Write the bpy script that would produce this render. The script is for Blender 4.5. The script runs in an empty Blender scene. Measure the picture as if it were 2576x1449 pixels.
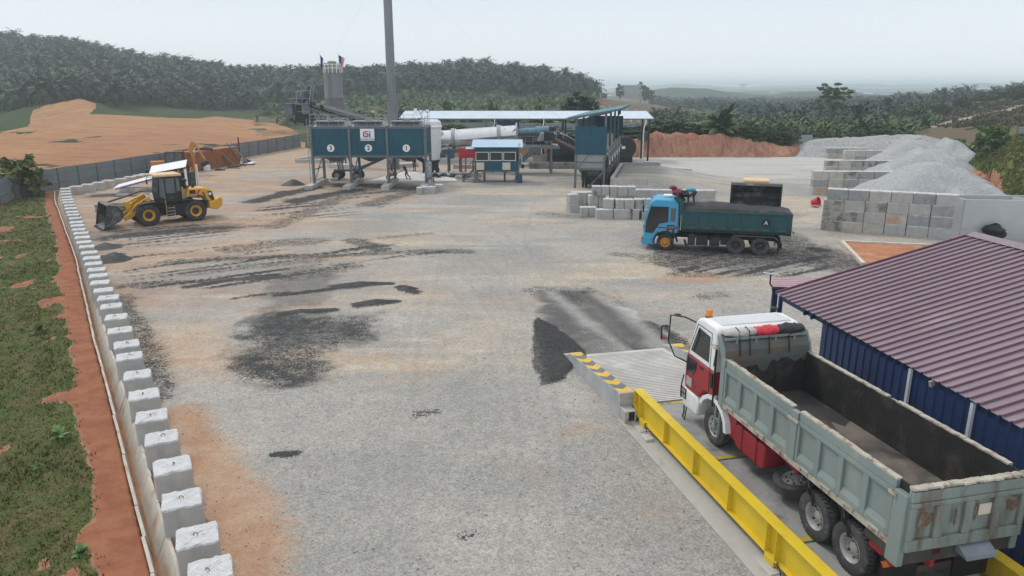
import bpy, math, random
import numpy as np
from mathutils import Vector, Matrix
R = math.radians
rnd = random.Random(7)
S = bpy.context.scene
COL = S.collection
# ---------------------------------------------------------------- camera, sky, sun, exposure
CAMH = 9.6
PITCH = R(15.3)
cam = bpy.data.cameras.new('camera'); co = bpy.data.objects.new('camera', cam); COL.objects.link(co)
co.location = (0, 0, CAMH); co.rotation_euler = (R(90) - PITCH, 0, 0)
cam.sensor_width = 36; cam.lens = 25.43; cam.clip_start = .1; cam.clip_end = 30000
S.camera = co
W = bpy.data.worlds.new('World'); S.world = W; W.use_nodes = True
nt = W.node_tree; N = nt.nodes; L = nt.links; N.clear()
sky = N.new('ShaderNodeTexSky'); sky.sky_type = 'NISHITA'; sky.sun_disc = False
sky.sun_elevation = R(55); sky.sun_rotation = R(-40); sky.dust_density = 4; sky.air_density = 1
# overcast veil: pale grey blue, a little brighter towards the horizon
tc = N.new('ShaderNodeTexCoord'); sx = N.new('ShaderNodeSeparateXYZ'); L.new(tc.outputs['Generated'], sx.inputs[0])
cr = N.new('ShaderNodeValToRGB'); L.new(sx.outputs['Z'], cr.inputs[0])
cr.color_ramp.elements[0].position = 0.0; cr.color_ramp.elements[0].color = (1.85, 1.93, 1.98, 1)
cr.color_ramp.elements[1].position = .16; cr.color_ramp.elements[1].color = (.90, 1.01, 1.13, 1)
e = cr.color_ramp.elements.new(1); e.color = (1.56, 1.60, 1.63, 1)
e = cr.color_ramp.elements.new(.55); e.color = (1.14, 1.21, 1.28, 1)
e = cr.color_ramp.elements.new(.04); e.color = (1.32, 1.40, 1.46, 1)
vm = N.new('ShaderNodeVectorMath'); vm.operation = 'SCALE'; vm.inputs['Scale'].default_value = 10.0; L.new(cr.outputs[0], vm.inputs[0])
mx = N.new('ShaderNodeMixRGB'); mx.inputs[0].default_value = .9; L.new(sky.outputs[0], mx.inputs[1]); L.new(vm.outputs[0], mx.inputs[2])
bg = N.new('ShaderNodeBackground'); bg.inputs[1].default_value = .1; L.new(mx.outputs[0], bg.inputs[0])
wo = N.new('ShaderNodeOutputWorld'); L.new(bg.outputs[0], wo.inputs[0])
sl = bpy.data.lights.new('sun', 'SUN'); sl.energy = 1.7; sl.angle = R(11); sl.color = (1, .94, .86)
so = bpy.data.objects.new('sun', sl); COL.objects.link(so)
sdir = Vector((-.50, .46, .85)).normalized()
so.rotation_euler = sdir.to_track_quat('Z', 'Y').to_euler()
S.view_settings.view_transform = 'Standard'; S.view_settings.look = 'None'; S.view_settings.exposure = -0.33
S.cycles.use_denoising = True
S.cycles.max_bounces = 10; S.cycles.volume_bounces = 5; S.cycles.transparent_max_bounces = 12

# ---------------------------------------------------------------- measuring: photo pixel (2576 wide) -> ground / point
FP = 2826 / (4000 / 2576); CPX, CPY = 1288.0, 724.5
_c, _s = math.cos(PITCH), math.sin(PITCH)
def ray(u, v):
    dx = (u - CPX) / FP; dy = (CPY - v) / FP
    return dx, _c + dy * _s, -_s + dy * _c
def g(u, v, z=0):
    a, b, c = ray(u, v); t = (z - CAMH) / c
    return (a * t, b * t)
def at(u, v, Y):
    a, b, c = ray(u, v); t = Y / b
    return (a * t, Y, CAMH + c * t)

# ---------------------------------------------------------------- materials
_M = {}
def mat(name, col, rough=.75, metal=0., var=.12, scale=3., dirt=None, dirt_amt=.35, dirt_scale=1.2, bump=0., bscale=30., spec=.4, streak=False, extra=None):
    """principled surface: colour broken by two noises, optional dirt/wear colour in patches, optional bump"""
    if name in _M: return _M[name]
    m = bpy.data.materials.new(name); m.use_nodes = True; _M[name] = m
    t = m.node_tree; n = t.nodes; l = t.links
    p = n['Principled BSDF']; p.inputs['Roughness'].default_value = rough; p.inputs['Metallic'].default_value = metal
    p.inputs['Specular IOR Level'].default_value = spec
    tc = n.new('ShaderNodeTexCoord'); oi = n.new('ShaderNodeObjectInfo')
    mu = n.new('ShaderNodeMath'); mu.operation = 'MULTIPLY'; mu.inputs[1].default_value = 61.; l.new(oi.outputs['Random'], mu.inputs[0])
    ad = n.new('ShaderNodeVectorMath'); ad.operation = 'ADD'; l.new(tc.outputs['Object'], ad.inputs[0]); l.new(mu.outputs[0], ad.inputs[1])
    vec = ad.outputs[0]
    if streak:
        mp = n.new('ShaderNodeMapping'); mp.inputs['Scale'].default_value = (1, 1, .22); l.new(vec, mp.inputs[0]); vec = mp.outputs[0]
    no = n.new('ShaderNodeTexNoise'); no.inputs['Scale'].default_value = scale; no.inputs['Detail'].default_value = 5; l.new(vec, no.inputs['Vector'])
    hv = n.new('ShaderNodeHueSaturation'); hv.inputs['Color'].default_value = (*col, 1)
    mr = n.new('ShaderNodeMapRange'); mr.inputs[1].default_value = .3; mr.inputs[2].default_value = .7
    mr.inputs[3].default_value = 1 - var; mr.inputs[4].default_value = 1 + var; l.new(no.outputs[0], mr.inputs[0]); l.new(mr.outputs[0], hv.inputs['Value'])
    out = hv.outputs[0]
    if dirt:
        n2 = n.new('ShaderNodeTexNoise'); n2.inputs['Scale'].default_value = dirt_scale; n2.inputs['Detail'].default_value = 8; n2.inputs['Roughness'].default_value = .65; l.new(vec, n2.inputs['Vector'])
        r2 = n.new('ShaderNodeMapRange'); c0 = .72 - .42 * dirt_amt; r2.inputs[1].default_value = c0 - .04; r2.inputs[2].default_value = c0 + .16; r2.interpolation_type = 'SMOOTHSTEP'; l.new(n2.outputs[0], r2.inputs[0])
        mi = n.new('ShaderNodeMixRGB'); mi.inputs[2].default_value = (*dirt, 1); l.new(r2.outputs[0], mi.inputs[0]); l.new(out, mi.inputs[1]); out = mi.outputs[0]
    l.new(out, p.inputs['Base Color'])
    if bump:
        n3 = n.new('ShaderNodeTexNoise'); n3.inputs['Scale'].default_value = bscale; n3.inputs['Detail'].default_value = 4; l.new(vec, n3.inputs['Vector'])
        b = n.new('ShaderNodeBump'); b.inputs['Strength'].default_value = bump; b.inputs['Distance'].default_value = .05; l.new(n3.outputs[0], b.inputs['Height']); l.new(b.outputs[0], p.inputs['Normal'])
    return m
CONC = mat('concrete', (.46, .45, .43), .9, var=.14, scale=2.2, dirt=(.30, .29, .27), dirt_amt=.3, bump=.35, bscale=25)
CONCW = mat('concrete_pale', (.60, .60, .59), .9, var=.12, scale=4, dirt=(.42, .41, .39), dirt_amt=.35, dirt_scale=2.5, bump=.5, bscale=18)
CONCD = mat('concrete_stained', (.36, .35, .33), .9, var=.2, scale=1.5, dirt=(.17, .16, .15), dirt_amt=.5, bump=.4, bscale=20)
PLAST = mat('plaster_wall', (.44, .45, .47), .9, var=.07, scale=.7, dirt=(.36, .36, .36), dirt_amt=.25, bump=.1)
TEAL = mat('teal_sheet', (.007, .080, .118), .5, var=.12, scale=.8, dirt=(.02, .09, .115), dirt_amt=.25)
GREY = mat('grey_steel', (.125, .14, .155), .55, .1, var=.14, scale=2, dirt=(.12, .11, .10), dirt_amt=.25)
GREYL = mat('light_grey_steel', (.27, .285, .30), .5, .2, var=.12, scale=2, dirt=(.22, .20, .18), dirt_amt=.25)
DARK = mat('dark_steel', (.025, .026, .028), .7, .1, var=.3, scale=3, dirt=(.06, .055, .05), dirt_amt=.4)
SOOT = mat('bitumen_black', (.018, .018, .02), .6, var=.3, scale=4, dirt=(.045, .045, .047), dirt_amt=.4, bump=.5, bscale=14)
STAIN = mat('stainless_sheet', (.60, .61, .62), .24, .92, var=.05, scale=1.5, dirt=(.45, .44, .42), dirt_amt=.25)
WHITEP = mat('white_paint', (.74, .75, .76), .45, var=.05, scale=1.5, dirt=(.55, .54, .50), dirt_amt=.2)
BLUEROOF = mat('pale_blue_roof', (.42, .56, .70), .45, .15, var=.06, scale=.5, dirt=(.46, .54, .62), dirt_amt=.2)
ALUROOF = mat('aluzinc_roof', (.58, .66, .74), .4, .2, var=.07, scale=.4, dirt=(.48, .53, .58), dirt_amt=.3)
MAROON = mat('maroon_sheet', (.24, .18, .212), .45, .1, var=.08, scale=.4, dirt=(.32, .255, .28), dirt_amt=.4, dirt_scale=.6)
MAROOND = mat('maroon_trim', (.13, .05, .075), .5, var=.1)
NAVY = mat('navy_sheet', (.017, .037, .112), .45, var=.1, scale=.8, dirt=(.026, .042, .10), dirt_amt=.2)
YELLOW = mat('yellow_paint', (.66, .47, .02), .5, var=.10, scale=1.2, dirt=(.50, .35, .06), dirt_amt=.36, dirt_scale=4, streak=True)
CATYEL = mat('machine_yellow', (.62, .32, .028), .45, var=.08, scale=1.5, dirt=(.38, .22, .08), dirt_amt=.3)
RED = mat('red_paint', (.30, .022, .032), .42, var=.1, scale=2, dirt=(.17, .03, .035), dirt_amt=.3)
REDB = mat('bright_red', (.50, .03, .04), .5, var=.1, scale=2)
SAGE = mat('sage_green_paint', (.195, .238, .228), .5, var=.08, scale=1.2, dirt=(.33, .31, .25), dirt_amt=.26, dirt_scale=1.7, streak=True)
SAGED = mat('sage_green_worn', (.20, .235, .215), .6, var=.14, scale=1.5, dirt=(.11, .075, .05), dirt_amt=.42, dirt_scale=1.4, streak=True)
RUSTY = mat('rusty_rail', (.40, .37, .31), .7, var=.15, scale=4, dirt=(.20, .12, .07), dirt_amt=.45, dirt_scale=5)
RUST = mat('rusted_sheet', (.30, .115, .045), .75, var=.2, scale=2, dirt=(.16, .06, .03), dirt_amt=.4)
BODYIN = mat('sooty_body_inside', (.020, .019, .018), .8, var=.35, scale=1.5, dirt=(.058, .050, .042), dirt_amt=.42, dirt_scale=1.6, bump=.3, bscale=12)
BODYFL = mat('worn_body_floor', (.165, .138, .115), .65, .05, var=.28, scale=1.4, dirt=(.045, .043, .042), dirt_amt=.58, dirt_scale=.5)
CABBLUE = mat('cab_blue', (.055, .33, .56), .4, var=.06, scale=1.5, dirt=(.08, .22, .32), dirt_amt=.22)
TIPTEAL = mat('tipper_teal', (.011, .072, .084), .6, var=.15, scale=1.2, dirt=(.03, .04, .04), dirt_amt=.46, dirt_scale=1.2)
GLASS = mat('dark_glass', (.018, .022, .026), .08, var=.05, spec=.6)
GLASSL = mat('pale_glass', (.10, .12, .13), .1, var=.1, spec=.6)
TYRE = mat('tyre_rubber', (.035, .034, .034), .85, var=.2, scale=6, dirt=(.10, .088, .075), dirt_amt=.42, dirt_scale=3)
TYREG = mat('tyre_rubber_dusty', (.060, .060, .060), .9, var=.2, scale=6, dirt=(.14, .13, .12), dirt_amt=.42, dirt_scale=3)
RIMG = mat('steel_rim', (.42, .41, .39), .5, .3, var=.12, scale=8, dirt=(.24, .21, .18), dirt_amt=.3)
RIMO = mat('orange_rim', (.58, .24, .03), .5, var=.1, scale=6, dirt=(.30, .14, .04), dirt_amt=.3)
RIMD = mat('dark_rim', (.055, .055, .055), .7, var=.2, scale=6, dirt=(.12, .11, .10), dirt_amt=.3)
BLK = mat('black_plastic', (.014, .014, .015), .55, var=.2)
CHROME = mat('chrome', (.8, .8, .8), .15, 1, var=.03)
ORANGE = mat('amber_lens', (.75, .19, .02), .25, var=.1)
ALU = mat('aluminium', (.62, .63, .64), .4, .6, var=.06)
WOOD = mat('weathered_wood', (.24, .20, .165), .85, var=.25, scale=3, dirt=(.13, .11, .09), dirt_amt=.4)
CREAM = mat('cream_panel', (.60, .54, .45), .6, var=.05)
SKIN = mat('brown_skin', (.20, .10, .065), .6, var=.06)
HAIR = mat('black_hair', (.012, .01, .01), .6, var=.1)
DENIM = mat('dark_jeans', (.03, .05, .075), .85, var=.15, scale=8)
SHIRTB = mat('turquoise_shirt', (.05, .33, .46), .8, var=.1, scale=6)
DKCLOTH = mat('dark_clothes', (.03, .033, .04), .85, var=.15, scale=8)
WHT = mat('sign_white', (.78, .78, .78), .5, var=.03)
SGREEN = mat('fence_rail_green', (.10, .30, .30), .55, var=.1)
FENCE = mat('fence_sheet', (.19, .195, .21), .55, .1, var=.10, scale=.6, dirt=(.23, .22, .22), dirt_amt=.3, dirt_scale=.8)
FENCEL = mat('pale_fence_sheet', (.30, .32, .33), .55, .1, var=.12, scale=.5, dirt=(.28, .28, .25), dirt_amt=.3)

# ---------------------------------------------------------------- mesh builder
class B:
    def __init__(s): s.v = []; s.f = []; s.m = []; s.cm = 0
    def add(s, vs, fs):
        o = len(s.v); s.v += [tuple(q) for q in vs]; s.f += [tuple(o + i for i in f) for f in fs]; s.m += [s.cm] * len(fs); return s
    def mi(s, i): s.cm = i; return s
    def hexa(s, p):  # 8 points, bottom 4 ccw then top 4
        return s.add(p, [(3, 2, 1, 0), (4, 5, 6, 7), (0, 1, 5, 4), (1, 2, 6, 5), (2, 3, 7, 6), (3, 0, 4, 7)])
    def box(s, c, d, rz=0):
        x, y, z = d[0] / 2, d[1] / 2, d[2] / 2; ca, sa = math.cos(rz), math.sin(rz); P = []
        for k in (-z, z):
            for i, j in ((-x, -y), (x, -y), (x, y), (-x, y)): P.append((c[0] + i * ca - j * sa, c[1] + i * sa + j * ca, c[2] + k))
        return s.hexa(P)
    def span(s, a, b): return s.box([(a[i] + b[i]) / 2 for i in range(3)], [abs(b[i] - a[i]) for i in range(3)])
    def bar(s, p, q, w=.1, h=None, up=(0, 0, 1)):
        p = Vector(p); q = Vector(q); h = h or w; d = (q - p)
        if d.length < 1e-6: return s
        d.normalize(); u = Vector(up)
        if abs(d.dot(u)) > .98: u = Vector((1, 0, 0))
        r = d.cross(u).normalized(); u = r.cross(d).normalized(); P = []
        for e in (p, q):
            for i, j in ((-1, -1), (1, -1), (1, 1), (-1, 1)): P.append(e + r * (i * w / 2) + u * (j * h / 2))
        return s.add(P, [(0, 1, 2, 3), (7, 6, 5, 4), (4, 5, 1, 0), (5, 6, 2, 1), (6, 7, 3, 2), (7, 4, 0, 3)])
    def tube(s, p, q, r, n=10, r2=None, cap=True):
        p = Vector(p); q = Vector(q); d = (q - p).normalized(); r2 = r if r2 is None else r2
        u = Vector((0, 0, 1)) if abs(d.z) < .95 else Vector((1, 0, 0)); a = d.cross(u).normalized(); b = d.cross(a)
        P = [e + (a * math.cos(2 * math.pi * k / n) + b * math.sin(2 * math.pi * k / n)) * rr for e, rr in ((p, r), (q, r2)) for k in range(n)]
        F = [(k, k + n, (k + 1) % n + n, (k + 1) % n) for k in range(n)]
        if cap: F += [tuple(range(n)), tuple(reversed(range(n, 2 * n)))]
        return s.add(P, F)
    def path(s, pts, r, n=6):
        pts = [Vector(p) for p in pts]; P = []; F = []
        for i, p in enumerate(pts):
            d = (pts[min(i + 1, len(pts) - 1)] - pts[max(i - 1, 0)]).normalized()
            u = Vector((0, 0, 1)) if abs(d.z) < .9 else Vector((1, 0, 0)); a = d.cross(u).normalized(); b = d.cross(a)
            P += [p + (a * math.cos(2 * math.pi * k / n) + b * math.sin(2 * math.pi * k / n)) * r for k in range(n)]
        for i in range(len(pts) - 1):
            F += [(i * n + k, i * n + n + k, i * n + n + (k + 1) % n, i * n + (k + 1) % n) for k in range(n)]
        F += [tuple(range(n)), tuple(reversed(range(len(P) - n, len(P))))]
        return s.add(P, F)
    def prism(s, poly, ext):  # 3-D polygon extruded by a vector
        n = len(poly); e = Vector(ext); P = [Vector(p) for p in poly]; Q = [p + e for p in P]
        nn = sum(((P[i] - P[0]).cross(P[(i + 1) % n] - P[0]) for i in range(1, n - 1)), Vector())
        F = [tuple(range(n)), tuple(reversed(range(n, 2 * n)))] + [(i, i + n, (i + 1) % n + n, (i + 1) % n) for i in range(n)]
        if nn.dot(e) > 0: F = [tuple(reversed(f)) for f in F]
        return s.add(P + Q, F)
    def xz(s, poly, y0, y1): return s.prism([(a, y0, b) for a, b in poly], (0, y1 - y0, 0))
    def yz(s, poly, x0, x1): return s.prism([(x0, a, b) for a, b in poly], (x1 - x0, 0, 0))
    def xy(s, poly, z0, z1): return s.prism([(a, b, z0) for a, b in poly], (0, 0, z1 - z0))
    def lathe(s, prof, o, ax, n=24, closed=False):  # prof: (radius, along axis)
        d = Vector(ax).normalized(); o = Vector(o); u = Vector((0, 0, 1)) if abs(d.z) < .9 else Vector((1, 0, 0)); a = d.cross(u).normalized(); b = d.cross(a)
        P = []; F = []; m = len(prof)
        for r, h in prof:
            P += [o + d * h + (a * math.cos(2 * math.pi * k / n) + b * math.sin(2 * math.pi * k / n)) * r for k in range(n)]
        for i in range(m - (0 if closed else 1)):
            j = (i + 1) % m
            F += [(i * n + k, j * n + k, j * n + (k + 1) % n, i * n + (k + 1) % n) for k in range(n)]
        if not closed:
            if prof[0][0] > 1e-4: F.append(tuple(range(n)))
            if prof[-1][0] > 1e-4: F.append(tuple(reversed(range((m - 1) * n, m * n))))
        return s.add(P, F)
    def corr(s, o, al, up, ln, ht, pitch=.25, dep=.04, thick=.012, flat=.5, shape='trap'):
        """ribbed sheet: o corner, al along the profile, up along the ribs"""
        al = Vector(al).normalized(); up = Vector(up).normalized(); nrm = al.cross(up); o = Vector(o); x = 0; xs = []
        q = pitch
        while x < ln - 1e-6:
            if shape == 'trap': xs += [(x, 0), (x + q * flat, 0), (x + q * (flat + .12), dep), (x + q * .9, dep)]
            else: xs += [(x + q * k / 6, dep / 2 - dep / 2 * math.cos(2 * math.pi * k / 6)) for k in range(6)]
            x += q
        xs = [(min(a, ln), b) for a, b in xs if a < ln + pitch]; xs.append((ln, 0)); P = []
        for a, b in xs: P += [o + al * a + nrm * b, o + al * a + nrm * b + up * ht, o + al * a + nrm * (b - thick), o + al * a + nrm * (b - thick) + up * ht]
        F = []
        for i in range(len(xs) - 1):
            k = 4 * i; F += [(k, k + 4, k + 5, k + 1), (k + 3, k + 7, k + 6, k + 2), (k + 2, k + 6, k + 4, k), (k + 1, k + 5, k + 7, k + 3)]
        k = 4 * (len(xs) - 1); F += [(0, 1, 3, 2), (k + 2, k + 3, k + 1, k)]
        return s.add(P, F)
    def build(s, name, mats, parent=None, bevel=0, smooth=0, kind=None):
        me = bpy.data.meshes.new(name); me.from_pydata(s.v, [], s.f)
        if not isinstance(mats, (list, tuple)): mats = [mats]
        for m in mats: me.materials.append(m)
        if len(mats) > 1: me.polygons.foreach_set('material_index', s.m)
        if smooth:
            me.polygons.foreach_set('use_smooth', [True] * len(me.polygons)); me.set_sharp_from_angle(angle=R(smooth))
        me.validate(); me.update()
        o = bpy.data.objects.new(name, me); COL.objects.link(o)
        if parent is not None: o.parent = parent
        if bevel:
            b = o.modifiers.new('bevel', 'BEVEL'); b.width = bevel; b.segments = 2; b.limit_method = 'ANGLE'; b.angle_limit = R(40)
        if kind: o['kind'] = kind
        return o
def tag(o, label, cat, group=None):
    o['label'] = label; o['category'] = cat
    if group: o['group'] = group
    return o
def thing(name, label, cat, loc=(0, 0, 0), rz=0, group=None):
    o = bpy.data.objects.new(name, None); COL.objects.link(o); o.empty_display_size = .2
    o.location = loc; o.rotation_euler = (0, 0, rz); return tag(o, label, cat, group)
def part(name, parent, loc=(0, 0, 0), rot=(0, 0, 0)):
    o = bpy.data.objects.new(name, None); COL.objects.link(o); o.parent = parent; o.location = loc; o.rotation_euler = rot; return o
def copy_tree(o, parent=None):
    c = o.copy(); COL.objects.link(c); c.parent = parent
    for ch in list(o.children): copy_tree(ch, c)
    return c
def text(body, name, size, m, parent, loc, rot, depth=.004, align='CENTER', bold=0.):
    cu = bpy.data.curves.new(name, 'FONT'); cu.body = body; cu.size = size; cu.extrude = depth; cu.align_x = align; cu.align_y = 'CENTER'; cu.resolution_u = 3; cu.offset = bold
    t = bpy.data.objects.new(name, cu); COL.objects.link(t); me = bpy.data.meshes.new_from_object(t.evaluated_get(bpy.context.evaluated_depsgraph_get())); bpy.data.objects.remove(t); bpy.data.curves.remove(cu)
    me.name = name; me.materials.clear(); me.materials.append(m); o = bpy.data.objects.new(name, me); COL.objects.link(o); o.parent = parent; o.location = loc; o.rotation_euler = rot; return o
_n3 = {}
def fbm(x, y, seed=0, oct=4, gain=.5):
    """value noise on arrays, roughly 0..1"""
    r = np.random.RandomState(seed); T = r.rand(256, 256); out = np.zeros_like(x, dtype=float); amp = 1; tot = 0; f = 1
    for k in range(oct):
        X = x * f + 17.3 * k; Y = y * f + 9.1 * k; xi = np.floor(X).astype(int); yi = np.floor(Y).astype(int); a = X - xi; b = Y - yi
        a = a * a * (3 - 2 * a); b = b * b * (3 - 2 * b); w = lambda i, j: T[(xi + i) % 256, (yi + j) % 256]
        out += amp * ((w(0, 0) * (1 - a) + w(1, 0) * a) * (1 - b) + (w(0, 1) * (1 - a) + w(1, 1) * a) * b); tot += amp; amp *= gain; f *= 2.03
    return out / tot
def grid_obj(name, X, Y, Z, m, attrs=None, smooth=True, kind=None, parent=None):
    """heightfield mesh from 2-D arrays"""
    r, c = X.shape; co = np.stack([X, Y, Z], -1).reshape(-1, 3); i = np.arange(r * c).reshape(r, c)
    q = np.stack([i[:-1, :-1], i[:-1, 1:], i[1:, 1:], i[1:, :-1]], -1).reshape(-1, 4)
    return np_obj(name, co, q, m, attrs, smooth, kind, parent)
def np_obj(name, co, q, m, attrs=None, smooth=False, kind=None, parent=None, mi=None):
    k = q.shape[1]; me = bpy.data.meshes.new(name); me.vertices.add(len(co)); me.vertices.foreach_set('co', co.astype(np.float32).ravel())
    me.loops.add(q.size); me.loops.foreach_set('vertex_index', q.astype(np.int32).ravel()); me.polygons.add(len(q))
    me.polygons.foreach_set('loop_start', np.arange(0, q.size, k, dtype=np.int32))
    if smooth: me.polygons.foreach_set('use_smooth', np.ones(len(q), bool))
    for mm in (m if isinstance(m, (list, tuple)) else [m]): me.materials.append(mm)
    if mi is not None: me.polygons.foreach_set('material_index', mi.astype(np.int32))
    me.update(calc_edges=True)
    for an, av in (attrs or {}).items():
        a = me.attributes.new(an, 'FLOAT', 'POINT'); a.data.foreach_set('value', av.astype(np.float32).ravel())
    o = bpy.data.objects.new(name, me); COL.objects.link(o)
    if kind: o['kind'] = kind
    if parent is not None: o.parent = parent
    return o
def ordinal(k):
    return {1: 'first', 2: 'second', 3: 'third', 4: 'fourth', 5: 'fifth', 6: 'sixth', 7: 'seventh', 8: 'eighth', 9: 'ninth', 10: 'tenth', 11: 'eleventh', 12: 'twelfth'}.get(k) or '%d%s' % (k, {1: 'st', 2: 'nd', 3: 'rd'}.get(k % 10 if k // 10 != 1 else 0, 'th'))
# ================================================================ GROUND: yard sheet, terrain, far ridges
def interp_poly(ys, xs, Y): return np.interp(Y, ys, xs)
_dl = [g(u, v) for u, v in ((138, 505), (165, 580), (190, 650), (215, 760), (240, 870), (265, 960), (300, 1100), (330, 1230), (385, 1449))]
_dl = sorted((b, a) for a, b in _dl); _dl = [(3., _dl[0][1] + (_dl[0][0] - 3) * .62)] + _dl + [(80., -50.5)]
DRY = np.array([q[0] for q in _dl]); DRX = np.array([q[1] for q in _dl])
def drain_x(Y): return np.interp(Y, DRY, DRX)
def seg_dist(X, Y, pts):
    d = np.full(X.shape, 1e9)
    for (ax, ay), (bx, by) in zip(pts[:-1], pts[1:]):
        vx, vy = bx - ax, by - ay; t = np.clip(((X - ax) * vx + (Y - ay) * vy) / (vx * vx + vy * vy + 1e-9), 0, 1)
        d = np.minimum(d, np.hypot(X - ax - t * vx, Y - ay - t * vy))
    return d
def inside(X, Y, pts):
    r = np.zeros(X.shape, bool); n = len(pts)
    for i in range(n):
        ax, ay = pts[i]; bx, by = pts[(i + 1) % n]
        c = ((ay > Y) != (by > Y)) & (X < (bx - ax) * (Y - ay) / (by - ay + 1e-12) + ax); r ^= c
    return r
def sd_poly(X, Y, pts):
    d = seg_dist(X, Y, list(pts) + [pts[0]]); return np.where(inside(X, Y, pts), d, -d)
def sst(a, b, x): t = np.clip((x - a) / (b - a), 0, 1); return t * t * (3 - 2 * t)
def gp(pts): return [g(u, v) for u, v in pts]
def ground_material(name='yard_ground'):
    m = bpy.data.materials.new(name); m.use_nodes = True; t = m.node_tree; n = t.nodes; l = t.links; p = n['Principled BSDF']
    p.inputs['Roughness'].default_value = .95; p.inputs['Specular IOR Level'].default_value = .2
    geo = n.new('ShaderNodeNewGeometry'); P = geo.outputs['Position']
    def noise(sc, det=5, rough=.6, dis=0):
        q = n.new('ShaderNodeTexNoise'); q.inputs['Scale'].default_value = sc; q.inputs['Detail'].default_value = det; q.inputs['Roughness'].default_value = rough; q.inputs['Distortion'].default_value = dis; l.new(P, q.inputs['Vector']); return q.outputs[0]
    def attr(a): q = n.new('ShaderNodeAttribute'); q.attribute_name = a; return q.outputs['Fac']
    def mrange(x, a, b, c=0, d=1):
        q = n.new('ShaderNodeMapRange'); q.inputs[1].default_value = a; q.inputs[2].default_value = b; q.inputs[3].default_value = c; q.inputs[4].default_value = d; q.interpolation_type = 'SMOOTHSTEP'; l.new(x, q.inputs[0]); return q.outputs[0]
    def math_(op, a, b):
        q = n.new('ShaderNodeMath'); q.operation = op; q.use_clamp = False
        for i, x in enumerate((a, b)):
            if isinstance(x, (int, float)): q.inputs[i].default_value = x
            else: l.new(x, q.inputs[i])
        return q.outputs[0]
    def mix(f, a, b, op='MIX'):
        q = n.new('ShaderNodeMixRGB'); q.blend_type = op
        for i, x in enumerate((f, a, b)):
            if isinstance(x, tuple): q.inputs[i].default_value = (*x, 1)
            elif isinstance(x, (int, float)): q.inputs[i].default_value = x
            else: l.new(x, q.inputs[i])
        return q.outputs[0]
    # crushed stone: cell colours
    vo = n.new('ShaderNodeTexVoronoi'); vo.inputs['Scale'].default_value = 21; l.new(P, vo.inputs['Vector'])
    sep = n.new('ShaderNodeSeparateColor'); l.new(vo.outputs['Color'], sep.inputs[0])
    peb = mrange(sep.outputs[0], 0, 1, .84, 1.15)
    dk = mrange(vo.outputs['Distance'], .25, .75, 1.0, .84)
    vo2 = n.new('ShaderNodeTexVoronoi'); vo2.inputs['Scale'].default_value = 6.; l.new(P, vo2.inputs['Vector']); sep2 = n.new('ShaderNodeSeparateColor'); l.new(vo2.outputs['Color'], sep2.inputs[0])
    peb2 = mrange(sep2.outputs[1], 0, 1, .93, 1.07)
    gr = mix(mrange(noise(.13, 4), .38, .62), (.305, .295, .275), (.40, .375, .34))
    gr = mix(mrange(noise(1.3, 6), .35, .7, 0, .35), gr, (.30, .30, .295))
    fine = math_('MULTIPLY', math_('MULTIPLY', peb, dk), peb2)
    gfac = attr('gravel')
    fine = mix(gfac, (1., 1., 1.), fine)
    soilc = mix(mrange(noise(.6, 6), .35, .65), (.43, .285, .185), (.375, .205, .12))
    pale = mix(mrange(noise(.9, 5), .3, .7), (.50, .44, .36), (.44, .36, .27))
    n1 = noise(2.2, 8, .7); n2 = noise(9, 6, .7)
    tex = math_('ADD', math_('MULTIPLY', n1, .6), math_('MULTIPLY', n2, .4))          # about .5
    def mask(a, k=1.1, lo=.42, hi=.62): return mrange(math_('ADD', attr(a), math_('MULTIPLY', math_('SUBTRACT', tex, .5), k)), lo, hi)
    c = mix(mask('pale', .9, .3, .8), gr, pale)
    sf = math_('ADD', math_('ADD', attr('soil'), math_('MULTIPLY', math_('SUBTRACT', sep.outputs[1], .5), .35)), math_('MULTIPLY', math_('SUBTRACT', tex, .5), 1.1))
    c = mix(mrange(sf, .25, .95, 0, .92), c, soilc)
    c = mix(mask('dust', .7, .3, .8), c, (.50, .49, .47))
    c = mix(1., c, fine, 'MULTIPLY')
    dkc = mix(mrange(n2, .35, .65), (.022, .022, .024), (.055, .055, .055))
    c = mix(mask('haze', .9, .2, .95), c, (.10, .098, .095))
    grit = math_('MULTIPLY', math_('SUBTRACT', sep.outputs[2], .5), .6)
    sm = math_('ADD', math_('ADD', attr('stain'), grit), math_('MULTIPLY', math_('SUBTRACT', tex, .5), 2.3))
    c = mix(mrange(sm, .36, .74, 0, .96), c, dkc)
    c = mix(mask('sweep', .8, .25, .85), c, (.40, .39, .37))
    c = mix(mask('redsoil', .6, .3, .7), c, mix(mrange(noise(1.6, 6), .35, .65), (.31, .13, .072), (.24, .09, .048)))
    grc = mix(mrange(noise(1.1, 6, .65), .36, .64), (.070, .090, .026), (.115, .090, .040))
    grc = mix(mrange(noise(.25, 4), .45, .65, 0, .8), grc, (.085, .118, .032))
    grc = mix(1., grc, mrange(noise(14, 3), .3, .7, .6, 1.3), 'MULTIPLY')
    c = mix(mask('grass', .5, .35, .65), c, grc)
    l.new(c, p.inputs['Base Color'])
    hb = math_('ADD', math_('MULTIPLY', vo.outputs['Distance'], -1.0), math_('MULTIPLY', n2, 1.2))
    bp = n.new('ShaderNodeBump'); bp.inputs['Strength'].default_value = .35; bp.inputs['Distance'].default_value = .035; l.new(hb, bp.inputs['Height']); l.new(bp.outputs[0], p.inputs['Normal'])
    return m
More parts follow.
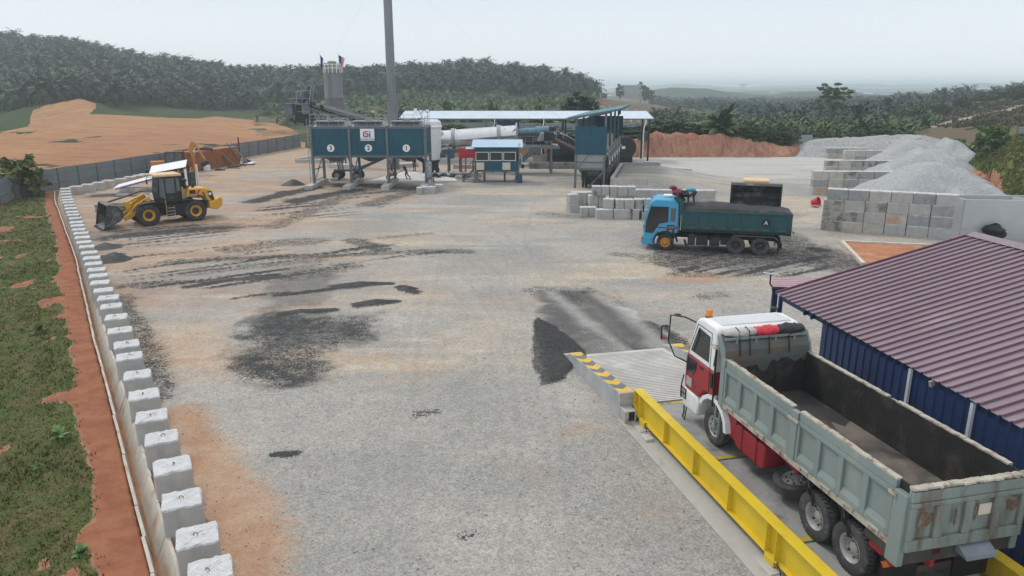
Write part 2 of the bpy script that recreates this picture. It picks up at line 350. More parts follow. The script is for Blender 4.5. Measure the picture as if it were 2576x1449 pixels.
def build_yard():
    ny, nk = 470, 560
    Yv = 6.0 * (128 / 6.0) ** (np.linspace(0, 1, ny)); kv = np.linspace(-1.05, 1.02, nk)
    K, Y = np.meshgrid(kv, Yv); X = K * (Y + 3)
    fine = fbm(X * .9, Y * .9, 3, 5, .6) - .5; big = fbm(X * .12, Y * .2, 5, 4) - .5; wide = fbm(X * .07, Y * .35, 8, 5) - .5; strk = fbm(X * .12 + Y * .03, Y * 1.1, 12, 5, .6) - .5; sweep = np.zeros(X.shape)
    st = np.zeros(X.shape); hz = np.zeros(X.shape); soil = np.zeros(X.shape); dust = np.zeros(X.shape); near_ = .45 + .55 * sst(14, 30, Y); pale = near_ * np.clip(.42 + big * 1.3 + strk * .9, 0, 1)
    warp = (fine * 1.0 + strk * 1.2)
    def line(a, pts, w, i, soft=.8):
        d = seg_dist(X, Y, gp(pts)) - warp * w * .9; a[:] = np.maximum(a, i * (1 - sst(w * (1 - soft * .5), w * (1 + soft), d)))
    def poly(a, pts, i, soft):
        d = sd_poly(X, Y, gp(pts)) + warp * soft * 1.3; a[:] = np.maximum(a, i * sst(-soft * .5, soft, d))
    # asphalt spills and tyre-dragged streaks
    poly(st, [(600, 820), (680, 790), (780, 800), (860, 785), (960, 790), (955, 850), (870, 870), (830, 900), (830, 955), (740, 980), (640, 970), (580, 985), (565, 930), (600, 880)], .27 + .74 * fbm(X * .8, Y * .8, 51, 5, .65), .9)
    poly(hz, [(590, 810), (680, 780), (980, 780), (970, 860), (880, 880), (840, 960), (740, 990), (580, 990), (560, 920)], .30 + .8 * fbm(X * .7, Y * .7, 52, 4), 1.2)
    poly(hz, [(640, 690), (780, 650), (890, 690), (820, 770), (640, 790)], .62, 1.2)
    for pts, w, i in (([(470, 722), (560, 708), (690, 692)], .34, 1), ([(700, 743), (800, 732), (870, 722), (950, 714)], .26, 1), ([(860, 722), (930, 716)], .48, 1), ([(715, 790), (760, 784), (835, 780)], .26, 1), ([(905, 768), (985, 760)], .32, 1),
        ([(1010, 722), (1045, 735)], .34, 1), ([(590, 750), (660, 740), (720, 735)], .16, .8), ([(320, 720), (420, 712), (560, 705)], .5, .66), ([(270, 598), (380, 588), (480, 578), (560, 574)], .9, .85), ([(560, 574), (700, 565)], .5, .6),
        ([(262, 650), (290, 642)], .55, 1), ([(268, 660), (280, 655)], .5, 1), ([(265, 625), (288, 618)], .45, .95), ([(430, 660), (600, 650), (760, 645), (900, 640), (1050, 632), (1170, 633)], .55, .62), ([(480, 690), (650, 668), (800, 655)], .5, .5), ([(600, 625), (700, 612), (780, 607)], 1.1, .55),
        ([(890, 605), (940, 622), (960, 630)], .7, .7), ([(960, 598), (1080, 588)], .35, .5), ([(690, 570), (760, 540), (850, 500)], .9, .55), ([(850, 500), (900, 480), (1000, 465)], 1.1, .55), ([(640, 507), (700, 492), (790, 472)], .9, .95), ([(745, 507), (820, 490), (900, 478)], 1.0, 1), ([(930, 515), (1000, 492), (1060, 480)], 1.0, .66),
        ([(960, 468), (1070, 476)], 1.6, .9), ([(860, 466), (960, 468)], 1.3, .8), ([(250, 492), (330, 488), (420, 482)], 1.3, .85), ([(300, 745), (330, 800), (360, 850), (385, 930), (395, 1000)], .45, .6), ([(690, 700), (800, 690), (880, 670)], .8, .45),
        ([(1700, 655), (1850, 655), (2000, 645), (2120, 662)], 1.7, .66), ([(1985, 605), (2080, 640)], 1.4, .62), ([(1700, 630), (1950, 632)], 1.2, .68), ([(2045, 626), (2065, 630)], .55, 1), ([(1700, 690), (1800, 690), (1900, 685)], .6, .5), ([(1380, 540), (1450, 546)], 1.2, .5), ([(1560, 640), (1680, 650)], .6, .5),
        ([(1055, 1042), (1085, 1038)], .22, .62), ([(690, 1146), (745, 1142)], .14, .95), ([(1170, 1348), (1192, 1342)], .16, .5), ([(1770, 748), (1810, 742)], .55, .5), ([(700, 492), (720, 482)], .8, .9), ([(1430, 560), (1300, 566)], .6, .3), ([(1660, 430), (1740, 455)], .9, .3), ([(2010, 540), (1990, 545)], .8, .4)):
        line(st, pts, w, i)
    pa, pb = g(470, 722), g(690, 692); an = math.atan2(pb[1] - pa[1], pb[0] - pa[0]); sa_ = X * math.cos(an) + Y * math.sin(an); ta_ = Y * math.cos(an) - X * math.sin(an); thin = fbm(sa_ * .11, ta_ * 1.7, 53, 5, .62)
    for ps_, i_, lo in (([(285, 595), (760, 598), (1160, 622), (1130, 650), (820, 690), (560, 730), (300, 735)], .95, .56), ([(560, 560), (700, 500), (1080, 465), (1010, 520), (760, 575)], .85, .57), ([(1640, 640), (1990, 600), (2140, 650), (2110, 700), (1700, 695)], .95, .52), ([(250, 560), (620, 560), (600, 610), (260, 610)], .8, .57)):
        r_ = sst(-.8, 1.2, sd_poly(X, Y, gp(ps_))); st[:] = np.maximum(st, i_ * r_ * sst(lo, lo + .10, thin)); hz[:] = np.maximum(hz, .55 * r_ * sst(lo - .12, lo + .06, thin))
    # asphalt apron by the weighbridge ramp
    poly(hz, [(1345, 725), (1500, 728), (1560, 770), (1700, 830), (1740, 895), (1600, 900), (1480, 905), (1440, 900), (1345, 900), (1335, 800)], .55 + .45 * fbm(X * .9, Y * .9, 55, 4), .7)
    poly(st, [(1338, 880), (1345, 790), (1410, 830), (1470, 880), (1485, 900), (1455, 912), (1440, 935), (1422, 958), (1358, 972), (1340, 920)], 1.25, .2)
    line(st, [(1500, 830), (1550, 860), (1610, 893)], .42, .72); line(st, [(1630, 815), (1680, 845), (1732, 886)], .40, .75); line(st, [(1350, 730), (1440, 735), (1470, 760)], .7, .50); line(st, [(1480, 730), (1550, 765)], .5, .5)
    line(dust, [(1400, 760), (1460, 800), (1560, 895)], .55, .8); line(dust, [(1560, 780), (1640, 850), (1690, 895)], .5, .75)
    line(hz, [(300, 640), (600, 640), (900, 620)], 3.2, .34); line(hz, [(300, 720), (560, 690), (800, 660)], 2.2, .40); line(hz, [(1750, 655), (2100, 650)], 2.6, .5); line(hz, [(260, 590), (560, 570)], 1.6, .6); line(hz, [(660, 500), (1080, 480)], 2.2, .38)
    line(hz, [(300, 760), (340, 830), (390, 960)], .9, .45)
    for pts in ([(1290, 1460), (1285, 1050), (1250, 840), (1150, 690), (1010, 570)], [(1420, 1460), (1390, 1050), (1330, 830), (1230, 680), (1080, 560)], [(1620, 900), (1480, 760), (1360, 660), (1200, 560)], [(1690, 900), (1560, 760), (1480, 690), (1500, 640), (1620, 600)], [(1380, 720), (1420, 660), (1550, 610), (1640, 590)], [(1000, 1460), (1010, 1100), (1040, 850), (1100, 640)], [(1330, 500), (1300, 600), (1350, 700)], [(1650, 430), (1900, 440), (2050, 440)], [(1600, 450), (1800, 480), (2000, 520)]):
        line(sweep, pts, .30, .36, 2.2); line(hz, [(u + 17, v) for u, v in pts], .16, .34, 1.6); line(hz, [(u - 20, v) for u, v in pts], .14, .30, 1.6)
    for pts, w, i in (([(1385, 735), (1470, 805), (1600, 900)], .42, .85), ([(1330, 640), (1385, 735)], .4, .4), ([(1500, 740), (1580, 790), (1700, 900)], .45, .8), ([(1560, 600), (1470, 680), (1500, 740)], .4, .35)): line(sweep, pts, w * .8, i * .72, 2.6)
    # bare laterite soil
    soil[:] = np.clip(.17 + big * .55 + wide * .9 + np.clip((-X - 2) / 45, 0, .40) - np.clip((X - 2) / 40, 0, .35) - np.clip((26 - Y) / 50, 0, .3), 0, .7)
    for pts, w, i in (([(455, 1040), (500, 1130), (560, 1240), (610, 1340), (640, 1460)], .75, .95), ([(480, 895), (440, 905)], .55, .75), ([(500, 820), (520, 930)], 1.2, .5), ([(230, 540), (500, 560), (700, 545)], 3, .62), ([(250, 610), (450, 625), (600, 612)], 1.6, .6), ([(420, 720), (700, 705)], 1.4, .55), ([(500, 765), (700, 740)], 1.2, .5),
        ([(700, 505), (1000, 500)], 2.4, .62), ([(620, 455), (760, 450)], 3, .62), ([(640, 400), (780, 385)], 4, .66), ([(660, 430), (800, 425)], 2.4, .3), ([(1700, 702), (1790, 698)], .9, .75), ([(1400, 560), (1150, 572)], 2, .35), ([(1440, 1085), (1480, 1075)], .5, .55), ([(1310, 1190), (1350, 1195)], .5, .42), ([(1640, 1290), (1660, 1270)], .5, .4), ([(1030, 925), (1080, 930)], .7, .5), ([(200, 480), (300, 470)], 1.6, .7), ([(760, 680), (1000, 690)], 1.6, .42), ([(640, 780), (800, 770)], .8, .55)):
        line(soil, pts, w, i, 1.4)
    dx = drain_x(Y); side = X - dx
    soil = np.maximum(soil, .95 * (1 - sst(1.0, 2.1, side + fine * .8)))
    dust = np.maximum(dust, np.clip(.25 + .5 * sst(70, 95, Y) * sst(8, 22, X) + strk * .9, 0, .8))
    poly(dust, [(970, 790), (1050, 790), (1040, 850), (960, 860)], .55, .8)
    # verge: bare red track next to the drain, then grass
    lim = -.50 - .62 * fbm(Y * .3, Y * 0, 21, 4) + fine * .6
    grass = sst(0, .5, lim - side) * (1 - .75 * sst(.60, .70, fbm(X * .55, Y * .55, 31, 4, .6)))
    soil = np.where(side < 0, np.maximum(soil, .95), soil); st = np.where(side < .6, 0, st); hz = np.where(side < .6, 0, hz)
    grav = np.clip(1.05 - np.clip(soil, 0, 1) * .6, 0, 1) * (1 - grass)
    dd = np.clip(-side - 1.6, 0, 9)
    Z = np.where(side < -.6, -.10 * dd * (1 - sst(38, 58, Y)) + (fbm(X * .8, Y * .8, 40, 4) - .5) * .25 * np.clip(-side - .6, 0, 1), 0)
    Z = Z + (fbm(X * .35, Y * .6, 41, 4) - .5) * .07 * sst(0, 2, np.abs(side))
    Z += np.clip(st - .8, 0, .4) * .14                       # the dragged-out asphalt lies proud
    Z -= .5 * sst(-.06, .06, side) * (1 - sst(.46, .58, side))    # trench of the drain
    # loading ramp behind the blocks, up to the retaining wall
    ra = np.array([9.9, 71.0]); rd = np.array([.204, .979]); rn = np.array([.979, -.204]); qx = X - ra[0]; qy = Y - ra[1]
    s_ = qx * rn[0] + qy * rn[1]; t_ = qx * rd[0] + qy * rd[1]
    Z += 1.15 * (s_ > 0) * (1 - sst(3, 13.5, s_)) * sst(-1.5, .3, t_) * (1 - sst(14.5, 19, t_))
    m = ground_material()
    o = grid_obj('yard_ground', X, Y, Z, m, dict(stain=st, haze=hz, soil=soil, pale=pale, dust=dust, grass=grass, gravel=grav, sweep=sweep, redsoil=.9 * (1 - sst(-.1, .15, side)) * (1 - grass)), kind='structure')
    return X, Y, Z, grass
YX, YY, YZ, YG = build_yard()

# ---------------------------------------------------------------- terrain beyond the fences, from profiles (distance, pixel row or height)
def zz(z): return ('z', z)
_T = [(-500, [(56, zz(0)), (75, zz(.6)), (140, zz(2)), (250, 300), (300, 280), (420, 190), (560, 95), (900, 150)]),
    (0, [(66, zz(0)), (80, zz(.3)), (150, 342), (250, 294), (300, 276), (560, 112), (900, 160)]),
    (90, [(72, zz(0)), (90, zz(.3)), (150, 338), (225, 305), (238, 268), (300, 258), (560, 118), (900, 160)]),
    (200, [(78, zz(0)), (95, zz(.2)), (150, 337), (222, 292), (240, 252), (300, 249), (560, 127), (900, 165)]),
    (270, [(81, zz(0)), (97, zz(.2)), (150, 337), (235, 290), (300, 258), (560, 142), (900, 175)]),
    (400, [(89, zz(0)), (105, zz(.1)), (150, 337), (240, 294), (320, 270), (560, 170), (900, 190)]),
    (600, [(107, zz(0)), (120, zz(.1)), (150, 354), (220, 318), (260, 302), (330, 280), (560, 194), (900, 200)]),
    (740, [(127, zz(0)), (140, zz(.4)), (180, 338), (250, 312), (350, 275), (560, 201), (900, 210)]),
    (800, [(112, zz(0)), (116, zz(1)), (170, 330), (250, 300), (350, 262), (520, 203), (900, 215)]),
    (980, [(108.5, zz(0)), (110.5, zz(2.7)), (125, zz(3.2)), (170, 322), (250, 298), (350, 258), (520, 198), (900, 215)]),
    (1180, [(108.5, zz(0)), (110.5, zz(2.8)), (125, zz(3.2)), (170, 322), (250, 298), (350, 258), (520, 187), (900, 215)]),
    (1350, [(108.5, zz(0)), (110.5, zz(2.8)), (125, zz(3.0)), (170, 322), (250, 298), (350, 262), (500, 201), (900, 222)]),
    (1450, [(108.5, zz(0)), (110.5, zz(2.8)), (125, zz(3.0)), (170, 320), (250, 295), (350, 262), (480, 222), (900, 232)]),
    (1520, [(108.5, zz(0)), (110.5, zz(2.9)), (125, zz(3.0)), (170, 318), (250, 292), (350, 262), (480, 250), (900, 250)]),
    (1700, [(108.5, zz(0)), (110.5, zz(3.3)), (118, zz(3.0)), (150, 345), (250, 308), (350, 286), (600, 272), (1000, 258)]),
    (1850, [(108.5, zz(0)), (110.5, zz(3.0)), (118, zz(3.0)), (150, 350), (250, 318), (350, 300), (600, 275), (1000, 258)]),
    (1980, [(108.5, zz(0)), (111, zz(1.6)), (120, zz(2.4)), (160, 345), (250, 325), (350, 304), (600, 277), (1000, 258)]),
    (2200, [(126, zz(0)), (130, zz(1.0)), (170, 342), (230, 318), (300, 302), (450, 277), (700, 260), (1000, 257)]),
    (2340, [(118, zz(0)), (124, zz(.6)), (150, 335), (200, 312), (300, 274), (450, 261), (700, 256), (1000, 255)]),
    (2440, [(100, zz(0)), (106, zz(.9)), (130, 335), (180, 305), (250, 272), (330, 261), (450, 250), (900, 252)]),
    (2490, [(86, zz(0)), (92, zz(1.9)), (100, zz(2.1)), (130, 328), (180, 295), (250, 262), (400, 250), (900, 250)]),
    (2576, [(66, zz(0)), (76, zz(4.2)), (84, zz(4.3)), (120, 330), (180, 290), (250, 252), (330, 246), (450, 242), (900, 246)]),
    (2720, [(56, zz(0)), (67, zz(5.2)), (84, zz(5.4)), (120, 320), (180, 280), (250, 240), (450, 236), (900, 240)]),
    (3100, [(48, zz(0)), (59, zz(5.8)), (84, zz(6)), (120, 310), (250, 225), (450, 215), (900, 230)])]
TY = np.concatenate([np.linspace(44, 132, 150), np.geomspace(133, 700, 150), np.geomspace(720, 9000, 40)])
def _prof(kn, u):
    ys, zs = [], []
    for Yk, q in kn:
        z = q[1] if isinstance(q, tuple) else at(u, q, Yk)[2]; ys.append(Yk); zs.append(z)
    y0 = ys[0]; ys = [20, y0 - 1.6] + ys + [2000, 9000]; zs = [-1.2, -1.0] + [max(zs[0], .06)] + zs[1:] + [zs[-1] * .2 - 4, -30]
    return np.interp(TY, ys, zs), y0
_PU = np.array([q[0] for q in _T], float); _PP = [_prof(q[1], q[0]) for q in _T]; _PZ = np.array([q[0] for q in _PP]); _PE = np.array([q[1] for q in _PP])
TU = np.linspace(-500, 3100, 420)
TZ = np.array([np.interp(TU, _PU, _PZ[:, i]) for i in range(len(TY))])
TE = np.interp(TU, _PU, _PE)
# rebuild the foot where the edge distance slides between columns so the yard edge stays crisp
TK = (TU - CPX) / FP / 1.0367
TX = TY[:, None] * TK[None, :]; TYY = np.repeat(TY[:, None], len(TU), 1)
TZ = np.where(TYY < TE[None, :] - 1.5, -1.0, TZ)
_away = sst(2, 30, TYY - TE[None, :])
TZ = TZ + (fbm(TX * .06, TYY * .06, 61, 4) - .5) * 2.2 * sst(20, 90, TYY - TE[None, :]) * (1 - .7 * sst(500, 900, TYY)) + (fbm(TX * .5, TYY * .5, 62, 4) - .5) * .5 * sst(0, 3, TYY - TE[None, :])
_bank = (TU[None, :] > 780) & (TU[None, :] < 2010) & (TYY > 106) & (TYY < 116)
TZ = TZ + _bank * (fbm(TX * .45, TX * 0 + TYY * .2, 63, 5, .6) - .5) * 2.0 * sst(108.4, 110, TYY)
_emb = (TU[None, :] > 2380) & (TYY < 100)
def ter_z(x, y):
    """terrain height by bilinear look-up"""
    u = x / y * 1.0367 * FP + CPX; fu = np.clip((u - TU[0]) / (TU[1] - TU[0]), 0, len(TU) - 1.001); i = int(fu); a = fu - i
    j = int(np.clip(np.searchsorted(TY, y) - 1, 0, len(TY) - 2)); b = (y - TY[j]) / (TY[j + 1] - TY[j])
    return float((TZ[j, i] * (1 - a) + TZ[j, i + 1] * a) * (1 - b) + (TZ[j + 1, i] * (1 - a) + TZ[j + 1, i + 1] * a) * b)
def pix(X, Y, Z):
    zc = Z - CAMH; d = Y * _c - zc * _s; up = Y * _s + zc * _c; return CPX + FP * X / d, CPY - FP * up / d
def terrain_material():
    m = bpy.data.materials.new('terrain'); m.use_nodes = True; t = m.node_tree; n = t.nodes; l = t.links; p = n['Principled BSDF']; p.inputs['Roughness'].default_value = .95; p.inputs['Specular IOR Level'].default_value = .1
    geo = n.new('ShaderNodeNewGeometry'); P = geo.outputs['Position']
    def noise(sc, det=6, stretch=None):
        q = n.new('ShaderNodeTexNoise'); q.inputs['Scale'].default_value = sc; q.inputs['Detail'].default_value = det; q.inputs['Roughness'].default_value = .62
        if stretch:
            mp = n.new('ShaderNodeMapping'); mp.inputs['Scale'].default_value = stretch; mp.inputs['Rotation'].default_value = (0, 0, .5); l.new(P, mp.inputs[0]); l.new(mp.outputs[0], q.inputs['Vector'])
        else: l.new(P, q.inputs['Vector'])
        return q.outputs[0]
    def mr(x, a, b, c=0, d=1):
        q = n.new('ShaderNodeMapRange'); q.inputs[1].default_value = a; q.inputs[2].default_value = b; q.inputs[3].default_value = c; q.inputs[4].default_value = d; l.new(x, q.inputs[0]); return q.outputs[0]
    def mix(f, a, b, op='MIX'):
        q = n.new('ShaderNodeMixRGB'); q.blend_type = op
        for i, x in enumerate((f, a, b)):
            if isinstance(x, tuple): q.inputs[i].default_value = (*x, 1)
            elif isinstance(x, (int, float)): q.inputs[i].default_value = x
            else: l.new(x, q.inputs[i])
        return q.outputs[0]
    def attr(a): q = n.new('ShaderNodeAttribute'); q.attribute_name = a; return q.outputs['Fac']
    def mask(a, nz, k=.6):
        q = n.new('ShaderNodeMath'); q.operation = 'MULTIPLY_ADD'; q.inputs[1].default_value = k; q.inputs[2].default_value = -k / 2; l.new(nz, q.inputs[0])
        s = n.new('ShaderNodeMath'); s.operation = 'ADD'; l.new(q.outputs[0], s.inputs[0]); l.new(attr(a), s.inputs[1]); return mr(s.outputs[0], .4, .6)
    nz = noise(.35); nb = noise(.05); nf = noise(2.5)
    c = mix(mr(nb, .4, .6), (.05, .085, .035), (.075, .10, .045)); c = mix(mr(nf, .35, .65), c, (.04, .06, .025))
    dirt = mix(mr(noise(.025, 4), .42, .58), (.47, .275, .135), (.42, .22, .13))
    dirt = mix(mr(noise(.10, 7, (1, 5.5, 1)), .42, .58, 0, .75), dirt, (.38, .20, .11)); dirt = mix(mr(noise(.35, 7, (.25, 3, 1)), .52, .64, 0, .7), dirt, (.25, .125, .065))
    c = mix(mask('dirt', nz, .5), c, dirt)
    c = mix(mask('dry', nz, .9), c, mix(mr(nf, .35, .65), (.175, .125, .09), (.125, .105, .06)))
    red = mix(mr(noise(.5, 6, (1, 1, .5)), .38, .62), (.39, .175, .11), (.46, .265, .19)); red = mix(mr(noise(1.1, 6, (1.6, 1, .35)), .46, .66, 0, .75), red, (.27, .10, .06))
    c = mix(mask('red', nz, .5), c, red)
    c = mix(mask('lawn', nz, .7), c, mix(mr(noise(.8), .35, .65), (.13, .16, .04), (.16, .14, .05)))
    c = mix(mask('path', nz, .3), c, (.36, .33, .28))
    l.new(c, p.inputs['Base Color'])
    b = n.new('ShaderNodeBump'); b.inputs['Strength'].default_value = .9; b.inputs['Distance'].default_value = .5; l.new(nf, b.inputs['Height']); l.new(b.outputs[0], p.inputs['Normal'])
    return m
def build_terrain():
    U, V = pix(TX, TYY, TZ); far = TYY > TE[None, :] - 2
    def pm(pts, s):  # painted by direction seen from the yard; fixed to the ground afterwards
        return sst(-s, s, sd_poly(U, V, pts))
    rel = TYY - TE[None, :]
    dirt = np.where(TYY < 262, pm([(-600, 330), (-60, 345), (0, 332), (72, 318), (80, 280), (140, 252), (205, 244), (246, 256), (240, 272), (225, 286), (330, 291), (420, 296), (500, 298), (560, 290), (640, 302), (700, 312), (748, 330), (760, 372), (740, 420), (0, 560), (-600, 600)], 3), 0) * (U < 760)
    dirt = np.maximum(dirt, (U < 770) * (rel < 12) * .8 * (TYY < 140)); dirt *= 1 - .7 * sst(.72, .80, fbm(TX * .10, TYY * .10, 71, 4))
    dry = np.where(U < 1500, .55 * sst(.45, .6, fbm(TX * .035, TYY * .035, 72, 4)) * (TYY > 150) * (TYY < 400) * (U > 640), 0)
    dry = np.maximum(dry, pm([(1500, 238), (1590, 252), (1700, 262), (1760, 280), (1800, 300), (1780, 312), (1640, 312), (1500, 300), (1480, 270)], 6))
    dry = np.maximum(dry, .95 * pm([(2230, 318), (2330, 292), (2400, 268), (2500, 246), (2700, 225), (3100, 220), (3100, 345), (2576, 345), (2440, 392), (2330, 350)], 8) * (TYY > 100))
    red = ((U > 770) & (U < 2020) & (rel > -3) & (rel < 2.4)) * 1.0 * (1 - .8 * sst(.62, .7, fbm(TX * .2, TYY * .1, 73, 4)))
    red = np.where((U > 2380) & (rel > -3) & (rel < .6), .85, red)
    lawn = ((U > 2400) & (rel >= .5) & (TYY < 112)) * .9
    path = np.maximum(1 - sst(2, 4.0, seg_dist(U, V, [(2340, 321), (2400, 305), (2480, 288), (2576, 268), (2720, 238)])), 1 - sst(1.5, 3, seg_dist(U, V, [(2490, 272), (2540, 266), (2640, 255)]))) * (TYY > 110) * (U > 2300)
    path = np.maximum(path, .7 * (1 - sst(1.5, 3, seg_dist(U, V, [(880, 264), (930, 278), (975, 288)]))) * (TYY < 420))
    grid_obj('terrain', TX, TYY, TZ, terrain_material(), dict(dirt=dirt, dry=dry, red=red, lawn=lawn, path=path), kind='structure')
build_terrain()
FARM = mat('far_forest_green', (.040, .062, .035), .95, var=.35, scale=.02, bump=0)
def ridge(name, Y, pts, depth, seed):
    us = np.array([p[0] for p in pts], float); zs = np.array([at(p[0], p[1], Y)[2] for p in pts]); n = 260; U = np.linspace(us[0], us[-1], n); T = np.linspace(-1, 1, 15)
    Zr = np.interp(U, us, zs); X = (U - CPX) / FP / 1.0367; YY = Y + T[:, None] * depth + X[None] * 0; XX = X[None] * YY
    hgt = (Zr[None] + 14 + (fbm(XX * 18 / Y, YY * 18 / Y, seed, 5, .6) - .5) * Y * .007) * np.exp(-(T[:, None] * 1.6) ** 2) - 14
    grid_obj(name, XX, YY, hgt, FARM, kind='structure')
ridge('far_hills', 1150, [(1480, 246), (1580, 243), (1640, 226), (1700, 219), (1770, 220), (1850, 232), (1940, 238), (2020, 227), (2110, 230), (2200, 237), (2350, 236), (2700, 240)], 150, 81)
ridge('far_hills', 2000, [(1300, 242), (1500, 234), (1600, 238), (1760, 232), (1880, 230), (1980, 227), (2070, 226), (2160, 231), (2260, 228), (2360, 231), (2700, 234)], 300, 82)
ridge('far_hills', 3200, [(1200, 236), (1500, 230), (1640, 224), (1760, 220), (1830, 224), (1950, 224), (2100, 219), (2200, 224), (2350, 220), (2420, 211), (2480, 208), (2540, 215), (2700, 222), (2900, 218)], 500, 83)
ridge('far_hills', 5000, [(1200, 230), (1500, 224), (1640, 216), (1720, 210), (1800, 216), (1900, 219), (2020, 212), (2120, 210), (2250, 214), (2400, 209), (2600, 212), (2900, 210)], 700, 84)
# ================================================================ VEGETATION
def leaf_mat(name, c1, c2, scale=.8, rough=.6):
    m = bpy.data.materials.new(name); m.use_nodes = True; t = m.node_tree; n = t.nodes; l = t.links; p = n['Principled BSDF']; p.inputs['Roughness'].default_value = rough; p.inputs['Specular IOR Level'].default_value = .25
    tc = n.new('ShaderNodeTexCoord'); oi = n.new('ShaderNodeObjectInfo'); mu = n.new('ShaderNodeMath'); mu.operation = 'MULTIPLY'; mu.inputs[1].default_value = 40; l.new(oi.outputs['Random'], mu.inputs[0])
    ad = n.new('ShaderNodeVectorMath'); l.new(tc.outputs['Object'], ad.inputs[0]); l.new(mu.outputs[0], ad.inputs[1])
    no = n.new('ShaderNodeTexNoise'); no.inputs['Scale'].default_value = scale; no.inputs['Detail'].default_value = 5; no.inputs['Roughness'].default_value = .7; l.new(ad.outputs[0], no.inputs['Vector'])
    mr = n.new('ShaderNodeMapRange'); mr.inputs[1].default_value = .34; mr.inputs[2].default_value = .66; l.new(no.outputs[0], mr.inputs[0])
    mi = n.new('ShaderNodeMixRGB'); mi.inputs[1].default_value = (*c1, 1); mi.inputs[2].default_value = (*c2, 1); l.new(mr.outputs[0], mi.inputs[0])
    hv = n.new('ShaderNodeHueSaturation'); m2 = n.new('ShaderNodeMapRange'); m2.inputs[3].default_value = .75; m2.inputs[4].default_value = 1.25; l.new(oi.outputs['Random'], m2.inputs[0]); l.new(m2.outputs[0], hv.inputs['Value']); l.new(mi.outputs[0], hv.inputs['Color'])
    l.new(hv.outputs[0], p.inputs['Base Color']); return m
PALML = leaf_mat('palm_frond', (.014, .036, .022), (.058, .092, .048), .16)
PALMY = leaf_mat('young_palm_frond', (.055, .095, .034), (.13, .18, .075), .8)
LEAFD = leaf_mat('dark_leaves', (.016, .034, .010), (.050, .082, .024), .9)
LEAFM = leaf_mat('mid_leaves', (.026, .055, .014), (.075, .115, .030), .9)
LEAFB = leaf_mat('bright_leaves', (.055, .115, .016), (.12, .21, .036), 1.1)
LEAFO = leaf_mat('olive_leaves', (.060, .085, .022), (.15, .16, .055), 1.1)
BARK = mat('bark', (.13, .10, .075), .9, var=.25, scale=6)
def fronds(nf, L0, st, lw, ll, rs, e_lo=-35, e_hi=82, z0=0.):
    """one crown of pinnate fronds -> verts, quads"""
    V = []; Q = []
    for k in range(nf):
        az = k * 2.39996 + rs.uniform(-.2, .2); f = (k + .5) / nf; e = R(e_hi + (e_lo - e_hi) * f ** .9); Lf = L0 * rs.uniform(.85, 1.1) * (.75 + .25 * math.sin(math.pi * min(1, f + .25)))
        h = Vector((math.cos(az), math.sin(az), 0)); sd = Vector((-math.sin(az), math.cos(az), 0)); p = Vector((0, 0, z0)) + h * .15; pts = [p.copy()]; bend = R(75) * rs.uniform(.8, 1.2)
        for i in range(st):
            a = e - bend * ((i + .5) / st) ** 1.3; p = p + (h * math.cos(a) + Vector((0, 0, 1)) * math.sin(a)) * (Lf / st); pts.append(p.copy())
        for i in range(st):
            a, b = pts[i], pts[i + 1]; d = (b - a).normalized(); up = sd.cross(d); t = (i + .6) / st; l_ = ll * (math.sin(math.pi * (.12 + .86 * t)) ** .7)
            for s in (-1, 1):
                o = (sd * s * .80 + d * .55 - up * rs.uniform(-.1, .55)); q0 = len(V); w = lw
                V += [a, a + d * w, a + d * w * .75 + o * l_, a + d * w * .25 + o * l_ * .97]; Q.append((q0, q0 + 1, q0 + 2, q0 + 3) if s > 0 else (q0 + 3, q0 + 2, q0 + 1, q0))
            q0 = len(V); w = .07 * (1 - t * .7); V += [a - sd * w, a + sd * w, b + sd * w * .8, b - sd * w * .8]; Q.append((q0, q0 + 1, q0 + 2, q0 + 3))
    return np.array([tuple(v) for v in V]), np.array(Q)
def trunk_q(h, r0, r1, n=7, lean=(0, 0)):
    V = [(math.cos(2 * math.pi * k / n) * r + lean[0] * z / max(h, .1), math.sin(2 * math.pi * k / n) * r + lean[1] * z / max(h, .1), z) for z, r in ((-.6, r0 * 1.25), (h * .3, r0), (h, r1)) for k in range(n)]
    Q = [(i * n + k, i * n + (k + 1) % n, (i + 1) * n + (k + 1) % n, (i + 1) * n + k) for i in range(2) for k in range(n)]
    return np.array(V), np.array(Q)
def join(parts):
    V = []; Q = []; M = []; o = 0
    for (v, q), mi in parts: V.append(v); Q.append(q + o); M.append(np.full(len(q), mi)); o += len(v)
    return np.concatenate(V), np.concatenate(Q), np.concatenate(M)
def mesh_only(name, co, q, mats, mi): o = np_obj(name, co, q, mats, mi=mi); me = o.data; bpy.data.objects.remove(o); return me
prs = random.Random(11)
PALM_M = []
for k in range(4):
    h = prs.uniform(2.6, 4.6); fv, fq = fronds(30, 4.9, 8, .46, 1.25, prs, e_lo=-50, z0=h); PALM_M.append(mesh_only('oil_palm', *join([((fv, fq), 0), (trunk_q(h, .34, .3), 1)])[:2], [PALML, BARK], join([((fv, fq), 0), (trunk_q(h, .34, .3), 1)])[2]))
YPALM_M = []
for k in range(3):
    h = prs.uniform(.3, .8); fv, fq = fronds(17, 2.7, 6, .3, .75, prs, e_lo=-15, z0=h); j = join([((fv, fq), 0), (trunk_q(h, .25, .2), 1)]); YPALM_M.append(mesh_only('young_palm', j[0], j[1], [PALMY, BARK], j[2]))
LOPALM = [fronds(18, 4.9, 4, 1.0, 1.35, prs, e_lo=-50, z0=z) for z in (3.4, 4.4, 5.4)]
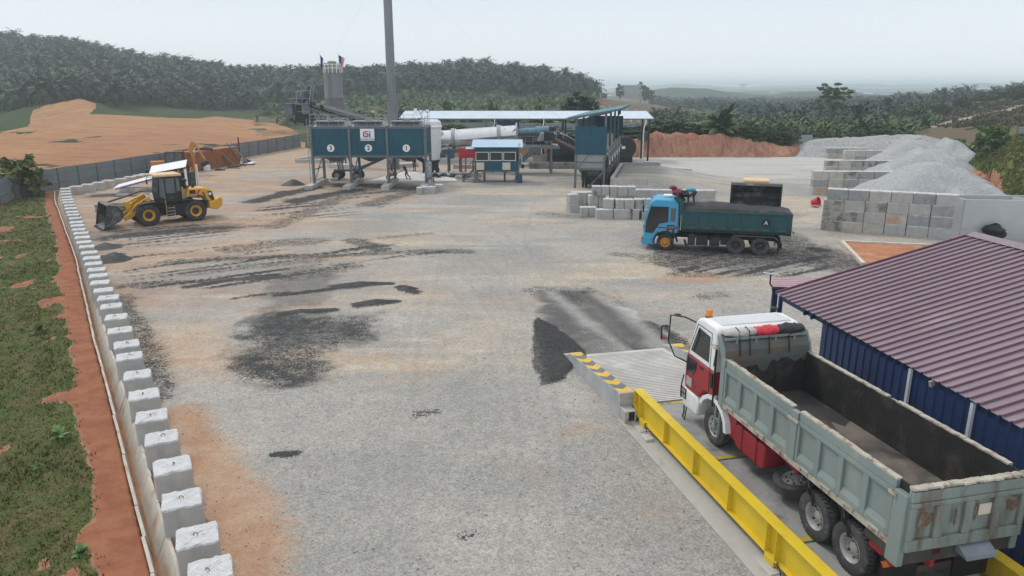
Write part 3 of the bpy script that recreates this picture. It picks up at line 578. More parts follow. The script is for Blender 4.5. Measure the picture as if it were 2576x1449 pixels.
def scatter(n, u0, u1, y0, y1, ok, gap, rs):
    out = []; cell = {}; tries = 0
    while len(out) < n and tries < n * 40:
        tries += 1; Y = math.sqrt(rs.uniform(y0 * y0, y1 * y1)); u = rs.uniform(u0, u1)
        if not ok(u, Y): continue
        x = (u - CPX) / FP / 1.0367 * Y; c = (int(x // gap), int(Y // gap))
        if any((x - a) ** 2 + (Y - b) ** 2 < gap * gap for i in (-1, 0, 1) for j in (-1, 0, 1) for a, b in cell.get((c[0] + i, c[1] + j), ())): continue
        cell.setdefault(c, []).append((x, Y)); out.append((u, x, Y))
    return out
def palm_zone(u, Y):
    lo = np.interp(u, [-400, 0, 90, 200, 300, 400, 600, 740, 900, 1000, 1250, 1400, 1490], [285, 285, 245, 268, 275, 318, 330, 345, 385, 390, 385, 380, 400]); hi = np.interp(u, [-400, 700, 1000, 1350, 1450, 1500], [585, 580, 545, 525, 500, 470])
    return lo < Y < hi and u < 1500
ps = scatter(1800, -150, 1500, 240, 590, palm_zone, 7.4, prs)
ps.sort(key=lambda q: q[2] + (400 if q[0] < -60 else 0))
for i, (u, x, Y) in enumerate(ps[:296]):
    o = bpy.data.objects.new('oil_palm', PALM_M[i % 4]); COL.objects.link(o); s = prs.uniform(1.1, 1.6); o.location = (x, Y, ter_z(x, Y) - .2); o.scale = (s,) * 3; o.rotation_euler = (prs.uniform(-.06, .06), prs.uniform(-.06, .06), prs.uniform(0, 6.3))
    tag(o, 'mature oil palm with dark arching fronds at the front of the hillside plantation', 'palm', 'mature oil palms of the hillside plantation')
def palm_mass(name, pts, m, zoff=0, smin=1.05, smax=1.5):
    V = []; Q = []; o = 0; nr = np.random.RandomState(5)
    for u, x, Y in pts:
        v, q = LOPALM[nr.randint(3)]; a = nr.uniform(0, 6.28); s = nr.uniform(smin, smax); ca, sa = math.cos(a) * s, math.sin(a) * s
        V.append(np.stack([v[:, 0] * ca - v[:, 1] * sa + x, v[:, 0] * sa + v[:, 1] * ca + Y, v[:, 2] * s + ter_z(x, Y) + zoff + nr.uniform(-1.2, .6)], -1)); Q.append(q + o); o += len(v)
    ob = np_obj(name, np.concatenate(V), np.concatenate(Q), m, kind='stuff'); return ob
tag(palm_mass('palm_plantation', ps[296:], PALML), 'mass of dark oil palms covering the upper slopes of the left and middle hills', 'plantation')
def young_zone(u, Y):
    x = (u - CPX) / FP / 1.0367 * Y
    return Y < np.interp(u, [640, 740, 900, 1000, 1250, 1400, 1490], [330, 340, 380, 385, 380, 375, 390]) and Y > np.interp(u, [640, 760, 800, 1490], [300, 205, 150, 140])
for i, (u, x, Y) in enumerate(scatter(250, 650, 1490, 140, 392, young_zone, 4.6, prs)):
    o = bpy.data.objects.new('young_palm', YPALM_M[i % 3]); COL.objects.link(o); s = prs.uniform(1.1, 2.1); o.location = (x, Y, ter_z(x, Y) - .1); o.scale = (s, s, s * prs.uniform(.9, 1.2)); o.rotation_euler = (0, 0, prs.uniform(0, 6.3))
    tag(o, 'young trunkless oil palm on the bare patchy slope behind the asphalt plant', 'palm', 'young palms on the slope behind the plant')
LEAFV = leaf_mat('valley_fronds', (.020, .042, .028), (.048, .080, .050), .12)
def valley_zone(u, Y):
    return (1640 < u < 2340 and Y > np.interp(u, [1640, 1760, 1850, 2000, 2200, 2340], [620, 480, 330, 210, 180, 250])) or (u >= 2340 and Y > np.interp(u, [2340, 2480, 2576, 2700], [340, 330, 320, 320]))
vs = scatter(2100, 1640, 2680, 180, 1300, valley_zone, 8.4, prs)
tag(palm_mass('valley_forest', vs, LEAFV, -1.2, .75, 1.2), 'hazy mass of oil palms filling the valley and low hill on the right', 'forest')

us_ = scatter(520, 1640, 2345, 122, 300, lambda u, Y: Y > np.interp(u, [1640, 1800, 1990, 2010, 2345], [240, 200, 128, 134, 142]), 3.6, prs)
tag(palm_mass('undergrowth', us_, LEAFM, -2.2, .45, .85), 'tangle of green undergrowth in the valley behind the hedge and far gravel pile', 'undergrowth')
def crown(rs, ell, nclump, nleaf, size, fill=.55, clr=.9):
    """leaf quads gathered in clumps over ellipsoids [(cx,cy,cz,rx,ry,rz)]"""
    nr = np.random.RandomState(rs); C = []; w = np.array([e[3] * e[5] for e in ell]); w = w / w.sum()
    for k in range(nclump):
        e = ell[nr.choice(len(ell), p=w)]; d = nr.normal(size=3); d /= np.linalg.norm(d); r = nr.uniform(fill, 1.0) ** .6
        C.append((np.array(e[:3]) + d * r * np.array(e[3:]), .34 * clr * (e[3] + e[5]) * .5 * nr.uniform(.5, 1.25)))
    V = []; n = max(4, nleaf // nclump)
    for c, rad in C:
        d = nr.normal(size=(n, 3)); d /= np.linalg.norm(d, axis=1)[:, None]; p = c + d * (rad * nr.uniform(.35, 1, (n, 1))) * np.array([1.2, 1.2, .75])
        nrm = d * .6 + nr.normal(size=(n, 3)) * .55 + np.array([0, 0, .55]); nrm /= np.linalg.norm(nrm, axis=1)[:, None]
        a = np.cross(nrm, nr.normal(size=(n, 3))); a /= np.linalg.norm(a, axis=1)[:, None]; b = np.cross(nrm, a); s = size * nr.uniform(.6, 1.4, (n, 1))
        V.append(np.stack([p - a * s, p + b * s * .55, p + a * s, p - b * s * .55], 1).reshape(-1, 3))
    V = np.concatenate(V); return V, np.arange(len(V)).reshape(-1, 4)
def limbs(h, r, tops, rs):
    nr = random.Random(rs); b = B()
    b.tube((0, 0, -.5), (0, 0, h * .55), r, 8, r * .75); b.tube((0, 0, h * .55), (nr.uniform(-.2, .2), nr.uniform(-.2, .2), h), r * .75, 7, r * .3)
    for t in tops: b.tube((0, 0, h * nr.uniform(.45, .7)), t, r * .4, 6, r * .12)
    return b
_tree_cache = {}
def tree(kind, name, label, cat, x, y, z, H, Wd, leaf, group=None, seed=1, dens=1.0):
    """kind: round, loose, bush, cone, tall"""
    key = (kind, seed % 3, leaf.name)
    if key not in _tree_cache:
        sd = 100 + seed % 3 * 7; rs = np.random.RandomState(sd)
        if kind == 'round': el = [(0, 0, .62, .36, .36, .30), (-.2, .05, .5, .28, .28, .24), (.22, -.05, .52, .28, .28, .25), (.02, .1, .8, .22, .22, .18)]; nc, nl, sz, tr = 60, 2600, .042, .2
        elif kind == 'loose': el = [(rs.uniform(-.3, .3), rs.uniform(-.25, .25), rs.uniform(.48, .95), .19, .19, .10) for _ in range(9)]; nc, nl, sz, tr = 46, 1700, .036, .4
        elif kind == 'bush': el = [(rs.uniform(-.22, .22), rs.uniform(-.2, .2), rs.uniform(.25, .62), .3, .3, .28) for _ in range(5)] + [(0, 0, .3, .42, .42, .3)]; nc, nl, sz, tr = 60, 2200, .05, .1
        elif kind == 'cone': el = [(0, 0, .25 + .17 * k, .42 - .085 * k, .42 - .085 * k, .13) for k in range(5)]; nc, nl, sz, tr = 50, 1500, .05, .15
        else: el = [(rs.uniform(-.14, .16), rs.uniform(-.1, .1), zc, .20, .20, .10) for zc in (.5, .58, .66, .74, .82, .9, .96)] + [(.1, 0, .62, .22, .2, .08), (-.12, 0, .86, .18, .16, .08)]; nc, nl, sz, tr = 60, 2600, .026, .45
        cv, cq = crown(sd, el, nc, int(nl * dens), sz)
        t_ = limbs(.72 if kind != 'bush' else .4, .02 if kind != 'bush' else .03, [(e[0], e[1], e[2]) for e in el[:6]], sd)
        cm = mesh_only('crown', cv, cq, [leaf], np.zeros(len(cq))); to = t_.build('trunk', BARK); tm = to.data; bpy.data.objects.remove(to); _tree_cache[key] = (cm, tm)
    cm, tm = _tree_cache[key]; o = thing(name, label, cat, (x, y, z - .15), rnd.uniform(0, 6.28), group); o.scale = (Wd, Wd, H)
    for nm, me in (('crown', cm), ('trunk', tm)): c = bpy.data.objects.new(nm, me); COL.objects.link(c); c.parent = o
    return o
def tree_px(kind, name, label, cat, u, vb, vt, wpx, Y, leaf, group=None, seed=1, base=None):
    x = (u - CPX) / FP / 1.0367 * Y; z = ter_z(x, Y) if base is None else base; zt = at(u, vt, Y)[2]; tree(kind, name, label, cat, x, Y, z, max(zt - z, .5) / .97, wpx / FP * Y * 1.04 * 1.08, leaf, group, seed)
tree_px('tall', 'forest_tree', 'tall lone forest tree with loose open crown standing above the right-hand valley', 'tree', 2095, 312, 219, 150, 200, LEAFM, seed=2)
tree_px('round', 'mango_tree', 'big dark dense-crowned tree rising behind the sloping teal hopper roof', 'tree', 1461, 285, 230, 96, 128, LEAFD, seed=1)
tree_px('cone', 'durian_tree', 'small conical tree behind the long roof, directly right of the tall chimney', 'tree', 1119, 285, 262, 40, 121, LEAFO, 'small conical trees behind the long roof', seed=0)
tree_px('cone', 'durian_tree', 'small conical tree behind the middle of the long roof, above the silver drum', 'tree', 1237, 285, 248, 46, 121, LEAFO, 'small conical trees behind the long roof', seed=1)
tree_px('cone', 'durian_tree', 'small conical tree behind the long roof, next left of the big dark tree', 'tree', 1356, 285, 250, 50, 121, LEAFO, 'small conical trees behind the long roof', seed=2)
tree_px('cone', 'durian_tree', 'small tree behind the long roof, half hidden by the chimney', 'tree', 1008, 285, 264, 34, 121, LEAFO, 'small conical trees behind the long roof', seed=1)
tree_px('bush', 'roadside_tree', 'yellow-green leafy tree behind the grey corrugated fence at its left end', 'tree', 8, 470, 352, 120, 67, LEAFO, seed=1, base=0)
tree_px('bush', 'roadside_bush', 'low bright bush against the back of the fence, right of the yellow-green tree', 'bush', 62, 470, 412, 44, 74, LEAFB, seed=2, base=0)
tree_px('bush', 'shrub', 'bright green rounded shrub at the left end of the right-hand grassy bank', 'shrub', 2424, 385, 316, 66, 102, LEAFB, seed=0)
tree_px('bush', 'citrus_tree', 'bright green bushy tree on top of the right-hand grassy bank', 'tree', 2521, 385, 286, 84, 90, LEAFB, seed=1)
bank = [(1612, 300, 60), (1668, 291, 62), (1702, 290, 56), (1735, 294, 62), (1770, 300, 56), (1850, 302, 60), (1890, 302, 64), (1930, 304, 66), (1966, 306, 62), (1990, 312, 54), (1912, 330, 46), (1630, 318, 50)]
bl = ['behind the white drainpipe', 'above the left end of the red bank', 'above the red bank, next left of the tallest hedge bush', 'above the middle of the red bank', 'left of the big banana clump', 'at the foot of the big banana clump', 'right of the big banana clump', 'two bushes right of the banana clump', 'near the right end of the red bank', 'at the very right end of the red bank', 'hanging down the right part of the red bank', 'low beside the right end of the long roof']
for i, (u, vt, w) in enumerate(bank): tree_px('bush', 'hedge_bush', 'dense dark green bush ' + bl[i], 'bush', u, 350, vt, w * 1.15, 111.8 if i in (10, 11) else 113.5 + i % 3, LEAFM if i % 3 else LEAFD, 'bushes along the top of the red earth bank', seed=i, base=(1.6 if i == 10 else 1.9 if i == 11 else None))
under = [(1030, 306, 50), (1085, 306, 60), (1150, 310, 60), (1200, 318, 50), (1340, 312, 60), (1400, 318, 56), (1260, 316, 50), (985, 312, 50), (935, 318, 50), (880, 326, 46), (1560, 310, 48), (1500, 316, 50)]
ul = ['above the white filter housing', 'just right of the filter housing', 'above the left half of the drum', 'next to the blue screen', 'right of the blue screen', 'above the burner', 'over the middle of the drum', 'left of the filter housing', 'behind the chimney foot', 'behind the grey silo foot', 'behind the teal hopper end', 'behind the teal hopper front']
for i, (u, vt, w) in enumerate(under): tree_px('bush', 'bank_shrub', 'dark shrub on the bank behind the long shed, ' + ul[i], 'shrub', u, 345, vt - 6, w * 1.7, 112.6 + i % 3, LEAFD if i % 2 else LEAFM, 'shrubs on the bank behind the shed', seed=i)
rt = [(2164, 345, 318, 40, 135, 'bush', LEAFM, 'left of the dark spreading tree above the far gravel pile'), (2232, 345, 304, 82, 135, 'round', LEAFM, 'spreading above the far gravel pile'), (2080, 345, 320, 50, 135, 'bush', LEAFM, 'above the left shoulder of the far gravel pile'),
      (2281, 305, 277, 40, 215, 'round', LEAFD, 'at the lower left of the bare slope'), (2312, 302, 271, 50, 215, 'round', LEAFD, 'second from the lower left of the bare slope'), (2369, 290, 257, 62, 222, 'round', LEAFD, 'in the middle of the bare slope edge'), (2428, 272, 243, 60, 235, 'round', LEAFD, 'above the gravel track on the bare slope'), (2472, 258, 232, 54, 245, 'round', LEAFM, 'next to the tall palm-like clump on the upper slope'), (2516, 252, 222, 60, 245, 'round', LEAFD, 'near the top right of the bare slope'), (2560, 250, 216, 62, 245, 'round', LEAFD, 'at the right edge on the slope top'),
      (2300, 335, 312, 36, 150, 'bush', LEAFM, 'beside the foot of the gravel track'), (2460, 345, 322, 36, 140, 'bush', LEAFO, 'pale on the bare slope left of the citrus tree'), (1916, 312, 287, 48, 220, 'round', LEAFM, 'alone in the valley left of the lone tall tree'), (1960, 325, 310, 40, 190, 'bush', LEAFM, 'low in the valley over the hedge'), (2110, 318, 296, 50, 200, 'bush', LEAFM, 'at the foot of the lone tall tree'),
      (1560, 250, 212, 26, 590, 'round', LEAFD, 'hugging the left wall of the pale block house'), (1612, 250, 206, 36, 598, 'round', LEAFD, 'hiding the right wall of the pale block house'), (1634, 252, 222, 34, 585, 'round', LEAFD, 'right of the pale block house'), (1522, 252, 234, 22, 560, 'round', LEAFD, 'far left of the pale block house'), (1357, 202, 185, 18, 505, 'round', LEAFD, 'standing out on the middle ridge'), (1440, 215, 188, 26, 480, 'round', LEAFD, 'largest on the right end of the middle ridge'), (1412, 214, 192, 22, 485, 'round', LEAFD, 'second from the right end of the middle ridge'), (1480, 235, 196, 40, 470, 'round', LEAFM, 'at the drop of the middle ridge')]
for i, (u, vb, vt, w, Y, kd, lf, l_) in enumerate(rt): tree_px(kd, 'broadleaf_tree' if kd == 'round' else 'wild_bush', ('dark broadleaf tree ' if kd == 'round' else 'wild green bush ') + l_, 'tree' if kd == 'round' else 'bush', u, vb, vt, w, Y, lf, 'trees on the far slopes', seed=i)
for i in range(24):
    u = prs.uniform(60, 1470); Y = prs.uniform(380, 545)
    if palm_zone(u, Y): x = (u - CPX) / FP / 1.0367 * Y; tree('round' if i % 3 else 'tall', 'hill_tree', 'dark broadleaf tree standing out among the oil palms of the hillside', 'tree', x, Y, ter_z(x, Y), prs.uniform(8, 12), prs.uniform(7, 11), LEAFD if i % 2 else LEAFM, 'broadleaf trees among the hillside palms', i)
# bananas: long arching blades
def banana(n, L, rs, up=62, wide=.30):
    V = []; Q = []; nr = random.Random(rs)
    for k in range(n):
        az = k * 2.4 + nr.uniform(-.3, .3); e = R(nr.uniform(up - 45, up + 22)); h = Vector((math.cos(az), math.sin(az), 0)); sd = Vector((-math.sin(az), math.cos(az), 0)); p = Vector((nr.uniform(-.04, .04) * L, nr.uniform(-.04, .04) * L, nr.uniform(.1, .5 if L > .8 else .14) * L)); Lf = L * nr.uniform(.7, 1.15); bend = R(nr.uniform(30, 95)); row = []
        for i in range(9):
            t = i / 8; w = wide * L * .5 * math.sin(math.pi * (.06 + .92 * t)) ** .6 * (1 if i else .12) * (.2 if i < 2 else 1); a = e - bend * t ** 1.6; dr = Vector((0, 0, -.45 * w)); row.append((p + sd * w + dr, p.copy(), p - sd * w + dr)); p = p + (h * math.cos(a) + Vector((0, 0, 1)) * math.sin(a)) * Lf / 8
        for r0, r1 in zip(row[:-1], row[1:]):
            for j in (0, 1): q0 = len(V); V += [r0[j], r0[j + 1], r1[j + 1], r1[j]]; Q.append((q0, q0 + 1, q0 + 2, q0 + 3))
    return np.array([tuple(v) for v in V]), np.array(Q)
BANL = leaf_mat('banana_leaf', (.05, .11, .03), (.11, .19, .06), 1.2, .45); BANDK = leaf_mat('fan_leaf', (.035, .075, .024), (.10, .155, .05), .8, .45)
def banana_thing(u, vb, vt, Y, label, n, big=False, group=None, seed=1):
    x = (u - CPX) / FP / 1.0367 * Y; z = ter_z(x, Y); L = (at(u, vt, Y)[2] - z) / (1.25 if big else 1.45); v, q = banana(n, L, seed, 52 if big else 60, .30 if big else .34); o = thing('banana_plant', label, 'banana plant', (x, Y, z), 0, group)
    np_obj('leaves', v, q, BANDK if big else BANL, parent=o, smooth=True); b = B()
    for i in range(6 if big else 3): a = i * 1.7; b.tube((math.cos(a) * .25, math.sin(a) * .25, -.3), (math.cos(a) * .1, math.sin(a) * .1, L * .6), .13 if big else .1, 7, .07)
    b.build('stem', BARK, o)
banana_thing(1820, 352, 258, 113.2, 'large clump of long dark banana-like leaves on top of the red earth bank', 46, True, seed=4)
for i, (u, vb, vt, Y, l_) in enumerate([(2367, 300, 276, 205, 'in front of the trees beside the bare slope'), (2462, 275, 252, 215, 'on the upper bare slope above the track'), (2310, 345, 312, 140, 'above the top of the far gravel pile'), (2472, 380, 352, 100, 'between the round shrub and the citrus tree'), (2500, 335, 314, 135, 'on the bare slope left of the citrus tree'), (745, 305, 288, 245, 'under the dumping head of the conveyor'), (690, 312, 292, 235, 'left of the conveyor head at the field edge'), (800, 325, 306, 190, 'just left of the silo base'), (1230, 322, 300, 160, 'behind the long roof over the drum'), (905, 318, 298, 190, 'between the silo and the chimney'), (925, 300, 280, 230, 'above the track between silo and chimney'), (640, 300, 285, 255, 'at the upper right of the orange field')]):
    banana_thing(u, vb, vt, Y, 'light green banana plant ' + l_, 11, False, 'banana plants on the slopes', seed=20 + i)
# grass: tufts of blades on the verge and on the right bank
def blades(name, pts, hgt, m, label, seed, nb=5, lean=.5, wid=.02):
    nr = np.random.RandomState(seed); n = len(pts) * nb; P = np.repeat(np.array(pts), nb, 0); a = nr.uniform(0, 6.28, n); P[:, :2] += nr.normal(0, .07, (n, 2)); h = hgt * nr.uniform(.4, 1.2, n) * (.45 + 1.5 * fbm(P[:, 0] * .7, P[:, 1] * .7, 77, 4) ** 1.5); dx = np.cos(a); dy = np.sin(a); ln = h * nr.uniform(.2, 1, n) * lean * 2
    w = wid * nr.uniform(.6, 1.5, n) * np.sqrt(1 + (P[:, 1] / 35) ** 2); A = P + np.stack([-dy * w, dx * w, 0 * w - .03], -1); Bv = P + np.stack([dy * w, -dx * w, 0 * w - .03], -1); Mid = P + np.stack([dx * ln * .4, dy * ln * .4, h * .7], -1); T = P + np.stack([dx * ln, dy * ln, h], -1)
    V = np.stack([A, Bv, Mid + (Bv - P) * .6, T], 1).reshape(-1, 3); o = np_obj(name, V, np.arange(len(V)).reshape(-1, 4), m, kind='stuff'); return tag(o, label, 'grass')
GRS = leaf_mat('verge_grass', (.075, .105, .024), (.155, .175, .055), .9, .7); GRS2 = leaf_mat('bank_grass', (.085, .105, .024), (.16, .18, .05), .5, .7)
nr = np.random.RandomState(3); gi = np.where((YG.ravel() > .35) & (YY.ravel() < 72))[0]; area = ((YY + 3) * (2.07 / 560) * YY * (3.06 / 470)).ravel()[gi]; pr_ = area * (1.4 / (1 + (YY.ravel()[gi] / 30) ** 2)); pk = gi[nr.choice(len(gi), 26000, p=pr_ / pr_.sum())]
gp_ = np.stack([YX.ravel()[pk] + nr.uniform(-.08, .08, len(pk)), YY.ravel()[pk] + nr.uniform(-.08, .08, len(pk)), YZ.ravel()[pk]], -1)
gp_ = gp_[gp_[:, 0] > -1.05 * (gp_[:, 1] * .72 + 3)]
blades('grass', gp_.tolist(), .085, GRS, 'short patchy grass covering the left verge between the drain and the fence', 4, 5, .6, .018)
eb = []
for _ in range(9000):
    u = nr.uniform(2430, 2760); Y = nr.uniform(60, 108); e0 = np.interp(u, TU, TE)
    if Y > e0 + .4 and Y < e0 + 22: x = (u - CPX) / FP / 1.0367 * Y; eb.append((x, Y, ter_z(x, Y)))
blades('bank_grass', eb, .32, GRS2, 'tufty green and brown grass covering the right-hand bank', 5, 5, .5, .03)
sc_ = []
for _ in range(5200):
    u = nr.uniform(2230, 2780); Y = math.sqrt(nr.uniform(112 ** 2, 270 ** 2)); x = (u - CPX) / FP / 1.0367 * Y; z = ter_z(x, Y); U_, V_ = pix(x, Y, z)
    if V_ < 322 and abs(V_ - np.interp(U_, [2340, 2400, 2480, 2576, 2720], [321, 305, 288, 268, 238])) > 3.5: sc_.append((x, Y, z))
blades('dry_scrub', sc_, .75, leaf_mat('scrub', (.06, .075, .03), (.17, .125, .075), .08, .8), 'knee-high dry brown and green scrub over the bare slope at right', 6, 5, .6, .06)
# weeds and seedlings on the verge
for i, (u, v, hh, l_) in enumerate([(147, 1098, .42, 'bright broad-leaved seedling on the near verge'), (96, 833, .5, 'dark upright weed on the middle verge'), (205, 1395, .3, 'bright tuft of weeds by the bottom of the verge'), (95, 1170, .22, 'low weed beside the bare red patch on the verge')]):
    x, y = g(u, v); z0 = -.10 * max(0, drain_x(y) - x - 1.6); v_, q_ = banana(9 if i != 2 else 16, hh * .8, 50 + i, 58, .5); o = np_obj('weed_plant', v_ + np.array([x, y, z0]), q_, BANL if i != 1 else LEAFM); tag(o, l_, 'weed')
# ================================================================ LEFT EDGE: drain, block row, fence
def drain():
    o = thing('concrete_drain', 'long narrow precast concrete drain channel running beside the block row', 'drain'); ys = []; y = 6.5
    while y < 72: ys.append(y); y += 1.25
    for nm, off, top in (('side_wall', 0.0, .06), ('side_wall', .54, .13)):
        b = B(); r_ = random.Random(int(off * 10))
        for a, c in zip(ys[:-1], ys[1:]):
            j = r_.uniform(-.02, .02); p = Vector((drain_x(a) + off + j, a + .01, top + r_.uniform(-.015, .015))); q = Vector((drain_x(c) + off + j, c - .01, top + r_.uniform(-.015, .015))); d = (q - p).normalized(); nn = Vector((d.y, -d.x, 0)); s = -1 if off == 0 else 1
            t = nn * .035; lo = Vector((0, 0, -.62)); inn = nn * (-.27 if s > 0 else .10)
            b.hexa([p + lo + inn - t, q + lo + inn - t, q + lo + inn + t, p + lo + inn + t, p - t, q - t, q + t, p + t])
        b.build(nm, DRAINM, o)
    b = B(); b.add([(drain_x(y) + k, y, -.40) for y in ys for k in (.02, .16, .30)], [(3 * i + j, 3 * i + j + 1, 3 * i + j + 4, 3 * i + j + 3) for i in range(len(ys) - 1) for j in (0, 1)]); b.build('bed', SILT, o)
    b = B(); c = Vector((drain_x(71) + .26, 71.2, 0))
    for k in range(8):
        a0 = math.pi * (1 - k / 8); a1 = math.pi * (1 - (k + 1) / 8); P = [c + Vector((math.cos(a) * 1.2 * r - .0 + 1.0, math.sin(a) * 2.2 * r, z)) for a in (a0, a1) for r in (1, .9) for z in (-.5, .08)]
        b.hexa([P[0], P[4], P[6], P[2], P[1], P[5], P[7], P[3]])
    b.build('curved_end', DRAINM, o)
DRAINM = mat('drain_concrete', (.50, .46, .40), .9, var=.14, scale=3, dirt=(.40, .24, .15), dirt_amt=.42, dirt_scale=1.5, bump=.3)
SILT = mat('red_silt', (.33, .17, .095), .95, var=.2, scale=2, bump=.4)
drain()
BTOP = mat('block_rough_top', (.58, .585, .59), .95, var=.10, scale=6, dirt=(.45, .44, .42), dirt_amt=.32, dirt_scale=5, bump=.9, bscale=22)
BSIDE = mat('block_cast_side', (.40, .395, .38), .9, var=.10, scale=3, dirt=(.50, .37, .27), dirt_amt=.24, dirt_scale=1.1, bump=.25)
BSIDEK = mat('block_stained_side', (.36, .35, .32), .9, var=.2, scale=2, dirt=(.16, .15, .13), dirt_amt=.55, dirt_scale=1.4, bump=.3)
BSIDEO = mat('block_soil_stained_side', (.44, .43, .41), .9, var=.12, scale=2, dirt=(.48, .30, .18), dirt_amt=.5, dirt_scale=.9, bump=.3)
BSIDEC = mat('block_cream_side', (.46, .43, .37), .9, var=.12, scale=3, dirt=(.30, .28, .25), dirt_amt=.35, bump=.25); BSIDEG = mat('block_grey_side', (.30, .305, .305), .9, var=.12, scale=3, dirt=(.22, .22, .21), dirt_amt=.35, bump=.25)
_blk = {}
def block_mesh(w, d, h, seed, groove=True, side=None, top=None):
    key = (w, d, h, seed, groove, (side or BSIDE).name)
    if key in _blk: return _blk[key]
    r_ = random.Random(seed); out = []
    def edge(a, c, gr):
        L_ = math.dist(a, c); nx, ny = (c[1] - a[1]) / L_, -(c[0] - a[0]) / L_
        for i in range(9):
            t = i / 9; q = .035 * math.exp(-((t - .5) / .13) ** 4) if gr else 0; out.append((a[0] + (c[0] - a[0]) * t - nx * q, a[1] + (c[1] - a[1]) * t - ny * q))
    x, y = w / 2, d / 2; ch = .035
    edge((-x + ch, -y), (x - ch, -y), groove); edge((x, -y + ch), (x, y - ch), False); edge((x - ch, y), (-x + ch, y), groove); edge((-x, y - ch), (-x, -y + ch), False)
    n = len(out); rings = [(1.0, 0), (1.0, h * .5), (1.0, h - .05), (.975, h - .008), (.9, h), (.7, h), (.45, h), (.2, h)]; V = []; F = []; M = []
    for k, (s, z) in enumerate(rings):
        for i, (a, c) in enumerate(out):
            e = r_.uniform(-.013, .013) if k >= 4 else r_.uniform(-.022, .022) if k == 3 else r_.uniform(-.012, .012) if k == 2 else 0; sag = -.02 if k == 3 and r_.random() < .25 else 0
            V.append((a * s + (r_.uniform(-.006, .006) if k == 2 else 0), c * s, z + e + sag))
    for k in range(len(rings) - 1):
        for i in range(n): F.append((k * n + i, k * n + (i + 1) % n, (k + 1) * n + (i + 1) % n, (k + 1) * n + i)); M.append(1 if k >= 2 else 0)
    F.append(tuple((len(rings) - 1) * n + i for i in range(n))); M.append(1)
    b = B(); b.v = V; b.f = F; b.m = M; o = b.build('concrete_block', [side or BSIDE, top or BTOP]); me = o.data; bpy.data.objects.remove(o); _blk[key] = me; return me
LOOP = B().path([(-.05, 0, -.02), (-.045, 0, .04), (0, .01, .065), (.045, 0, .04), (.05, 0, -.02)], .012, 5); _lo = LOOP.build('lifting_loop', RUST); LOOPM = _lo.data; bpy.data.objects.remove(_lo)
def block(x, y, z, w, d, h, rz, label, group, seed=0, side=None, top=None, loop=False):
    o = bpy.data.objects.new('concrete_block', block_mesh(w, d, h, seed % 4, side=side, top=top)); COL.objects.link(o); o.location = (x, y, z); o.rotation_euler = (0, 0, rz); tag(o, label, 'concrete block', group)
    if loop: c = bpy.data.objects.new('lifting_loop', LOOPM); COL.objects.link(c); c.parent = o; c.location = (rnd.uniform(-.05, .05), rnd.uniform(-.05, .05), h); c.rotation_euler = (0, 0, rnd.uniform(0, 3))
    return o
ROW = [(528, 1430), (496, 1347), (457, 1254), (433, 1171), (406, 1100), (381, 1044), (362, 992), (345, 941), (325, 897), (318, 865), (301, 829), (292, 797), (279, 769), (272, 749), (260, 729), (251, 709), (247, 693), (242, 677), (235, 663), (230, 648), (224, 634), (218, 620), (211, 608), (207, 597), (203, 586), (198, 576), (195, 567), (192, 558), (189, 549), (184, 540), (181, 532), (178, 524), (175, 516), (172, 509), (170, 502), (168, 495), (166, 488), (165, 481), (164, 474)]
for i, (u, v) in enumerate(ROW):
    x, y = g(u, v, .78); rz = math.atan2(drain_x(y + 1) - drain_x(y - 1), 2) * -1; k = i + 1; s = .80 + (i * 37 % 7) * .008; odd = {10: ', broken corner', 19: ', splashed with black bitumen', 15: ', tilted and dirty'}.get(i, '')
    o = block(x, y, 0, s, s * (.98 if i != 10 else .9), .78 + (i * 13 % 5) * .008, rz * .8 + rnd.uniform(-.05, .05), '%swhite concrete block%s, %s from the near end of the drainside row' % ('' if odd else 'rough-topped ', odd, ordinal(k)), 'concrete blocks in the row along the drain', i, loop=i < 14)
TURN = [(191, 468), (220, 463), (247, 458), (272, 453), (303, 449), (326, 444), (347, 440), (363, 437)]
for i, (u, v) in enumerate(TURN):
    x, y = g(u, v, .78); block(x, y, 0, 1.05, .8, .78, .12, 'soil-stained concrete block by the fence, %s from the left in the row past the drain' % ordinal(i + 1), 'concrete blocks in the short row near the fence', i, side=BSIDEO)

def fence_run(o, P, Q, h, bay, post_m, sheet, rail_m, pitch=.19, face=1):
    P = Vector((*P, 0)); Q = Vector((*Q, 0)); d = Q - P; n = max(1, round(d.length / bay)); d.normalize(); st = (Q - P).length / n; nn = Vector((d.y, -d.x, 0)) * face
    for i in range(n):
        a = P + d * (st * i); b = B(); hh = h + rnd.uniform(-.03, .03); b.corr(a + Vector((0, 0, .05)), d, (0, 0, 1), st - .02, hh, pitch, .03); b.build('fence_sheet', sheet, o)
        for z in (.42, .86): b = B(); b.bar(a + nn * .05 + Vector((0, 0, hh * z)), a + d * (st - .02) + nn * .05 + Vector((0, 0, hh * z)), .045, .06); b.build('rail', rail_m, o)
        b = B(); b.bar(a + nn * .07 + Vector((0, 0, -.3)), a + nn * .07 + Vector((0, 0, hh + .06)), .09, .09); b.build('post', post_m, o)
fo = thing('boundary_fence', 'grey corrugated sheet fence with green rails curving round the left of the yard', 'fence')
FP_ = [g(-90, 556), g(0, 517), g(38, 500), g(150, 478), g(440, 425)]
for a, c in zip(FP_[:-1], FP_[1:]): fence_run(fo, a, c, 2.12, 3.0, GREY, FENCE, SGREEN)
fo = thing('boundary_fence', 'far half of the grey sheet fence, beyond the rusty container', 'fence')
for a, c in ((g(441, 424.8), g(600, 400)), (g(601, 399.8), g(757, 371.5))): fence_run(fo, a, c, 2.2, 3.1, GREY, FENCE, GREYL)
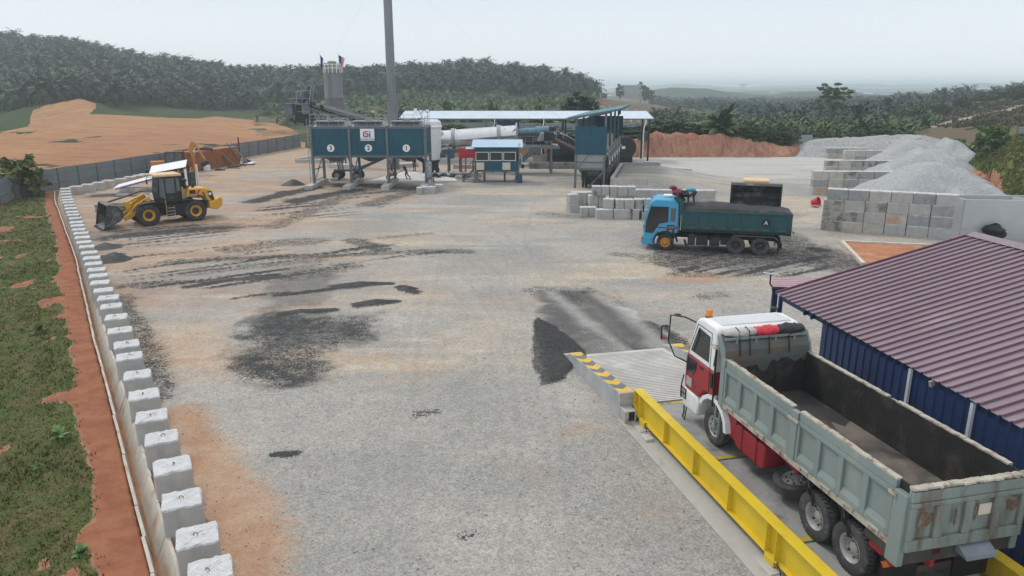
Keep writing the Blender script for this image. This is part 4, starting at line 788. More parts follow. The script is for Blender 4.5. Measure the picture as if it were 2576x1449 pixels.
b = B(); p = g(600, 400); b.bar((p[0] + .3, p[1] - .2, 0), (p[0] + .3, p[1] - .2, 3.1), .14); b.build('tall_post', DARK, fo)
# pale horizontal-ribbed fence on the rear bank
def pale_fence(name, label, pts, h, cat='fence'):
    o = thing(name, label, cat)
    for (ax, ay), (bx, by) in zip(pts[:-1], pts[1:]):
        n = max(1, round(math.dist((ax, ay), (bx, by)) / 4))
        for i in range(n):
            x0, y0, x1, y1 = ax + (bx - ax) * i / n, ay + (by - ay) * i / n, ax + (bx - ax) * (i + 1) / n, ay + (by - ay) * (i + 1) / n; z = min(ter_z(x0, y0), ter_z(x1, y1)) - .1; d = Vector((x1 - x0, y1 - y0, 0))
            bb = B(); bb.corr((x0, y0, z + h), (0, 0, -1), d, h, d.length - .02, .22, .03, shape='sin'); bb.build('fence_sheet', FENCEL, o); bb = B(); bb.bar((x0, y0 - .08, z - .3), (x0, y0 - .08, z + h + .1), .08); bb.build('post', GREY, o)
pale_fence('rear_fence', 'pale ribbed sheet fence on the bank behind the long shed', [(-20, 118), (0, 118.2), (12, 118.2), (28, 117.6), (30, 117)], 1.75)
pale_fence('rear_fence', 'short pale sheet fence between the hedge and the far gravel pile', [(42.6, 118), (48.5, 119)], 1.7)
pale_fence('rear_fence', 'low pale fence at the top right behind the citrus tree', [(58.5, 92), (66, 84)], 1.3)
so_ = thing('blue_screen', 'dark blue sheet screen on the bank behind the long shed', 'screen', (-.6, 116.2, ter_z(-.6, 116.2) - .2)); b = B(); b.corr((-1.7, 0, 0), (1, 0, 0), (0, 0, 1), 3.4, 2.2, .2, .03); b.build('sheet', NAVY, so_)
for k in (-1.6, 1.6): b = B(); b.bar((k, .06, -.4), (k, .06, 2.2), .08); b.build('post', GREY, so_)

# ================================================================ BLOCK STACKS IN THE MIDDLE
def c5(x, y): return (2100 + x / 2.342) / (4000 / 2576), (550 + y / 2.342) / (4000 / 2576)
def put5(x0, x1, yb, Y, lvl, label, rz=0, seed=0, d=.75, side=None):
    u0, v = c5(x0, yb); u1, _ = c5(x1, yb); a = at(u0, v, Y); c = at(u1, v, Y); w = round(abs(c[0] - a[0]) / .05) * .05
    block((a[0] + c[0]) / 2, Y + d / 2, .75 * lvl, max(w - .02, .6), d, .74, rz, label, 'concrete blocks stacked beside the cold-feed hoppers', seed, side=side)
L5 = [(390, 465, 688, 56.3, 0, 'small square block at the lower left front of the stack', .0), (467, 537, 688, 56.3, 0, 'second square block from the left in the lower front row', .03), (534, 690, 712, 55.2, 0, 'long block lying at the front, left of another long one', 0), (693, 842, 712, 55.2, 0, 'long block lying at the front, right of its twin', 0), (866, 945, 716, 55.2, 0, 'square block partly hidden by the blue cab mirror', 0), (950, 1030, 716, 55.3, 0, 'square block low behind the blue cab windscreen', 0),
      (606, 706, 630, 55.6, 1, 'upper front block with a brown strap hanging over it', -.25), (714, 790, 635, 55.4, 1, 'upright block next right of the strapped one', 0), (791, 882, 640, 55.3, 1, 'broad upright block in the middle of the upper front row', .1), (888, 962, 632, 55.5, 1, 'upper front block just left of the blue cab', 0), (964, 1040, 632, 55.6, 1, 'upper front block behind the blue cab roof', .05),
      (278, 372, 655, 58.2, 0, 'lower block of the tilted two-high stack at the far left', .3), (276, 372, 590, 58.2, 1, 'upper block of the tilted two-high stack at the far left', .3),
      (378, 447, 592, 59.4, 0, 'lower rear block behind the tilted two-high stack', 0), (306, 447, 525, 59.4, 1, 'long upper rear block behind the tilted two-high stack', 0), (450, 500, 522, 59.5, 1, 'narrow rear block at the hopper foot', 0), (452, 540, 588, 59.4, 0, 'rear base block under the narrow one', 0),
      (468, 553, 585, 57.6, 1, 'block with rough front under the tall left cube', .08), (470, 552, 650, 57.6, 0, 'hidden base block in the middle of the stack', 0), (556, 622, 590, 57.7, 1, 'shadowed block between the upper cubes', 0), (556, 640, 650, 57.6, 0, 'base block behind the strapped block', 0), (500, 583, 518, 57.5, 2, 'highest left cube with rough top', .04), (585, 657, 517, 57.5, 2, 'highest cube second from the left', -.02), (660, 735, 530, 57.4, 2, 'leaning high cube third from the left', .07), (738, 823, 532, 57.2, 2, 'high cube fourth from the left', .02), (825, 897, 532, 57.2, 2, 'high cube at the right end of the top row', 0),
      (660, 735, 590, 57.4, 1, 'middle-tier block under the leaning cube', 0), (738, 897, 600, 57.3, 1, 'long middle-tier block under the two right cubes', 0), (660, 735, 650, 57.4, 0, 'base block under the leaning cube', 0), (738, 897, 655, 57.3, 0, 'long base block under the two right cubes', 0)]
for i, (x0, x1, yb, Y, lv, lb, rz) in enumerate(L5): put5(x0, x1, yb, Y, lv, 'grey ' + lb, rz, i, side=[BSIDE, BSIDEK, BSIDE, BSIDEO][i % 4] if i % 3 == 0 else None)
for i in range(5):
    for lv in (0, 1):
        u0, v0 = c5(872 + i * 143, 500 + i * 9); p = at(u0, v0, 61.0 - i * .1); block(p[0] + .9, 61.4 - i * .12, .75 * lv, 1.56, .75, .74, -.03, 'long block of the wall edging the loading ramp, %s row, %s from the left' % (('lower', 'upper')[lv], ordinal(i + 1)), 'blocks of the wall behind the blue truck', i, side=BSIDE)

# ================================================================ AGGREGATE BAYS
def bay_wall(P, ang, cols, rows, Lb, label, group, dark=(), skip=(), shift=0):
    for r in range(rows):
        for c in range(cols):
            if (r, c) in skip: continue
            s = (c + .5) * Lb + shift * (r == rows - 1); x = P[0] + math.cos(ang) * s - (r == rows - 1) * .0; y = P[1] + math.sin(ang) * s; sd = BSIDEK if (r, c) in dark else BSIDEO if (r * 5 + c * 3) % 7 == 0 else rnd.choice([BSIDE, BSIDE, BSIDEC, BSIDEG, BSIDEG])
            nm = {0: 'bottom', rows - 1: 'top'}.get(r, {1: 'second', 2: 'third'}.get(r)); nm += ' row'
            block(x + rnd.uniform(-.01, .01), y + rnd.uniform(-.03, .03), r * .74, Lb - .015, .78, .735, ang + rnd.uniform(-.012, .012), '%s, %s, %s from its left end' % (label, nm, ordinal(c + 1)), group, r * 3 + c, side=sd)
w1 = g(2067, 578); w1b = g(2376, 600); a1 = math.atan2(w1b[1] - w1[1], w1b[0] - w1[0])
bay_wall((w1[0], w1[1] + .2), a1, 6, 4, 1.33, 'concrete block in the nearest gravel bay wall', 'blocks of the nearest bay wall', dark=((2, 0), (1, 0), (1, 1), (2, 2), (0, 0)), shift=.18)
w2 = g(2041, 489); bay_wall((w2[0], w2[1] + .2), -.05, 6, 3, 1.4, 'concrete block in the second gravel bay wall', 'blocks of the second bay wall', dark=((2, 2),), skip=((0, 3), (0, 4), (0, 5), (1, 4), (1, 5)))
w3 = g(2075, 434); bay_wall((w3[0], w3[1] + .2), -.02, 6, 2, 1.5, 'concrete block in the third gravel bay wall', 'blocks of the third bay wall', dark=((1, 0), (1, 2), (1, 3), (1, 4)), skip=((0, 4), (0, 5)))
w4 = g(2135, 404); bay_wall((w4[0] - .9, w4[1] - .2), -.03, 5, 2, 1.45, 'concrete block in the farthest gravel bay wall', 'blocks of the farthest bay wall', skip=((0, 4),)); bay_wall((w4[0] - 1.6, w4[1] + 4), 0, 4, 2, 1.5, 'block of the stub wall behind the farthest bay', 'blocks of the stub wall', skip=())
def gravel_material():
    m = mat('aggregate', (.345, .355, .36), .95, var=.20, scale=6, dirt=(.43, .44, .44), dirt_amt=.35, dirt_scale=.35, bump=.7, bscale=9, spec=.15); return m
GRAV = gravel_material()
GRAVC = mat('coarse_aggregate', (.32, .32, .325), .95, var=.34, scale=4, dirt=(.42, .42, .43), dirt_amt=.4, dirt_scale=3, bump=1.0, bscale=5, spec=.15)
def pile(name, label, ridges, m, slope=.62, pad=.3, seed=1, res=.22, group='gravel piles in the bays', rough=.18, clip=None, cat='gravel pile'):
    P = [q for r_ in ridges for q in r_]; mh = max(q[2] for q in P); e = mh / slope + pad; x0, x1 = min(q[0] for q in P) - e, max(q[0] for q in P) + e; y0, y1 = min(q[1] for q in P) - e, max(q[1] for q in P) + e
    if clip: x0, x1, y0, y1 = max(x0, clip[0]), min(x1, clip[1]), max(y0, clip[2]), min(y1, clip[3])
    X, Y = np.meshgrid(np.arange(x0, x1, res), np.arange(y0, y1, res)); Z = np.full(X.shape, -9.); wa = min(1.6, mh * .7); wx = X + (fbm(X * .3, Y * .3, seed, 4) - .5) * wa; wy = Y + (fbm(X * .3, Y * .3, seed + 1, 4) - .5) * wa; rk = min(.5, mh * .25)
    for r_ in ridges:
        for (ax, ay, az), (bx, by, bz) in zip(r_[:-1], r_[1:]):
            vx, vy = bx - ax, by - ay; t = np.clip(((wx - ax) * vx + (wy - ay) * vy) / (vx * vx + vy * vy + 1e-9), 0, 1); d = np.hypot(wx - ax - t * vx, wy - ay - t * vy); z = az + (bz - az) * t - slope * (np.sqrt(d * d + rk * rk) - rk); Z = np.maximum(Z, z)
    Z = Z + (fbm(X * .9, Y * .9, seed + 2, 4) - .5) * rough * 2 * (Z > 0) + (fbm(X * .25, Y * .25, seed + 3, 3) - .5) * rough * 2.2; q_ = min(.5, mh * .4); toe = sst(-q_, q_ * 1.2, Z); Z = np.where(Z > -q_, Z * (.5 + .5 * toe), Z); Z = np.maximum(Z, -.25)
    cx, cy = X.mean(), Y.mean(); o = grid_obj(name, X - cx, Y - cy, Z, m); o.location = (cx, cy, 0); return tag(o, label, cat, group)
A = at
pile('gravel_pile', 'smooth grey gravel pile behind the nearest block wall', [[A(2240, 478, 54.5), A(2290, 436, 56.5), A(2322, 410, 58), A(2400, 428, 57.5), A(2470, 462, 56), A(2500, 482, 55)], [A(2322, 410, 58), A(2345, 405, 62)], [A(2225, 470, 60), A(2300, 430, 62)]], GRAV, seed=3, slope=.60, clip=(24, 60, 51.6, 80))
pile('gravel_pile', 'grey gravel pile spilling over the second block wall', [[A(2190, 455, 74), A(2240, 425, 75.5), A(2290, 392, 77), A(2330, 378, 78), A(2372, 398, 76), A(2440, 435, 73)], [A(2330, 378, 78), A(2310, 372, 82)]], GRAV, seed=7, slope=.62)
pile('gravel_pile', 'peaked gravel pile behind the third block wall', [[A(2250, 372, 92), A(2300, 352, 93.5), A(2338, 364, 92), A(2400, 395, 88)], [A(2300, 352, 93.5), A(2318, 354, 97)]], GRAV, seed=11, slope=.6)
pile('gravel_pile', 'pale steep gravel pile at the far right end of the bays', [[A(2372, 358, 99), A(2385, 348, 99.5), A(2402, 354, 98), A(2440, 382, 95)]], GRAV, seed=15, slope=.75)
pile('gravel_pile', 'wide long coarse gravel pile across the back of the yard', [[A(2045, 352, 113), A(2085, 347, 113), A(2160, 344, 112.5), A(2230, 341, 112), A(2290, 338, 112), A(2345, 347, 111)], [A(2290, 338, 112), A(2310, 344, 107)]], GRAVC, seed=19, slope=.50, res=.3, rough=.22)
pile('gravel_spill', 'low grey gravel spill at the left end of the second wall', [[A(2010, 512, 66.5), A(2060, 503, 68)]], GRAV, slope=.2, seed=23, rough=.05, group='gravel spills'); pile('gravel_spill', 'low fine spill around the red bucket', [[A(2030, 535, 61.5), A(2058, 522, 63)]], GRAV, slope=.18, seed=24, rough=.04, group='gravel spills'); pile('gravel_spill', 'small spill at the foot of the nearest wall', [[A(2052, 566, 52.5), A(2062, 560, 53)]], GRAV, slope=.3, seed=25, rough=.04, group='gravel spills')
# rubble of red earth between the piles and the right bank
rb = thing('earth_rubble', 'lumpy red earth rubble along the foot of the right bank', 'rubble')
V = []; 
def lump(x, y, z, r, m, parent, seed):
    n1, n2 = 9, 6; rr = random.Random(seed); b = B(); pts = []
    for j in range(n2 + 1):
        for i in range(n1): th = math.pi * j / n2; ph = 2 * math.pi * i / n1; q = r * rr.uniform(.7, 1.25); pts.append((x + q * math.sin(th) * math.cos(ph), y + q * math.sin(th) * math.sin(ph), z + q * .6 * math.cos(th)))
    b.add(pts, [(j * n1 + i, (j + 1) * n1 + i, (j + 1) * n1 + (i + 1) % n1, j * n1 + (i + 1) % n1) for j in range(n2) for i in range(n1)]); return b
REDE = mat('red_earth', (.40, .17, .095), .95, var=.2, scale=2, dirt=(.42, .30, .22), dirt_amt=.4, bump=.8, bscale=8)
rb.name = 'earth_rubble'; bb = B()
for k in range(120):
    t = rnd.random(); u = 2440 + 150 * t; Y = np.interp(u, TU, TE) + rnd.uniform(-3.2, .6); x = (u - CPX) / FP / 1.0367 * Y; q = lump(x, Y, rnd.uniform(-.1, .3), rnd.uniform(.25, .8), REDE, rb, k); bb.add(q.v, q.f)
bpy.data.objects.remove(rb); rb = bb.build('earth_rubble', REDE, smooth=60); rb['kind'] = 'stuff'; tag(rb, 'lumpy red earth rubble along the foot of the right bank', 'rubble')
# white rendered tank walls on the right
c0 = g(2384, 594); c1 = g(2410, 600); th = .16; tw = thing('concrete_tank', 'white rendered concrete tank with open top and partitions, right edge', 'tank', (c1[0] + .12, c1[1], 0)); dv = Vector((c0[0] - c1[0], c0[1] - c1[1], 0)); dv.normalize(); al = Vector((.995, -.10, 0)); wd = 2.3; hh = 2.62
def wallseg(a, d, ln, nm, z=hh):
    d = Vector(d).normalized(); n_ = Vector((-d.y, d.x, 0)) * th; a = Vector(a); q = a + d * ln; b = B(); b.hexa([a + Vector((0, 0, -.1)), q + Vector((0, 0, -.1)), q + n_ + Vector((0, 0, -.1)), a + n_ + Vector((0, 0, -.1)), a + Vector((0, 0, z)), q + Vector((0, 0, z)), q + n_ + Vector((0, 0, z)), a + n_ + Vector((0, 0, z))]); b.build(nm, PLAST, tw, bevel=.01)
wallseg((0, 0, 0), al, 12, 'front_wall'); pv = Vector((-.12, .993, 0)); wallseg(al * .0 + pv * th, pv, wd - th, 'end_wall', hh + .003) if False else wallseg(Vector((th, 0, 0)) + pv * (th + .002), pv, wd - th, 'end_wall'); wallseg(pv * (wd + .002), al, 12, 'rear_wall'); wallseg(al * 4.6 + pv * (th + .004), pv, wd - th * 2, 'partition_wall', hh - .06)
nb = B()
for k in range(40):
    pass
x, y, z = at(2490, 592, c1[1] - .4); q = lump(0, 0, 0, .62, BLK, None, 5); q2 = lump(.35, .0, -.28, .5, BLK, None, 8); q.add(q2.v, q2.f); NET = mat('black_net', (.02, .026, .022), .95, var=.3, scale=8, bump=1, bscale=12); o = q.build('net_bundle', NET, smooth=80); o.location = (x, c1[1] - .75, .75); tag(o, 'dark crumpled net bundle hung on the white tank wall above the maroon roof', 'net')
# red soil plot with pale kerb boards
pl = [g(2118, 611), g(2345, 621), g(2420, 700), g(2172, 668)]; b = B(); b.add([(x, y, .05) for x, y in pl], [(0, 3, 2, 1)]); o = b.build('soil_plot', mat('plot_soil', (.40, .17, .085), .95, var=.18, scale=1.2, dirt=(.48, .27, .15), dirt_amt=.4, bump=.5), kind='structure')
kb = thing('plot_kerb', 'pale concrete kerb around the bare red soil plot', 'kerb')
for a, c in ((pl[0], pl[1]), (pl[3], pl[0])): b = B(); b.bar((*a, .07), (*c, .07), .22, .2); b.build('kerb_strip', mat('kerb_concrete', (.58, .53, .46), .9, var=.15, scale=2, dirt=(.45, .27, .16), dirt_amt=.4, bump=.3), kb)
# red plastic tub lying on the spill
tb = thing('plastic_tub', 'bright red plastic tub tipped over on the gravel by the bay walls', 'tub', (*g(2049, 517), .30)); tb.rotation_euler = (R(70), R(10), R(40)); b = B(); b.lathe([(.26, -.25), (.36, .30), (.40, .30), (.40, .36), (.34, .36), (.24, -.20), (.001, -.20)], (0, 0, 0), (0, 0, 1), 20); b.build('tub_body', REDB, tb, smooth=40)
o = B().lathe([(.30, .0), (.33, .04), (.001, .05)], (0, 0, 0), (0, 0, 1), 20).build('tub_lid', mat('faded_red', (.45, .12, .15), .6), smooth=40); o.location = (*g(2050, 521), .12); tag(o, 'faded red round lid lying in front of the red tub', 'lid')
# ================================================================ WHEELS AND TRUCKS
_wc = {}
def wheel_meshes(Rr, Wd, rr, tm, rm, lugs, style):
    key = (Rr, Wd, rr, tm.name, rm.name, lugs, style)
    if key in _wc: return _wc[key]
    h = Wd / 2; b = B(); s = Rr - rr
    b.lathe([(rr, -h * .80), (rr + s * .25, -h * .98), (rr + s * .6, -h), (Rr - s * .12, -h * .93), (Rr - s * .03, -h * .78), (Rr - .012, -h * .4), (Rr - .012, h * .4), (Rr - s * .03, h * .78), (Rr - s * .12, h * .93), (rr + s * .6, h), (rr + s * .25, h * .98), (rr, h * .80)], (0, 0, 0), (0, 1, 0), 40, closed=True)
    if lugs:
        n, lh, lw = lugs
        for k in range(n):
            for sg in (-1, 1):
                a0 = 2 * math.pi * (k + (.5 if sg > 0 else 0)) / n; c = []
                for t, (yy, da) in enumerate(((.06 * h, 0), (.96 * h, 1.9 * math.pi / n * .42))):
                    for rad in (Rr - .04, Rr + lh):
                        for dd in (-lw / 2, lw / 2): a = a0 + da + dd / Rr; rd = rad - (.035 if t and rad > Rr else 0); c.append((rd * math.sin(a), sg * yy, rd * math.cos(a)))
                b.hexa([c[0], c[1], c[5], c[4], c[2], c[3], c[7], c[6]])
    tyre = b.build('tyre', tm, smooth=35)
    b = B(); d = h * .80
    if style == 'front':   # hub stands out (positive)
        pr_ = [(rr + .015, -d), (rr + .02, d), (rr * .96, d * 1.02), (rr * .90, d * .80), (rr * .82, d * .72), (rr * .58, d * .80), (rr * .45, d * .98), (rr * .36, d * .98), (rr * .36, d * 1.12), (rr * .28, d * 1.18), (.001, d * 1.18)]
    elif style == 'rear':  # dished in
        pr_ = [(rr + .015, -d), (rr + .02, d), (rr * .96, d * 1.02), (rr * .90, d * .7), (rr * .84, -d * .05), (rr * .60, -d * .28), (rr * .40, -d * .20), (rr * .40, d * .25), (rr * .34, d * .35), (.001, d * .35)]
    else:
        pr_ = [(rr + .015, -d), (rr + .03, d), (rr * .94, d * 1.03), (rr * .86, d * .75), (rr * .78, d * .55), (rr * .56, d * .5), (rr * .54, d * .62), (.001, d * .62)]
    b.lathe(pr_, (0, 0, 0), (0, 1, 0), 32)
    b.mi(1)
    hy = d * .74 if style == 'front' else -d * .13 if style == 'rear' else d * .5
    if style != 'plant':
        for k in range(8): a = 2 * math.pi * k / 8; c = (rr * .70 * math.sin(a), 0, rr * .70 * math.cos(a)); b.tube((c[0], hy - .03, c[2]), (c[0], hy + .018, c[2]), rr * .095, 8)
        b.mi(0)
        for k in range(8): a = 2 * math.pi * (k + .5) / 8; c = (rr * .50 * math.sin(a), 0, rr * .50 * math.cos(a)); b.tube((c[0], hy, c[2]), (c[0], hy + .075, c[2]), .022, 6)
    else:
        b.tube((0, d * .5, 0), (0, d * .70, 0), rr * .60, 24)
    rim = b.build('rim', [rm, DARK], smooth=35); r_ = (tyre.data, rim.data); bpy.data.objects.remove(tyre); bpy.data.objects.remove(rim); _wc[key] = r_; return r_
def wheel(parent, loc, Rr, Wd, rr, tm, rm, lugs=None, style='front', side=1, steer=0, name='wheel'):
    w = part(name, parent, loc, (0, 0, steer + (0 if side > 0 else math.pi)))
    for nm, me in zip(('tyre', 'rim'), wheel_meshes(Rr, Wd, rr, tm, rm, lugs, style)): o = bpy.data.objects.new(nm, me); COL.objects.link(o); o.parent = w
    return w
def pane(b, pts, t=.012):   # thin glass panel through a polygon, pushed along its normal
    P = [Vector(p) for p in pts]; n = (P[1] - P[0]).cross(P[2] - P[0]).normalized(); return b.prism(P, n * t)

# ---------------------------------------------------------------- grey-green tipper on the weighbridge
TA = 13.; TRZ = R(90 + TA); DZ = .45
tp = thing('tipper_truck', 'grey-green tipper truck with white and red cab, empty, on the yellow weighbridge', 'truck', (6.31 + 1.2 * math.cos(R(TA)), 13.37 + 1.2 * math.sin(R(TA)), DZ), TRZ)
b = B()
for s in (-1, 1): b.span((-2.3, s * .36, .82), (5.6, s * .46, 1.12))
for x in (-2.2, -.9, .6, 1.8, 3.0, 5.4): b.span((x, -.36, .88), (x + .1, .36, 1.06))
b.span((3.4, .46, .55), (4.0, 1.08, 1.22)); b.span((3.45, -1.08, .55), (4.0, -.46, 1.22)); b.hexa([(1.2, .46, .78), (2.1, .46, .92), (2.1, .8, .92), (1.2, .8, .78), (1.2, .46, 1.12), (2.1, .46, 1.12), (2.1, .8, 1.12), (1.2, .8, 1.12)])
b.span((-1.75, .5, .8), (-1.5, 1.0, 1.36)); b.span((-1.75, -1.0, .8), (-1.5, -.5, 1.36))
b.build('chassis', RED, tp, bevel=.01)
b = B()
for x in (0, -1.12): b.tube((x, -.85, .52), (x, .85, .52), .12, 10); b.tube((x, -.2, .52), (x, .2, .52), .26, 12)
b.tube((4.33, -.9, .52), (4.33, .9, .52), .08, 8); b.bar((-1.4, .62, .86), (.3, .62, .86), .09, .14); b.bar((-1.4, -.62, .86), (.3, -.62, .86), .09, .14); b.build('axles', DARK, tp)
# cab
CW = 1.2
def cabpoly(lo, hi):  # left-side silhouette clipped between heights
    pass
b = B(); b.xz([(4.44, 1.98), (6.03, 1.98), (5.99, 2.12), (5.62, 3.06), (5.50, 3.18), (5.2, 3.25), (4.55, 3.23), (4.44, 3.12)], -CW, CW); b.build('cab', WHITEP, tp, bevel=.07, smooth=40)
b = B(); b.xz([(4.44, 1.36), (4.98, 1.26), (5.10, 1.12), (5.26, .96), (6.04, .96), (6.09, 1.30), (6.05, 1.975), (4.44, 1.975)], -CW, CW); b.build('cab_lower', RED, tp, bevel=.04, smooth=40)
b = B(); b.xz([(5.20, .42), (6.04, .38), (6.12, .48), (6.10, .95), (5.28, .95), (5.16, .80)], -CW - .02, CW + .02); b.build('bumper', WHITEP, tp, bevel=.05, smooth=40)
for s in (-1, 1):
    b = B(); pts = []
    for k in range(9): a = R(200 - k * 22); pts.append((4.36 + .66 * math.cos(a) + .04, .62 + .62 * math.sin(a)))
    pts = [q for q in pts if q[1] > .6]; out = [(4.40 + (p[0] - 4.40) * 1.19, .62 + (p[1] - .62) * 1.18) for p in pts]
    for i in range(len(pts) - 1): b.xz([pts[i], pts[i + 1], out[i + 1], out[i]], s * (CW - .25), s * (CW + .03))
    b.build('wheel_arch', WHITEP if True else RED, tp, smooth=40)
    y = s * (CW + .004); sg = 1 if s > 0 else -1
    b = B(); pane(b, [(4.78, y, 2.98 - .10), (5.42, y, 2.94), (5.80, y, 2.16), (4.78, y, 2.16)][::sg], .01); w_ = b.build('side_window', GLASS, tp, bevel=.004)
    b = B(); pane(b, [(5.42, y, 1.93), (5.98, y, 1.93), (5.98, y, 1.50), (5.58, y, 1.50), (5.44, y, 1.68)][::sg], .01); b.build('peep_window', GLASS, tp)
    b = B(); b.bar((5.04, y, 1.86), (5.24, y, 1.86), .03, .05); d_ = b.build('door_handle', BLK, tp)
    b = B()
    for p, q in (((4.70, y, 3.0), (4.70, y, 1.36)), ((4.70, y, 3.0), (5.48, y, 3.02)), ((5.48, y, 3.02), (5.92, y, 2.1)), ((5.92, y, 2.1), (5.94, y, 1.2))): b.bar(p, q, .012, .014)
    b.build('door_seam', BLK, tp)
    b = B(); b.span((4.46, s * (CW + .002), 1.55), (4.56, s * (CW + .05), 1.95)); b.build('air_vent', BLK, tp)
    # mirrors on tubular brackets
    b = B(); yo = s * (CW + .48); b.path([(5.62, s * CW, 3.02), (5.9, s * (CW + .2), 3.1), (6.22, yo, 3.08), (6.26, yo, 2.3), (6.2, s * (CW + .3), 1.86), (6.0, s * CW, 1.72)], .022, 6); b.bar((6.26, yo, 2.72), (6.30, yo + s * .1, 2.72), .02); b.bar((6.26, yo, 2.42), (6.30, yo + s * .1, 2.42), .02); mb = b.build('mirror_bracket', BLK, tp)
    b = B(); b.box((6.30, yo + s * .12, 2.56), (.09, .22, .42)); b.build('mirror', BLK, mb, bevel=.03, smooth=50); b = B(); b.box((6.252, yo + s * .12, 2.56), (.004, .18, .36)); b.build('mirror_glass', CHROME, mb); b = B(); b.lathe([(.001, .05), (.09, .03), (.11, 0)], (6.16, s * (CW + .30), 3.08), (0, 0, 1), 12); b.build('round_mirror', BLK, mb, smooth=50)
b = B(); pane(b, [(6.012, -1.06, 2.10), (5.645, -1.02, 2.94), (5.645, 1.02, 2.94), (6.012, 1.06, 2.10)], -.012); b.build('windscreen', GLASS, tp)
b = B(); b.box((6.10, 0, 1.55), (.03, 1.6, .5)); b.build('grille', BLK, tp, bevel=.01)
for s in (-1, 1): b = B(); b.box((6.115, s * .92, .72), (.05, .36, .22)); b.build('headlight', GLASSL, tp, bevel=.03)
b = B(); b.box((6.05, CW + .03, .78), (.34, .02, .30)); pl_ = b.build('number_plate', BLK, tp); b = B()
for i in range(3):
    for j in range(2): b.box((5.95 + i * .1, CW + .042, .70 + j * .15), (.07, .006, .10))
b.build('plate_frame', RIMG, pl_)
b = B(); b.box((5.78, CW + .012, 1.22), (.30, .01, .26)); b.build('door_sign', mat('faded_sign', (.40, .38, .36), .6, var=.3, scale=25), tp)
for i in range(13): pass
b = B()
for i in range(11): b.box((4.62 + i * .06, 0, 3.245), (.025, 2.0, .03))
b.build('roof_rib', WHITEP, tp)
b = B(); b.lathe([(.10, 0), (.10, .05), (.085, .07)], (5.45, CW - .28, 3.17), (0, 0, 1), 16); bc = b.build('beacon', DARK, tp); b = B(); b.lathe([(.085, .07), (.085, .21), (.075, .24), (.001, .245)], (5.45, CW - .28, 3.17), (0, 0, 1), 16); b.build('lens', ORANGE, bc, smooth=40)
b = B(); b.path([(6.1, CW + .02, 1.3), (6.16, CW + .04, 1.0), (6.14, CW + .05, .6)], .02); b.path([(6.0, CW, .42), (5.95, CW + .02, .2), (6.05, CW, .02)], .025); b.path([(5.85, CW, .4), (5.8, CW + .05, .15), (5.9, CW + .03, .0)], .02); b.build('dangling_strap', BLK, tp)
